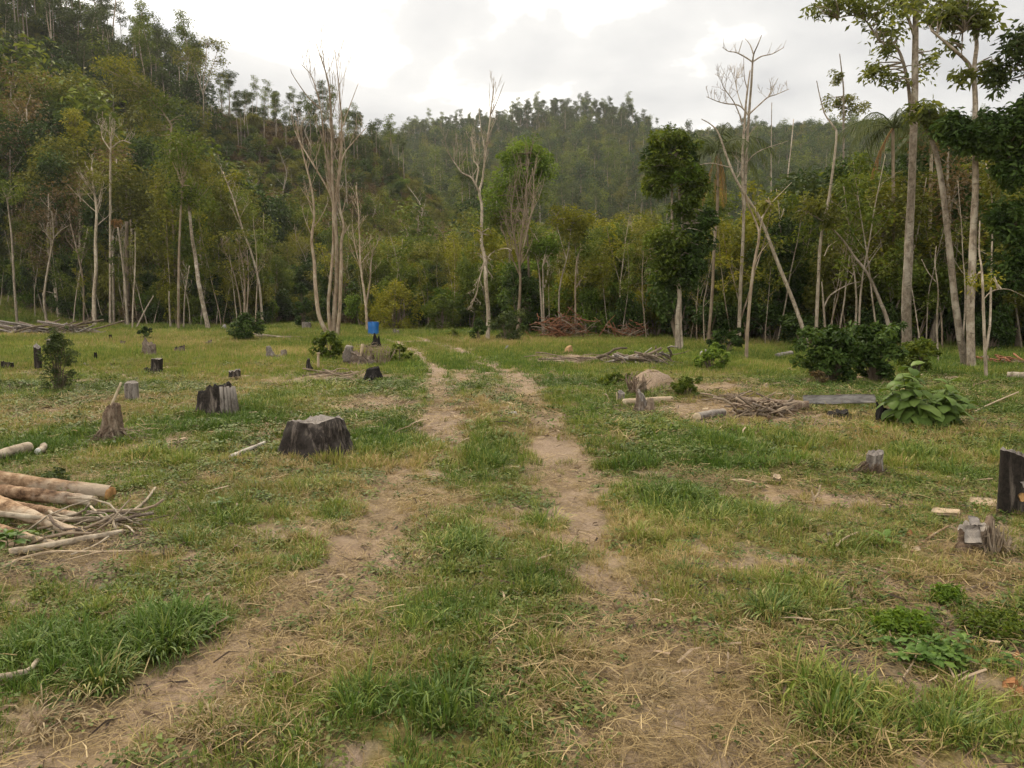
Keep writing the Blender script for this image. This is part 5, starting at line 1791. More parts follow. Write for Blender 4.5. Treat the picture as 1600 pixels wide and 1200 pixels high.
leaf_plant('single broad leaved weed near the scattered wood chips', (1382, 850), 'broad_leaved_weed', 'weed', [(0, 0, .05)], dl, 7, .8, 7, .004)
leaf_plant('broad leaved weed in front of the sawn logs at the left edge', (12, 856), 'broad_leaved_weed', 'weed', [(0, 0, .10), (.07, .03, .14), (-.08, 0, .13)], dl, 6, .9, 9, .004)
leaf_plant('small dark broad leaved weed in the grass below the flat charred stump', (348, 796), 'broad_leaved_weed', 'weed', [(0, 0, .08)], dl, 6, .7, 10, .004)

# prominent grass tufts, each a thing of its own
TUFT_M = blade_mat('tuft_blades', ((0.042, 0.095, 0.020), (0.085, 0.150, 0.030), (0.15, 0.19, 0.045)), ((0.26, 0.22, 0.10), (0.36, 0.29, 0.15)))


def tuft(label, px, py, w_px, h_m, seed, n=130, dry=False, lean=(.2, 1.25), blade=.006):
    b = G(px, py)
    k = pxm(b[1])
    h_m *= .82
    mb = blades(n, w_px * k * .46, h_m * .4, h_m * 1.15, blade, lean, seed, 4)
    o = mb.obj('grass_tuft', M_STRAW_T if dry else M_TUFT_G, None, False, b)
    tag(o, label, 'grass tuft')


def tuft_mat(name, stops):
    t_ = NT(name)
    v = t_.math('ADD', t_.attr('tint'), t_.math('MULTIPLY', t_.math('SUBTRACT', t_.rand(), .5), .3), clamp=True)
    c = t_.ramp(v, stops)
    return t_.surf(c, .55, .3, None, .25)


M_TUFT_G = tuft_mat('tuft_green', [(0.0, (0.060, 0.110, 0.018)), (0.45, (0.115, 0.175, 0.030)), (0.8, (0.19, 0.225, 0.045)), (1.0, (0.36, 0.30, 0.12))])
M_STRAW_T = tuft_mat('tuft_dry', [(0.0, (0.16, 0.12, 0.055)), (0.5, (0.26, 0.20, 0.10)), (1.0, (0.38, 0.30, 0.17))])
for i, a in enumerate([
    ('large spiky green grass tuft at the lower left', 255, 1010, 110, .20, 320), ('dark green grass tuft below the large spiky one at the lower left', 155, 1062, 110, .17, 300), ('tall green grass at the lower left edge', 40, 1020, 80, .20, 220),
    ('broad bladed green tuft lying on the centre strip of the track', 868, 878, 90, .12, 190), ('rounded green tuft below the broad bladed one on the centre strip', 838, 922, 80, .11, 190), ('small lone green tuft on the track beyond the straw', 722, 752, 66, .10, 150),
    ('fresh green tuft on bare soil below the broad charred stump', 516, 808, 58, .11, 150), ('light green upright tuft at the right beside the low weeds', 1205, 958, 80, .20, 240), ('slender upright tuft left of the broad charred stump', 353, 705, 36, .22, 110),
    ('soft green tuft on the left rut', 468, 882, 56, .12, 150), ('green tuft right of the short grey post', 1510, 757, 50, .12, 130), ('upright yellow green tuft at the right of the right rut', 1075, 900, 70, .18, 160), ('big lush tuft along the right side of the track', 1030, 780, 90, .22, 220),
    ('lush tuft right of the big one along the track', 1120, 812, 80, .20, 200), ('long grass tuft in the lower right corner', 1300, 1130, 100, .18, 240), ('broad bladed grass tuft at the bottom right', 1480, 1150, 120, .17, 260), ('dark green tuft in front of the dark root clump', 1026, 748, 30, .17, 110),
    ('yellow green tuft growing below the sawn logs', 300, 850, 90, .18, 220), ('seedy upright tuft beside the small dark stub', 1245, 825, 44, .2, 110)]):
    tuft(*a[:5], 600 + i, a[5], False, (.2, 1.25), .0075 if a[4] > .15 else .0065)
for i, a in enumerate([('flattened dry straw tuft on the right rut', 1000, 1075, 110, .12, 220), ('dry straw tuft at the bottom left corner', 340, 1130, 110, .13, 200), ('dry bent straw tuft in the lower left corner', 60, 1130, 150, .16, 200), ('dry brown straw tuft in the middle of the track', 905, 1020, 60, .11, 130),
                       ('dry brown grass tuft in front of the large leaved plant', 1412, 688, 34, .20, 110), ('dry grass tuft around the pale broken stump', 1552, 862, 50, .26, 150)]):
    tuft(*a[:5], 640 + i, a[5], True, (.5, 1.7) if 'upright' not in a[0] else (.2, .9), .006)

# ------------------------------------------------------------------ stumps
def char_mat(name, black, streak, amount=.5, scale=7, zs=.18, ash=None):
    """Charred or weathered wood: dark ground broken by long vertical streaks of bare grey wood."""
    t_ = NT(name)
    v_ = t_.coord('Object', (1, 1, zs))
    n1 = t_.noise(v_, scale * 2.2, 6, .7, .6)
    n2 = t_.noise(v_, scale * .6, 4, .6, .4)
    n3 = t_.noise(t_.coord('Object'), 34, 5, .7)
    c = t_.ramp(n3, [(.3, black[0]), (.7, black[1])])
    f = t_.math('MULTIPLY', t_.ramp(n1, [(.48, 0.0), (.60, 1.0)]), t_.ramp(n2, [(.62 - amount * .4, 0.0), (.74 - amount * .4, 1.0)]))
    c = t_.mix(f, c, t_.ramp(n3, [(.25, tuple(.55 * q for q in streak)), (.75, streak)]))
    if ash:
        nz = t_.new('ShaderNodeNewGeometry').outputs['Normal']
        sp = t_.new('ShaderNodeSeparateXYZ')
        t_.l.new(nz, sp.inputs[0])
        c = t_.mix(t_.math('MULTIPLY', t_.ramp(sp.outputs['Z'], [(.25, 0.0), (.7, .9)]), t_.ramp(n2, [(.3, .5), (.6, 1.0)])), c, ash)
    return t_.surf(c, .88, .2, t_.bump(n1, .9, .02))


MAT['char'] = char_mat('char', ((.009, .0075, .006), (.034, .027, .022)), (.17, .142, .118), .36)
MAT['char_ash'] = char_mat('char_ash', ((.010, .008, .0065), (.038, .030, .025)), (.21, .172, .145), .46, ash=(.115, .098, .086))
MAT['grey_wood'] = char_mat('grey_wood', ((.075, .062, .052), (.20, .17, .145)), (.36, .32, .28), .7, ash=(.32, .285, .25))
MAT['brown_wood'] = char_mat('brown_wood', ((.075, .050, .034), (.20, .140, .098)), (.33, .26, .19), .6)
MAT['root_wood'] = char_mat('root_wood', ((.085, .062, .046), (.19, .145, .11)), (.32, .27, .22), .6)
MAT['black_only'] = char_mat('black_only', ((.005, .0045, .004), (.018, .015, .0135)), (.08, .07, .06), .2)


def cut_mat(name, a, b_):
    t_ = NT(name)
    v_ = t_.coord('Object')
    n1 = t_.noise(v_, 26, 6, .7, .5)
    c = t_.ramp(n1, [(.3, a), (.7, b_)])
    n2 = t_.noise(v_, 5, 3, .6)
    c = t_.mix(t_.ramp(n2, [(.5, 0.0), (.7, .7)]), c, tuple(.45 * q for q in a))
    return t_.surf(c, .9, .2, t_.bump(n1, .7, .012))


MAT['ash_top'] = cut_mat('ash_top', (.13, .115, .105), (.30, .27, .245))
MAT['pale_cut'] = cut_mat('pale_cut', (.42, .33, .22), (.60, .50, .36))
MAT['orange_cut'] = cut_mat('orange_cut', (.42, .22, .085), (.60, .36, .155))
MAT['fresh_wood'] = cut_mat('fresh_wood', (.33, .245, .16), (.50, .40, .28))
MAT['orange_bark'] = cut_mat('orange_bark', (.26, .115, .048), (.40, .20, .09))


def stump_mesh(w, h, seed, prof, flare=.35, lobes=5, rag=.06, depth=1.0, flute=.06, lean=(0, 0), cav=.35, nth=56, nz=14, taper=0.0, rnd=0.0):
    """Side wall and cap of a stump. prof(a) = relative height of the rim at azimuth a (0 = right, -pi/2 = towards the camera)."""
    r = np.random.default_rng(seed)
    a = np.arange(nth) / nth * 2 * np.pi
    A, Z = np.meshgrid(a, np.linspace(0, 1, nz))
    ph = r.uniform(0, 6.28, 3)
    lob = .5 + .5 * np.sin(lobes * A + ph[0] + .7 * np.sin(2 * A + ph[1]))
    nfl = (vnoise(A / (2 * np.pi) * 9 + .6 * Z, Z * 1.6, seed) - .5) * 1.3 + (vnoise(A / (2 * np.pi) * 21 + 1.2 * Z, Z * 3.5, seed + 3) - .5) * .6
    nfl2 = (vnoise(A / (2 * np.pi) * 44 + 2 * Z, Z * 8, seed + 5) - .5)
    # wrap the noise seam
    wgt = sstep(5.6, 6.28, A)
    nfl, nfl2 = nfl * (1 - wgt) + nfl[:, :1] * wgt, nfl2 * (1 - wgt) + nfl2[:, :1] * wgt
    top = h * (np.array([prof(x if x < math.pi else x - 2 * math.pi) for x in a]) + rag * (vnoise(a / (2 * np.pi) * 20, 0 * a, seed + 9) - .5) * 2 + rag * .7 * (vnoise(a / (2 * np.pi) * 50, 0 * a, seed + 19) - .5) * 2)
    top[-2:] = .5 * (top[-2:] + top[0])
    R = w * .5 * (1 + flare * (1 - Z) ** 2.2 * (.35 + .65 * lob) + flute * 2.2 * nfl + flute * 1.3 * nfl2 - taper * Z)
    R = R / (1 + flare * .5) * (1 - rnd * np.clip((Z - .72) / .28, 0, 1) ** 2)
    z = -.06 + (top[None] + .06) * Z
    x = R * np.cos(A) + lean[0] * Z * h
    y = R * np.sin(A) * depth + lean[1] * Z * h
    m = MB()
    i = np.arange(nz - 1)[:, None] * nth
    j = np.arange(nth)[None]
    k = (j + 1) % nth
    m.add(np.stack([x, y, z], -1).reshape(-1, 3), np.stack([i + j, i + k, i + nth + k, i + nth + j], -1).reshape(-1, 4))
    cap = MB()
    rings = [(1.0, 0), (.86, .10), (.55, .8), (.25, 1.0)]
    mean = float(top.mean())
    vv = []
    for s_, dip in rings:
        zz_ = z[-1] * (1 - (1 - s_)) + mean * (1 - s_) - dip * cav * h * .5 * (1 if s_ < 1 else 0) + (r.normal(0, h * .035, nth) if s_ < 1 else 0)
        vv.append(np.stack([x[-1] * s_ + lean[0] * h * (1 - s_), y[-1] * s_ + lean[1] * h * (1 - s_), zz_], -1))
    vv.append(np.array([[lean[0] * h, lean[1] * h, mean - cav * h * .5]]))
    q, tr = [], []
    for s_ in range(len(rings) - 1):
        b0, b1 = s_ * nth, (s_ + 1) * nth
        q += [(b0 + jj, b0 + (jj + 1) % nth, b1 + (jj + 1) % nth, b1 + jj) for jj in range(nth)]
    b0, c = (len(rings) - 1) * nth, len(rings) * nth
    tr = [(b0 + jj, b0 + (jj + 1) % nth, c) for jj in range(nth)]
    cap.add(np.concatenate(vv), q, tr)
    return m, cap


def flat_top(s=1.0):
    return lambda a: s


def stump(label, cx, base, w, h, mat, top_mat, prof=None, seed=1, roots=0, name='tree_stump', cat='stump', extra=None, **kw):
    b = G(cx, base)
    k = pxm(b[1])
    T = thing(name, label, cat, b + np.array([0, w * k * .32, 0]))
    m, cap = stump_mesh(w * k, h * k, seed, prof or flat_top(), **kw)
    FEET.append((b[0], b[1] + w * k * .32, w * k * .5))
    m.obj('bark', MAT[mat], T, True)
    cap.obj('cut_top', MAT[top_mat], T, False)
    r = np.random.default_rng(seed + 50)
    for i in range(roots):
        az = -math.pi / 2 + r.uniform(-1.7, 1.7)
        L = w * k * r.uniform(.45, .9)
        q = [np.array([math.cos(az) * w * k * .38, math.sin(az) * w * k * .38, h * k * r.uniform(.15, .5)])]
        for s_ in range(4):
            az += r.normal(0, .25)
            q.append(q[-1] + np.array([math.cos(az) * L / 4, math.sin(az) * L / 4, -h * k * .2]))
        q = np.array(q)
        q[:, 2] = np.maximum(q[:, 2], -.02)
        mm = MB()
        mm.tube(smooth_line(q, 8), np.linspace(.05, .015, 8) * w * k, 5, False, True, wob=.2, seed=i)
        mm.obj('root', MAT[mat], T, True)
    return T


def rod(T, name, pts, r0, r1, mat, sides=7, wob=.1, seed=0, n=9, cap_mat=None):
    m = MB()
    m.tube(smooth_line(pts, n), np.linspace(r0, r1, n), sides, True, True, wob=wob, seed=seed)
    return m.obj(name, MAT[mat] if isinstance(mat, str) else mat, T, True)


# the broad charred stump
stump('broad charred tree stump with a hollow ragged top and grey streaks left of the track', 484, 717, 130, 58, 'char_ash', 'ash_top',
      lambda a: 1.0 - .10 * max(0, math.cos(a - 2.8)) - .05 * math.sin(3 * a), seed=3, flare=.42, lobes=7, rag=.032, flute=.045, cav=.14, depth=.85, taper=.08, rnd=.10, nth=72, nz=18, roots=0)
# stepped stump, black on the left and pale on the right
T_ = stump('charred tree stump with a stepped top and a pale grey right side', 330, 651, 72, 47, 'char_ash', 'black_only',
           lambda a: .80 if abs(a) > 2.0 else 1.0 - .06 * math.sin(5 * a), seed=4, flare=.5, lobes=5, rag=.05, rnd=.08, flute=.07, cav=.6, nth=64, depth=.8, roots=0)
k_ = pxm(T_.location.y)
m_ = MB()
r_ = np.random.default_rng(4)
for i in range(6):                                     # bare split wood on the right flank
    a_ = -1.0 + i * .2
    R_ = 72 * k_ * .5
    p0 = np.array([math.cos(a_) * R_ * 1.0, math.sin(a_) * R_ * .80, -.02])
    p1 = np.array([math.cos(a_) * R_ * .83, math.sin(a_) * R_ * .66, 47 * k_ * r_.uniform(.93, .99)])
    m_.tube([p0 * np.array([.95, .95, 1]), (p0 + p1) / 2 * np.array([.96, .96, 1]), p1 * np.array([.97, .97, 1])], [.034, .030, .020], 5, False, True, wob=.35, seed=i)
m_.obj('split_wood', MAT['grey_wood'], T_, True)
# rotten brown stump with dry roots
T_ = stump('rotten brown stump wrapped in dry roots with a yellow stick leaning out', 170, 692, 44, 58, 'brown_wood', 'brown_wood', lambda a: 1.0 - .18 * abs(math.sin(a / 2)), seed=5, flare=.5, lobes=4, rag=.1, flute=.14, cav=-.2, taper=.35, roots=6)
k_ = pxm(T_.location.y)
rod(T_, 'stick', [(-.02, 0, 52 * k_), (.05, .02, 74 * k_), (.115, .02, 93 * k_)], .017, .013, 'pale_cut')
r_ = np.random.default_rng(9)
m_ = MB()
for i in range(90):
    a_ = r_.uniform(0, 6.28)
    R0, R1 = 20 * k_ * r_.uniform(.5, 1.2), 20 * k_ * r_.uniform(1.2, 3.6)
    q = [np.array([math.cos(a_) * R0, math.sin(a_) * R0 * .8, 58 * k_ * r_.uniform(0.05, .9) * max(0, 1.25 - R0 / (20 * k_))])]
    a2 = a_ + r_.normal(0, .6)
    q += [np.array([math.cos(a2) * R1 * .6, math.sin(a2) * R1 * .5, q[0][2] * .45 + r_.uniform(0, .06)]), np.array([math.cos(a2) * R1, math.sin(a2) * R1 * .8, r_.uniform(.0, .05)])]
    m_.tube(smooth_line(q, 5), np.linspace(.006, .002, 5), 3, False, False)
o_ = m_.obj('root_tangle', MAT['dry_twig'], T_)
stump('short weathered grey post stump with a rounded top behind the rotten brown stump', 203, 629, 21, 32, 'grey_wood', 'ash_top', lambda a: 1.0 - .06 * abs(math.cos(a)), seed=6, flare=.05, rag=.02, flute=.04, cav=-.15, nth=36)
T_ = stump('charred boot shaped stump with an ash grey cut top', 241, 586, 18, 25, 'char', 'ash_top', lambda a: 1.0, seed=7, flare=.1, rag=.03, flute=.05, cav=0.05, lean=(.12, 0), nth=36)
k_ = pxm(T_.location.y)
rod(T_, 'spur', [(0, -.02, .06), (-12 * k_, -.02, .09), (-15 * k_, -.02, 11 * k_)], .08, .05, 'char', 8)
stump('pale brown root stump with a torn top below the leafy sprig', 231, 558, 22, 25, 'root_wood', 'root_wood', lambda a: .85 - .25 * math.cos(a), seed=8, flare=.4, rag=.14, flute=.15, cav=.1, nth=40, roots=2)
stump('small brown stump with a dark hollow right of the pale root stump', 279, 553, 17, 13, 'root_wood', 'black_only', lambda a: .85 + .15 * math.cos(a - .6), seed=9, flare=.3, rag=.12, flute=.1, cav=.5, nth=32)
stump('thin black charred peg standing alone in the left grass', 149, 566, 4.6, 15, 'black_only', 'black_only', None, seed=10, flare=.1, rag=.04, nth=16, nz=6)
stump('tiny black peg near the left woods', 172, 532, 4.5, 9, 'black_only', 'black_only', None, seed=11, flare=.1, rag=.05, nth=16, nz=6)
stump('tiny brown stump right of the tiny black peg', 191, 541, 9, 8, 'root_wood', 'black_only', None, seed=12, flare=.3, rag=.15, nth=20, nz=6)
stump('small black looped root in the left grass above a green tuft', 175, 574, 7, 7, 'black_only', 'black_only', lambda a: .7 + .3 * math.cos(2 * a), seed=13, flare=.2, rag=.1, nth=18, nz=6)
stump('charred stump with a mossy grey right side behind the stepped stump', 365, 593, 21, 15, 'char_ash', 'ash_top', lambda a: .9 + .1 * math.cos(a), seed=14, flare=.4, rag=.12, flute=.1, cav=.3, nth=36)
stump('low dark stump cut off by the left edge of the clearing', 8, 579, 19, 15, 'char', 'ash_top', lambda a: .85 + .15 * math.cos(a + 2), seed=15, flare=.3, rag=.08, nth=32)
stump('tall charred post stump with an ash white top beside the feathery shrub', 58, 580, 11, 38, 'char', 'ash_top', lambda a: 1 + .08 * math.cos(a - 2.5), seed=16, flare=.05, rag=.03, flute=.04, cav=-.05, nth=28)
stump('dark stump half hidden behind the feathery shrub', 80, 552, 19, 22, 'char', 'ash_top', lambda a: .9 - .12 * math.cos(a), seed=17, flare=.2, rag=.08, nth=32)
stump('low black dome shaped charred stump near the track bend', 581, 595, 38, 20, 'black_only', 'black_only', lambda a: .92 + .08 * math.cos(a), seed=18, flare=.45, rag=.05, flute=.05, cav=-.15, taper=.35, roots=3)
T_ = stump('grey root stump with two upturned prongs left of the many stemmed tree', 430, 563, 24, 9, 'root_wood', 'root_wood', lambda a: .9, seed=19, flare=.3, rag=.15, flute=.12, cav=.4, nth=36)
k_ = pxm(T_.location.y)
rod(T_, 'prong', [(-8 * k_, 0, .05), (-11 * k_, 0, 13 * k_), (-13 * k_, 0, 22 * k_)], .13, .06, 'grey_wood', 8, .2)
rod(T_, 'prong', [(9 * k_, 0, .05), (12 * k_, 0, 9 * k_), (11 * k_, 0, 16 * k_)], .14, .07, 'root_wood', 8, .2, 3)
T_ = stump('small charred forked stub left of the pale upright stick', 483, 583, 11, 14, 'char', 'char', lambda a: .8 + .3 * math.cos(a + 2.3), seed=20, flare=.2, rag=.1, nth=26)
k_ = pxm(T_.location.y)
rod(T_, 'prong', [(0, 0, .1), (-2 * k_, 0, 15 * k_), (-1 * k_, 0, 23 * k_)], .07, .03, 'char_ash', 7, .2)
T_ = thing('upright_stick', 'pale upright stick with a knobbed top beside the small charred stub', 'stick', G(498, 576))
k_ = pxm(T_.location.y)
rod(T_, 'shaft', [(0, 0, -.1), (-.01, 0, 12 * k_), (0, 0, 24 * k_)], .035, .03, 'fresh_wood')
rod(T_, 'knob', [(0, 0, 23 * k_), (0, 0, 25 * k_)], .05, .04, 'fresh_wood', 7, .1, 0, 3)
T_ = stump('wide torn root stump with a pale stick leaning on it', 562, 571, 50, 20, 'root_wood', 'root_wood', lambda a: .8 - .25 * math.cos(a) + .15 * math.cos(3 * a), seed=22, flare=.35, rag=.18, flute=.16, cav=.5, nth=60, roots=4)
k_ = pxm(T_.location.y)
rod(T_, 'knob', [(-18 * k_, -.1, .1), (-19 * k_, -.1, 20 * k_), (-17 * k_, -.1, 30 * k_)], .17, .10, 'grey_wood', 9, .25, 5)
rod(T_, 'prong', [(-2 * k_, 0, .1), (-1 * k_, 0, 16 * k_), (0, 0, 24 * k_)], .08, .04, 'root_wood', 7, .25, 6)
rod(T_, 'leaning_stick', [(-1 * k_, -.35, -.05), (2.5 * k_, -.3, 16 * k_), (5 * k_, -.25, 33 * k_)], .035, .045, 'fresh_wood')
m_ = MB()
r_ = np.random.default_rng(31)
for i in range(46):
    x0 = r_.uniform(-4, 42) * k_
    m_.tube(smooth_line([(x0, r_.uniform(-.3, .2), -.02), (x0 + r_.normal(0, .1), r_.uniform(-.3, .2), r_.uniform(.15, .5)), (x0 + r_.normal(0, .25), r_.uniform(-.3, .2), r_.uniform(.2, .62))], 5), np.linspace(.014, .004, 5), 3, False, False)
m_.obj('root_fringe', MAT['dry_twig'], T_)
T_ = stump('jagged black charred stump with two spikes in front of the blue barrel', 581, 547, 26, 9, 'black_only', 'black_only', lambda a: .9 + .3 * math.cos(a), seed=23, flare=.3, rag=.15, nth=36)
k_ = pxm(T_.location.y)
rod(T_, 'spike', [(3 * k_, 0, .05), (4 * k_, 0, 14 * k_), (3 * k_, 0, 26 * k_)], .16, .025, 'black_only', 8, .2)
rod(T_, 'spike', [(9 * k_, 0, .05), (9 * k_, 0, 12 * k_), (10 * k_, 0, 22 * k_)], .13, .02, 'black_only', 8, .2, 2)
stump('square grey weathered block stump on the far grass left of the many stemmed tree', 478, 516, 14, 12, 'grey_wood', 'ash_top', lambda a: 1.0, seed=24, flare=.05, rag=.06, nth=28)
stump('small brown stump at the foot of the left woods', 325, 540, 11, 8, 'root_wood', 'root_wood', lambda a: .8 + .3 * math.cos(a), seed=25, flare=.3, rag=.2, nth=20, nz=6)
T_ = stump('pair of short grey stubs right of the blue barrel', 616, 522, 5, 8, 'grey_wood', 'ash_top', None, seed=26, flare=.1, nth=16, nz=6)
k_ = pxm(T_.location.y)
rod(T_, 'stub', [(5 * k_, 0, 0), (5.5 * k_, 0, 6 * k_)], .09, .08, 'grey_wood', 8)
# right side
T_ = stump('brown pointed stump with a smaller broken prong beside a pale cut log', 1003, 648, 24, 38, 'root_wood', 'grey_wood', lambda a: .72 + .28 * math.cos(a - 2.6), seed=27, flare=.30, rag=.08, flute=.10, cav=-.3, taper=.35, nth=52, roots=2)
k_ = pxm(T_.location.y)
rod(T_, 'prong', [(10 * k_, -.05, .02), (13 * k_, -.05, 13 * k_), (13 * k_, -.05, 26 * k_)], .075, .05, 'brown_wood', 9, .15)
T_ = stump('short pale post with thin dry sticks left of the brown pointed stump', 971, 630, 11, 17, 'grey_wood', 'ash_top', lambda a: 1 + .15 * math.cos(a - 2), seed=28, flare=.1, rag=.04, nth=28)
k_ = pxm(T_.location.y)
for i, (a_, b_, c_, d_) in enumerate([(-8, -1, -9, 16), (-23, 4, -17, -8), (-27, 15, -21, 5)]):
    rod(T_, 'stick', [(a_ * k_, -.1, max(0, b_) * k_), (.5 * (a_ + c_) * k_, -.12, .5 * (max(b_, 0) + max(d_, 0)) * k_ + .04), (c_ * k_, -.1, max(0, d_) * k_ + .02)], .012, .008, 'fresh_wood', 5)
# dark root clump
b_ = G(993, 603)
T_ = thing('root_clump', 'upturned dark root clump with many thin root ends beside the earth heap', 'roots', b_)
k_ = pxm(b_[1])
m0, c0 = stump_mesh(30 * k_, 20 * k_, 33, lambda a: .85 + .15 * math.cos(a), flare=.1, rag=.2, flute=.2, cav=.3, nth=40)
m0.obj('root_ball', MAT['brown_wood'], T_, True)
c0.obj('top', MAT['brown_wood'], T_)
r_ = np.random.default_rng(35)
for i in range(34):
    a_ = r_.uniform(0, 6.28)
    q = [np.array([math.cos(a_) * 9 * k_, math.sin(a_) * 9 * k_, r_.uniform(.02, .15)])]
    q.append(q[0] + np.array([math.cos(a_) * 6 * k_, math.sin(a_) * 5 * k_, r_.uniform(.08, .16)]))
    q.append(q[1] + np.array([r_.normal(0, 3) * k_, r_.normal(0, 3) * k_, r_.uniform(.04, .15)]))
    rod(T_, 'root', q, .016, .006, 'brown_wood', 4, .1, i, 5)
# short grey stump with a root mass
T_ = stump('short weathered grey stump with a dark root mass on its left', 1371, 744, 34, 37, 'grey_wood', 'ash_top', lambda a: .95 + .06 * math.cos(a), seed=29, flare=.35, rag=.05, flute=.10, cav=-.15, taper=.2, nth=52)
k_ = pxm(T_.location.y)
r_ = np.random.default_rng(36)
m_ = MB()
for i in range(110):
    a_ = r_.uniform(1.9, 5.2)
    R_ = r_.uniform(8, 40)
    q = [np.array([math.cos(a_) * R_ * .5 * k_, math.sin(a_) * 14 * k_, r_.uniform(.02, 22 * k_)]), np.array([math.cos(a_) * R_ * k_, math.sin(a_) * 16 * k_, max(.005, r_.uniform(.02, 20 - R_ * .4) * k_)])]
    q.append(q[1] + r_.normal(0, .03, 3) - np.array([0, 0, .03]))
    m_.tube(q, [.006, .004, .002], 3, False, False)
m_.obj('root_mass', MAT['brown_wood'], T_)
stump('small dark cut stub with a pale face on the right grass', 1215, 757, 13, 14, 'brown_wood', 'fresh_wood', lambda a: .9 + .2 * math.sin(a), seed=30, flare=.15, rag=.06, nth=28)
T_ = thing('forked_twig', 'small pale forked twig standing upright in the right grass', 'twig', G(1271, 790))
rod(T_, 'stalk', [(0, 0, -.03), (.0, 0, .06), (-.02, 0, .12)], .012, .008, 'fresh_wood', 5)
rod(T_, 'prong', [(0, 0, .05), (.035, 0, .1), (.05, 0, .17)], .010, .006, 'fresh_wood', 5)
# charred fence post
b_ = G(1594, 806)
T_ = thing('charred_post', 'thick charred post with a slanted ash grey top at the right edge', 'post', b_ + np.array([0, .1, 0]))
k_ = pxm(b_[1])
m0, c0 = stump_mesh(44 * k_, 102 * k_, 37, lambda a: .94 - .07 * math.cos(a), flare=.03, lobes=3, rag=.012, flute=.03, cav=-.02, nth=64, nz=22, depth=.8)
m0.obj('shaft', MAT['char'], T_, True)
c0.obj('slanted_top', MAT['ash_top'], T_)
m_ = MB()
R_ = 44 * k_ * .5
aa = np.linspace(0, 2 * np.pi, 17)[:-1]
cxy = np.array([.12 * R_, -R_ * .80 * .98])
v_ = [(cxy[0] + math.cos(q) * .026 * (1 + .2 * math.sin(3 * q)), cxy[1] - .014, 30 * k_ + math.sin(q) * .034) for q in aa] + [(cxy[0], cxy[1] - .024, 30 * k_)]
m_.add(v_ + [(x_, y_ + .06, z_) for x_, y_, z_ in v_[:16]], [(i, (i + 1) % 16, 17 + (i + 1) % 16, 17 + i) for i in range(16)], [(i, (i + 1) % 16, 16) for i in range(16)])
m_.obj('knot', MAT['orange_cut'], T_)
m_ = MB()
m_.add([(cxy[0] - .03, cxy[1] - .012, 55 * k_), (cxy[0] + .022, cxy[1] - .012, 56 * k_), (cxy[0] + .012, cxy[1] - .018, 47 * k_), (cxy[0] - .002, cxy[1] - .014, 45 * k_), (cxy[0] - .012, cxy[1] - .018, 52 * k_)], None, [(0, 1, 4), (1, 2, 4), (2, 3, 4)])
m_.obj('scar', MAT['ash_top'], T_)
# pale broken stump
b_ = G(1530, 862)
T_ = thing('broken_stump', 'pale broken stump with folded slabs of grey wood at the right edge', 'stump', b_ + np.array([0, .08, 0]))
k_ = pxm(b_[1])
m0, c0 = stump_mesh(50 * k_, 42 * k_, 38, lambda a: .8 + .12 * math.cos(a - .3), flare=.45, rag=.1, flute=.12, cav=.2, nth=56)
m0.obj('bark', MAT['brown_wood'], T_, True)
c0.obj('cut_top', MAT['grey_wood'], T_)


def slab(T, name, quad, th, mat, seed=0):
    """A split slab: a warped quad with thickness, given by four corners."""
    r = np.random.default_rng(seed)
    q = np.asarray(quad, float)
    n, k = 6, 4
    nm = np.cross(q[1] - q[0], q[3] - q[0])
    nm /= np.linalg.norm(nm)
    m = MB()
    for s_ in (1, -1):
        v = []
        for i in range(n):
            for j in range(k):
                u, w = i / (n - 1), j / (k - 1)
                p = (q[0] * (1 - u) + q[1] * u) * (1 - w) + (q[3] * (1 - u) + q[2] * u) * w
                v.append(p + nm * s_ * th * .5 * (.6 + .4 * math.sin(math.pi * w)) + r.normal(0, th * .08, 3))
        f = [(i * k + j, i * k + j + 1, (i + 1) * k + j + 1, (i + 1) * k + j) for i in range(n - 1) for j in range(k - 1)]
        m.add(v, f if s_ > 0 else [g[::-1] for g in f])
    nn = n * k
    rim = [j for j in range(k)] + [i * k + k - 1 for i in range(1, n)] + [(n - 1) * k + j for j in range(k - 2, -1, -1)] + [i * k for i in range(n - 2, 0, -1)]
    m.q.append(np.array([(rim[i], rim[(i + 1) % len(rim)], rim[(i + 1) % len(rim)] + nn, rim[i] + nn) for i in range(len(rim))]))
    m.qa.append(np.full(len(rim), .5))
    m.qm.append(np.zeros(len(rim), np.int32))
    return m.obj(name, MAT[mat], T)


def L3(dx, dz, dy=0.0):
    return np.array([dx * k_, dy, dz * k_])


slab(T_, 'wood_slab', [L3(-30, 17, -.12), L3(-8, 20, -.16), L3(-5, 44, -.10), L3(-22, 40, -.06)], .035, 'grey_wood', 1)
slab(T_, 'wood_slab', [L3(-16, 42, -.08), L3(-2, 44, -.10), L3(0, 53, -.04), L3(-12, 54, -.02)], .03, 'ash_top', 2)
slab(T_, 'wood_slab', [L3(-44, -1, -.10), L3(-22, 2, -.14), L3(-18, 20, -.10), L3(-32, 16, -.06)], .035, 'brown_wood', 3)
m_ = MB()
r_ = np.random.default_rng(71)
for i in range(110):                                    # torn fibres and dry stalks standing on the right half
    x0 = r_.uniform(-6, 46)
    h_ = r_.uniform(14, 52) * (1 - .35 * abs(x0 - 14) / 34)
    p0 = L3(x0, -1, r_.uniform(-.16, .05))
    p1 = L3(x0 + r_.normal(3, 5), max(h_, 6), p0[1] + r_.normal(.03, .04))
    m_.tube(smooth_line([p0, (p0 + p1) / 2 + r_.normal(0, .012, 3), p1], 5), np.linspace(.009, .003, 5) * r_.uniform(.6, 1.8), 4, False, False, tint=r_.uniform(0, 1))
m_.obj('splinters', MAT['dry_twig'], T_)
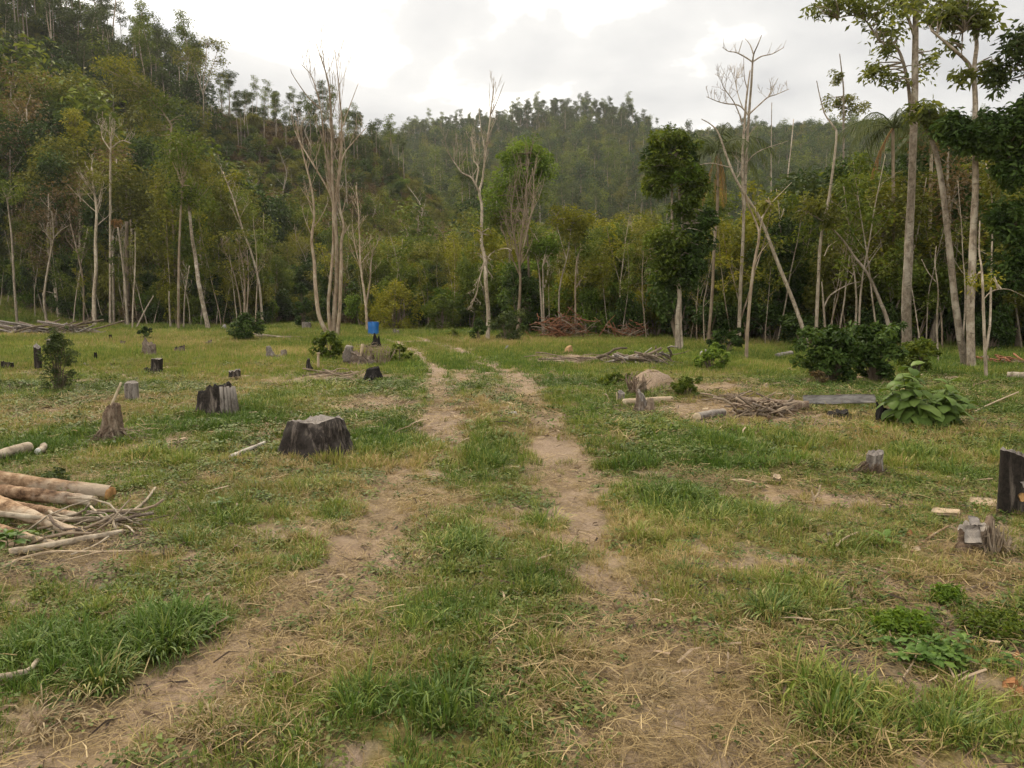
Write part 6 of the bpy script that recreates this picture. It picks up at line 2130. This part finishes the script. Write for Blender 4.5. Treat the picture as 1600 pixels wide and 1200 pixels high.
rod(T_, 'spike', [L3(16, 20, -.02), L3(26, 40, 0), L3(30, 50, .03)], .045, .02, 'brown_wood', 7, .2, 4)

# ------------------------------------------------------------------ barrel, post and pan
b_ = G(583.5, 524.5)
T_ = thing('plastic_barrel', 'bright blue plastic barrel standing on the grass beside the track bend', 'barrel', b_)
k_ = pxm(b_[1])
t = NT('blue_plastic')
n_ = t.noise(t.coord('Object', (1, 1, .4)), 5, 5, .65)
MAT['blue'] = t.surf(t.ramp(n_, [(.3, (.010, .10, .34)), (.5, (.012, .135, .44)), (.75, (.05, .20, .50))]), .5, .35)


def lathe(T, name, prof, mat, n=40):
    m = MB()
    a = np.arange(n) / n * 2 * np.pi
    v = np.concatenate([np.stack([r_ * np.cos(a), r_ * np.sin(a), 0 * a + z_], -1) for r_, z_ in prof])
    q = [(i * n + j, i * n + (j + 1) % n, (i + 1) * n + (j + 1) % n, (i + 1) * n + j) for i in range(len(prof) - 1) for j in range(n)]
    m.add(v, q)
    return m.obj(name, mat, T, False)


Rb, Hb = 8.6 * k_, 21.5 * k_
lathe(T_, 'body', [(0.001, .01), (Rb * .93, .01), (Rb * .97, .04), (Rb * .97, Hb * .30), (Rb * .955, Hb * .34), (Rb * .955, Hb * .62), (Rb * .97, Hb * .66), (Rb * .97, Hb * .93), (Rb * .90, Hb * .955), (Rb * .86, Hb * .94), (.001, Hb * .94)], MAT['blue'])
for z_ in (.32, .64):
    lathe(T_, 'hoop', [(Rb * .95, Hb * (z_ - .02)), (Rb, Hb * (z_ - .01)), (Rb, Hb * (z_ + .01)), (Rb * .95, Hb * (z_ + .02))], MAT['blue'])
lathe(T_, 'rim', [(Rb * .88, Hb * .93), (Rb * 1.0, Hb * .94), (Rb * 1.0, Hb * .995), (Rb * .90, Hb), (Rb * .88, Hb * .95)], MAT['blue'])
t = NT('white_plastic')
MAT['white'] = t.surf((.72, .70, .66), .5, .4)
T_ = thing('white_post', 'short white post directly behind the left side of the blue barrel', 'post', G(574, 518))
k_ = pxm(T_.location.y)
rod(T_, 'shaft', [(0, 0, -.1), (0, 0, 8 * k_), (0, 0, 15 * k_)], .055, .05, 'pale_cut', 8, .05)
rod(T_, 'cap', [(0, 0, 14.6 * k_), (0, 0, 16 * k_)], .06, .05, 'white', 8, .02, 0, 3)
T_ = thing('white_pan', 'white shallow pan lying at the foot of the blue barrel', 'pan', G(576, 526.5))
k_ = pxm(T_.location.y)
lathe(T_, 'bowl', [(.001, .02), (5 * k_, .02), (7 * k_, .075), (6.6 * k_, .075), (4.7 * k_, .035), (.001, .035)], MAT['white'], 24)
lathe(T_, 'lip', [(6.6 * k_, .072), (7.4 * k_, .070), (7.4 * k_, .082), (6.6 * k_, .082)], MAT['white'], 24)

# ------------------------------------------------------------------ logs, sticks and piles
def log(label, a, b, w0, w1, mat, end_mat, za=0.0, zb=0.0, seed=1, name='log', cat='log', ends='ab', sides=18, sag=0.0, extra=None):
    """A log lying from photo pixel a to photo pixel b (bottom line), widths in photo pixels, ends lifted by za, zb metres."""
    A, B = G(*a), G(*b)
    r0, r1 = w0 * pxm(A[1]) * .5, w1 * pxm(B[1]) * .5
    A[2] += r0 * .8 + za
    B[2] += r1 * .8 + zb
    mid = (A + B) / 2
    root = np.array([mid[0], mid[1], float(terrain(mid[0], mid[1]))])
    T = thing(name, label, cat, root)
    r = np.random.default_rng(seed)
    n = 14
    pts = A + (B - A) * np.linspace(0, 1, n)[:, None]
    d = (B - A) / np.linalg.norm(B - A)
    side = np.cross(d, [0, 0, 1.0])
    pts += side[None] * (np.sin(np.linspace(0, 3.1, n) * r.uniform(.8, 1.4)) * min(r0, r1) * r.uniform(-.5, .5))[:, None]
    pts[:, 2] -= sag * np.sin(np.linspace(0, np.pi, n))
    rad = np.linspace(r0, r1, n) * (1 + .05 * np.sin(np.linspace(0, 9, n) + seed))
    m = MB()
    m.tube(smooth_line(pts - root, 28), np.interp(np.linspace(0, 1, 28), np.linspace(0, 1, n), rad), sides, False, False, wob=.13, seed=seed)
    m.obj('bark', MAT[mat], T, True)
    for c, dd, rr, nm in ((pts[0], -d, rad[0], 'a'), (pts[-1], d, rad[-1], 'b')):
        if nm not in ends:
            continue
        e_ = MB()
        e_.tube(np.array([c - dd * .01, c + dd * .012, c + dd * .013]) - root, [rr * .985, rr * .965, rr * .5], sides, False, True, wob=.04, seed=seed)
        e_.obj('cut_end', MAT[end_mat], T)
    return T


def stick(label, pts, w0, w1, mat, name='stick', cat='stick', lifts=None, forks=(), seed=1, split=False):
    """A bent stick through photo pixels on the ground; lifts = heights above the ground at those pixels."""
    W = []
    for i, p in enumerate(pts):
        g = G(*p)
        g[2] += (lifts[i] if lifts else .012)
        W.append(g)
    W = np.array(W)
    k = pxm(W[:, 1].mean())
    root = np.array([W[0][0], W[0][1], float(terrain(W[0][0], W[0][1]))])
    T = thing(name, label, cat, root)
    rod(T, 'stem', W - root, w0 * k * .5, w1 * k * .5, mat, 7, .12, seed, 14)
    for f in forks:
        F = []
        for i, p in enumerate(f):
            g = G(*p)
            g[2] += .014 + .01 * (1 if lifts else 0)
            F.append(g)
        rod(T, 'fork', np.array(F) - root, w1 * k * .55, w1 * k * .3, mat, 6, .12, seed + 3, 8)
    # loose bark stubs
    return T


MAT['white_bark'] = bark_mat('white_bark', [(.3, (.28, .24, .19)), (.5, (.52, .47, .40)), (.7, (.68, .63, .55))], zs=1, scale=12)
MAT['log_bark'] = bark_mat('log_bark', [(.34, (.07, .042, .026)), (.48, (.24, .15, .09)), (.62, (.44, .31, .20))], zs=1, scale=11, lichen=(.46, .40, .32), spots=(.06, .04, .028), bump=1.0)
MAT['log_tan'] = bark_mat('log_tan', [(.34, (.11, .065, .036)), (.48, (.32, .21, .125)), (.64, (.48, .36, .24))], zs=1, scale=10, lichen=(.40, .33, .25), spots=(.13, .07, .035), bump=.9)
log('thick peeled log with a freshly sawn orange end at the left edge', (-60, 772), (172, 782), 29, 25, 'log_tan', 'orange_cut', .12, .0, 1)
log('second log with flaking bark below the orange ended log', (-60, 790), (147, 796), 25, 18, 'log_bark', 'fresh_wood', .10, .03, 2)
log('short log with a dark sawn end in the middle of the left log pile', (20, 806), (120, 815), 20, 17, 'log_bark', 'brown_wood', .03, .0, 3)
log('long tan log slanting down to the right in the left log pile', (-70, 790), (118, 840), 29, 17, 'log_tan', 'fresh_wood', .10, .0, 4)
log('thin mossy grey log under the slanting tan one', (-30, 828), (98, 858), 17, 10, 'log_bark', 'fresh_wood', .02, .0, 5)
log('pale lichened log reaching in at the left edge above the log pile', (-70, 742), (44, 712), 20, 16, 'grey_bark' if False else 'pale_bark', 'pale_cut', .02, .05, 6)
log('small pale sawn branch stub beside the lichened log', (60, 712), (70, 706), 10, 10, 'pale_bark', 'white', .02, .04, 7)
log('light mossy branch in front of the log pile', (18, 868), (190, 838), 13, 8, 'pale_bark', 'fresh_wood', .0, .02, 8, 'branch', 'branch')
stick('long crooked grey branch forking across the log pile', [(-5, 832), (40, 828), (120, 826), (175, 818), (205, 806), (228, 792), (243, 776)], 9, 4, 'pale_bark', 'branch', 'branch', [.14, .10, .06, .05, .03, .05, .08], [[(184, 816), (182, 830), (165, 848), (140, 862), (112, 872)], [(110, 826), (130, 838), (143, 850)]], 3)
stick('curved dry palm rib on the burnt soil in front of the log pile', [(5, 891), (35, 880), (80, 872), (120, 869), (168, 867), (220, 864)], 6, 3, 'fresh_wood', 'palm_rib', 'palm rib', [.02, .03, .04, .03, .02, .015], [[(160, 868), (130, 875), (96, 884)]], 4)
stick('tangle of thin twigs right of the sawn logs', [(118, 806), (160, 808), (205, 812), (240, 824), (268, 815)], 4, 1.5, 'pale_bark', 'twigs', 'twigs', None, [[(150, 808), (190, 800), (240, 806)], [(160, 812), (200, 826), (245, 830)], [(130, 802), (170, 798), (215, 800)]], 5)
stick('white peeled branch lying left of the broad charred stump', [(361, 722), (375, 717), (392, 711), (414, 703)], 9, 6, 'white_bark', 'branch', 'branch', [.05, .06, .07, .08], (), 6)
stick('short pale stick on the grass right of the rotten stump', [(272, 698), (281, 697), (290, 695)], 7, 6, 'fresh_wood', seed=7, lifts=[.05, .06, .07])
stick('mossy broken branch stub at the lower left edge', [(-10, 1072), (20, 1066), (45, 1058), (60, 1044)], 15, 7, 'pale_bark', 'branch', 'branch', [.03, .03, .03, .04], (), 8)
stick('thin bent twig rising beside the lush herb', [(1400, 1078), (1416, 1058), (1430, 1040), (1434, 1015)], 4, 2, 'fresh_wood', 'twig', 'twig', [.0, .02, .04, .05], (), 9)
stick('forked pale twig in front of the lush herb', [(1490, 1102), (1491, 1082), (1490, 1068), (1473, 1043)], 4.5, 3, 'fresh_wood', 'twig', 'twig', [.0, .01, .03, .04], [[(1490, 1068), (1500, 1062), (1512, 1056)]], 10)
stick('long dark pair of sticks lying across the bare soil at the right edge', [(1500, 930), (1540, 915), (1580, 918), (1640, 925)], 6, 4, 'brown_bark', 'stick', 'stick', None, [[(1520, 905), (1560, 922), (1610, 938)]], 11)
stick('orange stick leaning towards the pale broken stump', [(1425, 864), (1440, 852), (1460, 841), (1482, 832)], 5, 3, 'log_tan', seed=12, lifts=[.01, .015, .03, .05])
stick('pale thin stick on the right grass near the small dark stub', [(1144, 756), (1160, 757), (1182, 760)], 5, 3, 'fresh_wood', seed=13, lifts=[.03, .04, .03])
stick('little pale stick at the left foot of the earth heap slope', [(1188, 642), (1172, 660)], 3, 2, 'fresh_wood', seed=14)
stick('pale branching twig above the wood chips', [(1306, 860), (1320, 850), (1340, 843)], 5, 3, 'fresh_wood', seed=15, lifts=[.03, .04, .05], name='twig', cat='twig')
stick('pale crossed sticks lying on the right rut', [(850, 668), (866, 671), (884, 683)], 4, 2, 'fresh_wood', 'twig', 'twig', None, [[(852, 682), (858, 676), (872, 672)]], 16)
stick('long pale cane slanting out of the large leaved plant', [(1518, 648), (1550, 640), (1590, 630)], 3, 2, 'fresh_wood', 'cane', 'cane', [.02, .10, .18], (), 17)


def plank(label, corners, th, mat, lift=0.01, name='plank', cat='plank', seed=1):
    q = np.array([G(*c) for c in corners])
    q[:, 2] += lift
    root = q.mean(0)
    root[2] = float(terrain(root[0], root[1]))
    T = thing(name, label, cat, root)
    slab(T, 'board', q - root, th, mat, seed)
    return T


plank('pale split plank on the grass beside the charred post', [(1455, 806), (1500, 808), (1500, 801), (1458, 799)], .03, 'fresh_wood', .02)
plank('longer weathered plank left of the charred post', [(1512, 792), (1566, 798), (1568, 786), (1516, 781)], .035, 'fresh_wood', .02, seed=2)
plank('grey splintered wood piece in front of the longer plank', [(1496, 790), (1520, 796), (1522, 790), (1500, 785)], .02, 'grey_wood', .01, seed=3)
r_ = np.random.default_rng(55)
MAT['chip_a'], MAT['chip_b'] = MAT['fresh_wood'], MAT['orange_bark']
chips = [('orange wood chip left of the broken stump', 1420, 836, 'orange_bark', 12), ('larger orange bark chip nearest the orange stick', 1455, 840, 'orange_bark', 12), ('pale wood chip below the orange stick', 1432, 862, 'fresh_wood', 12), ('pale rounded chip in the row below the orange stick', 1412, 858, 'fresh_wood', 9),
         ('pale flat chip near the broad leaved weed', 1340, 815, 'fresh_wood', 14), ('tan chip at the far side of the wood chips', 1320, 838, 'fresh_wood', 12), ('light chip on the right grass below the small stub', 1296, 838, 'grey_wood', 10), ('curled orange bark strip at the lower right edge', 1588, 1035, 'orange_bark', 22),
         ('large torn orange bark piece at the lower right edge', 1578, 1075, 'orange_bark', 24), ('rust coloured bark scrap below the large torn piece', 1592, 1090, 'orange_bark', 20), ('white splinter in the grass of the left rut side', 331, 912, 'pale_cut', 10), ('dead pale leaf sheath on the dry grass', 323, 940, 'fresh_wood', 18),
         ('yellowish earth clod in the middle of the track', 612, 1070, 'orange_earth', 46), ('tan flattened clod on the left grass', 325, 742, 'orange_earth', 24), ('pale chip beside the cut block', 1102, 640, 'pale_cut', 9), ('reddish board scrap before the large leaved plant', 1368, 672, 'orange_bark', 22), ('tan wood fleck on the bare soil below the plank', 1237, 670, 'pale_cut', 7)]
MAT['orange_earth'] = cut_mat('orange_earth', (.30, .18, .085), (.42, .27, .14))
for i, (lab, px, py, mt, wpx) in enumerate(chips):
    b_ = G(px, py)
    k_ = pxm(b_[1])
    T_ = thing('earth_clod' if 'clod' in lab else 'wood_chip', lab, 'clod' if 'clod' in lab else 'wood chip', b_, r_.uniform(-.5, .5))
    s_ = wpx * k_ * .5
    if 'clod' in lab:
        m0, c0 = stump_mesh(s_ * 2, s_ * .35, 80 + i, lambda a: 1.0, flare=.5, rag=.2, flute=.2, cav=-.6, taper=.55, nth=32, nz=8, depth=.7)
        m0.obj('side', MAT[mt], T_, True)
        c0.obj('top', MAT[mt], T_, True)
    else:
        slab(T_, 'flake', [(-s_, -s_ * .45, .0), (s_, -s_ * .35, .012), (s_ * .9, s_ * .4, .03 + .2 * s_), (-s_ * .8, s_ * .5, .02)], max(.008, s_ * .12), mt, i)
        if wpx > 16:
            slab(T_, 'curl', [(-s_ * .6, -s_ * .2, .02), (s_ * .5, -s_ * .3, .03), (s_ * .6, s_ * .3, .05), (-s_ * .4, s_ * .4, .03 + s_ * .12)], max(.006, s_ * .09), mt, i + 90)

# cut log behind the brown pointed stump, block, far logs and stones
log('pale debarked log lying behind the brown pointed stump', (976, 634), (1049, 629), 10, 9, 'pale_wood_bark' if False else 'fresh_wood', 'pale_cut', .02, .02, 21)
log('short squared grey block with a dark burnt middle on the bare soil', (1089, 657), (1130, 652), 14, 13, 'grey_wood', 'pale_cut', .0, .02, 22, 'wood_block', 'block')
log('pale log end lying at the right edge of the far grass', (1574, 592), (1640, 596), 13, 13, 'pale_bark', 'fresh_wood', 0, 0, 23)
log('small grey log on the grass left of the big dark bushes', (1214, 561), (1236, 557), 10, 7, 'grey_wood', 'ash_top', 0, .05, 24)
log('dark log lying on the far grass left of the many stemmed tree', (400, 530), (482, 530), 6, 4, 'brown_bark', 'fresh_wood', .05, .0, 25)
log('second thinner log crossing the dark one on the far grass', (398, 527), (470, 533), 4, 3, 'grey_bark', 'fresh_wood', .12, .0, 26)
log('dark charred log under the branches on the bare soil', (1152, 636), (1236, 640), 15, 13, 'brown_wood', 'black_only', .03, .02, 27)
log('stout brown log with a hollow end beside the grey plank', (1200, 641), (1262, 644), 22, 20, 'brown_wood', 'black_only', .0, .0, 28)


def stone(label, px, py, w, h, mat, seed, cat='stone'):
    b_ = G(px, py)
    k = pxm(b_[1])
    m0, c0 = stump_mesh(w * k, h * k, seed, lambda a: .8 + .2 * math.cos(a), flare=.15, lobes=3, rag=.06, flute=.12, cav=-.3, taper=.45, nth=28, nz=8)
    m0.v += [c0.v[0]]
    m0.q += [c0.q[0] + m0.n]
    m0.t += [c0.t[0] + m0.n]
    m0.qa += c0.qa
    m0.ta += c0.ta
    m0.qm += c0.qm
    m0.tm += c0.tm
    o = m0.obj('stone', MAT[mat], None, True, b_)
    tag(o, label, cat)


t = NT('stone_grey')
n_ = t.noise(t.coord('Object'), 9, 6, .65)
MAT['stone'] = t.surf(t.ramp(n_, [(.3, (.16, .15, .14)), (.7, (.40, .38, .36))]), .9, .2, t.bump(n_, .6, .03))
stone('small pale grey stone beside the half dead tree', 792, 548, 9, 8, 'stone', 91)
stone('grey stone at the foot of the left woods', 350, 516, 10, 9, 'stone', 92)
stone('dark grey slab stone left of the bright bushy shrub', 1099, 558, 18, 12, 'stone', 93)
stone('pale dry tussock like stone beside the far bare soil strip', 888, 552, 20, 12, 'orange_earth', 94, 'clod')
stone('tiny white stone in the far left grass', 132, 574, 7, 7, 'stone', 95)
stone('light stone on the centre strip where the ruts widen', 800, 650, 30, 7, 'stone', 96)

# grey plank on a charred support
t = NT('beam_grey')
n_ = t.noise(t.coord('Object', (.25, 3, 3)), 8, 6, .7, .4)
MAT['beam_grey'] = t.surf(t.ramp(n_, [(.3, (.11, .10, .095)), (.55, (.24, .225, .21)), (.75, (.33, .31, .29))]), .9, .15, t.bump(n_, .6, .01))
A, B = G(1256, 637), G(1368, 640)
A[2] += .06
B[2] += .10
T_ = thing('grey_beam', 'long grey sawn beam lying across charred supports left of the large leaved plant', 'beam', ((A + B) / 2) * np.array([1, 1, 0]))
root_ = np.array(T_.location)
d_ = B - A
slab(T_, 'board', [A - root_, B - root_, B + np.array([0, .05, .13]) - root_, A + np.array([0, .05, .12]) - root_], .07, 'beam_grey', 7)
stump('low charred support block under the grey beam', 1314, 655, 34, 13, 'char', 'black_only', lambda a: .8 + .2 * math.cos(a), seed=61, flare=.2, rag=.12, flute=.12, nth=36)
stump('jagged black charred stump at the end of the grey beam', 1386, 664, 30, 32, 'black_only', 'black_only', lambda a: .72 - .28 * math.cos(a), seed=62, flare=.3, rag=.14, flute=.12, nth=44)

# heaps of branches: each visible branch is a part of its heap
def heap(label, cx, base, w, h, n, mats, r0, seed, lab_cat='branch heap', spread=.9, tilt=.25, D=None, name='branch_heap', lmin=.35, lmax=1.0):
    r = np.random.default_rng(seed)
    if D is None:
        b = G(cx, base)
    else:
        b = P(cx, base, D)
        b[2] = float(terrain(b[0], b[1]))
    k = pxm(b[1])
    T = thing(name, label, lab_cat, b + np.array([0, .3, 0]))
    W, Hh = w * k * .5, h * k
    for i in range(n):
        u = r.uniform(0, 1)
        L = W * r.uniform(lmin, lmax)
        c = np.array([r.normal(0, W * .42), r.normal(0, min(W, 1.2) * .35), .02 + Hh * .85 * u * r.uniform(.3, 1)])
        a = r.normal(0, spread)
        d = np.array([math.cos(a), math.sin(a), r.normal(0, tilt) * min(1, Hh / max(W * .4, .01) + .2)])
        q = np.array([c - d * L, c - d * L * .3 + r.normal(0, L * .09, 3), c + d * L * .35 + r.normal(0, L * .11, 3), c + d * L + r.normal(0, L * .10, 3)])
        q[:, 2] = np.maximum(q[:, 2], .01)
        rr = r0 * r.uniform(.4, 1.25)
        rod(T, 'branch', q, rr, rr * r.uniform(.3, .8), mats[r.integers(len(mats))], 5, .15, i, 6)
    return T


heap('heap of grey broken branches and sticks on the grass behind the earth heap', 1010, 571, 112, 30, 46, ['grey_wood', 'brown_bark', 'root_wood', 'brown_bark'], .045, 1, lmin=.2, lmax=.75)
heap('untidy pile of thin grey branches lying among the sawn logs', 95, 850, 190, 34, 26, ['pale_bark', 'dry_twig', 'pale_bark', 'root_wood'], .012, 12, spread=.6, lmin=.3, lmax=.9)
heap('flat heap of dead branches and twigs on the bare soil before the charred logs', 1205, 655, 108, 30, 52, ['root_wood', 'brown_wood', 'brown_bark', 'dry_twig', 'brown_bark'], .022, 2, spread=1.2, lmin=.15, lmax=.9)
heap('thin roots and twigs strewn over the bare soil left of the charred logs', 1150, 632, 80, 12, 26, ['root_wood', 'dry_twig', 'brown_bark'], .014, 3, spread=.8, name='twig_litter', lab_cat='twigs')
heap('reddish brown heap of dead brushwood at the forest edge', 884, 529, 96, 46, 170, ['red_dead', 'red_dead', 'red_dead', 'dry_twig'], .026, 4, spread=1.1, tilt=.45, lmin=.12, lmax=.5)
heap('smaller brown brushwood heap right of the reddish one', 980, 530, 62, 32, 80, ['red_dead', 'red_dead', 'dry_twig'], .026, 5, spread=1.1, tilt=.45, lmin=.15, lmax=.6)
heap('low wide heap of grey brown branches at the far left forest edge', 60, 524, 150, 18, 50, ['brown_bark', 'grey_wood', 'root_wood', 'brown_bark'], .075, 6, spread=.45)
heap('reddish litter of dead branches on the ground under the right edge trees', 1590, 570, 90, 9, 34, ['red_dead', 'red_dead', 'brown_bark'], .03, 7, spread=1.0)
heap('thin strip of scattered sticks along the far bare soil', 905, 566, 110, 5, 16, ['dry_twig', 'root_wood'], .02, 8, spread=.5, name='twig_litter', lab_cat='twigs')
heap('few dark sticks lying around the thin charred stub', 520, 588, 90, 5, 14, ['brown_bark', 'dry_twig'], .022, 9, spread=.5, name='twig_litter', lab_cat='twigs')

# ------------------------------------------------------------------ the air of the valley
hz = MB()
X0, X1, Y0, Y1, Z0, Z1 = -1000, 1000, -1000, 1000, -4, 190
v_ = [(x, y, z) for z in (Z0, Z1) for y in (Y0, Y1) for x in (X0, X1)]
hz.add(v_, [(0, 2, 3, 1), (4, 5, 7, 6), (0, 1, 5, 4), (1, 3, 7, 5), (3, 2, 6, 7), (2, 0, 4, 6)])
t = NT('valley_haze')
pv = t.new('ShaderNodeVolumePrincipled')
pv.inputs['Color'].default_value = (.92, .93, .95, 1)
pv.inputs['Density'].default_value = 0.00021
pv.inputs['Anisotropy'].default_value = 0.3
t.l.new(pv.outputs[0], t.out.inputs['Volume'])
ho = hz.obj('haze', t.m)
ho['kind'] = 'stuff'

# ------------------------------------------------------------------ low cover last, so that it can keep clear of what stands in it
ground_cover()
twig_cover()
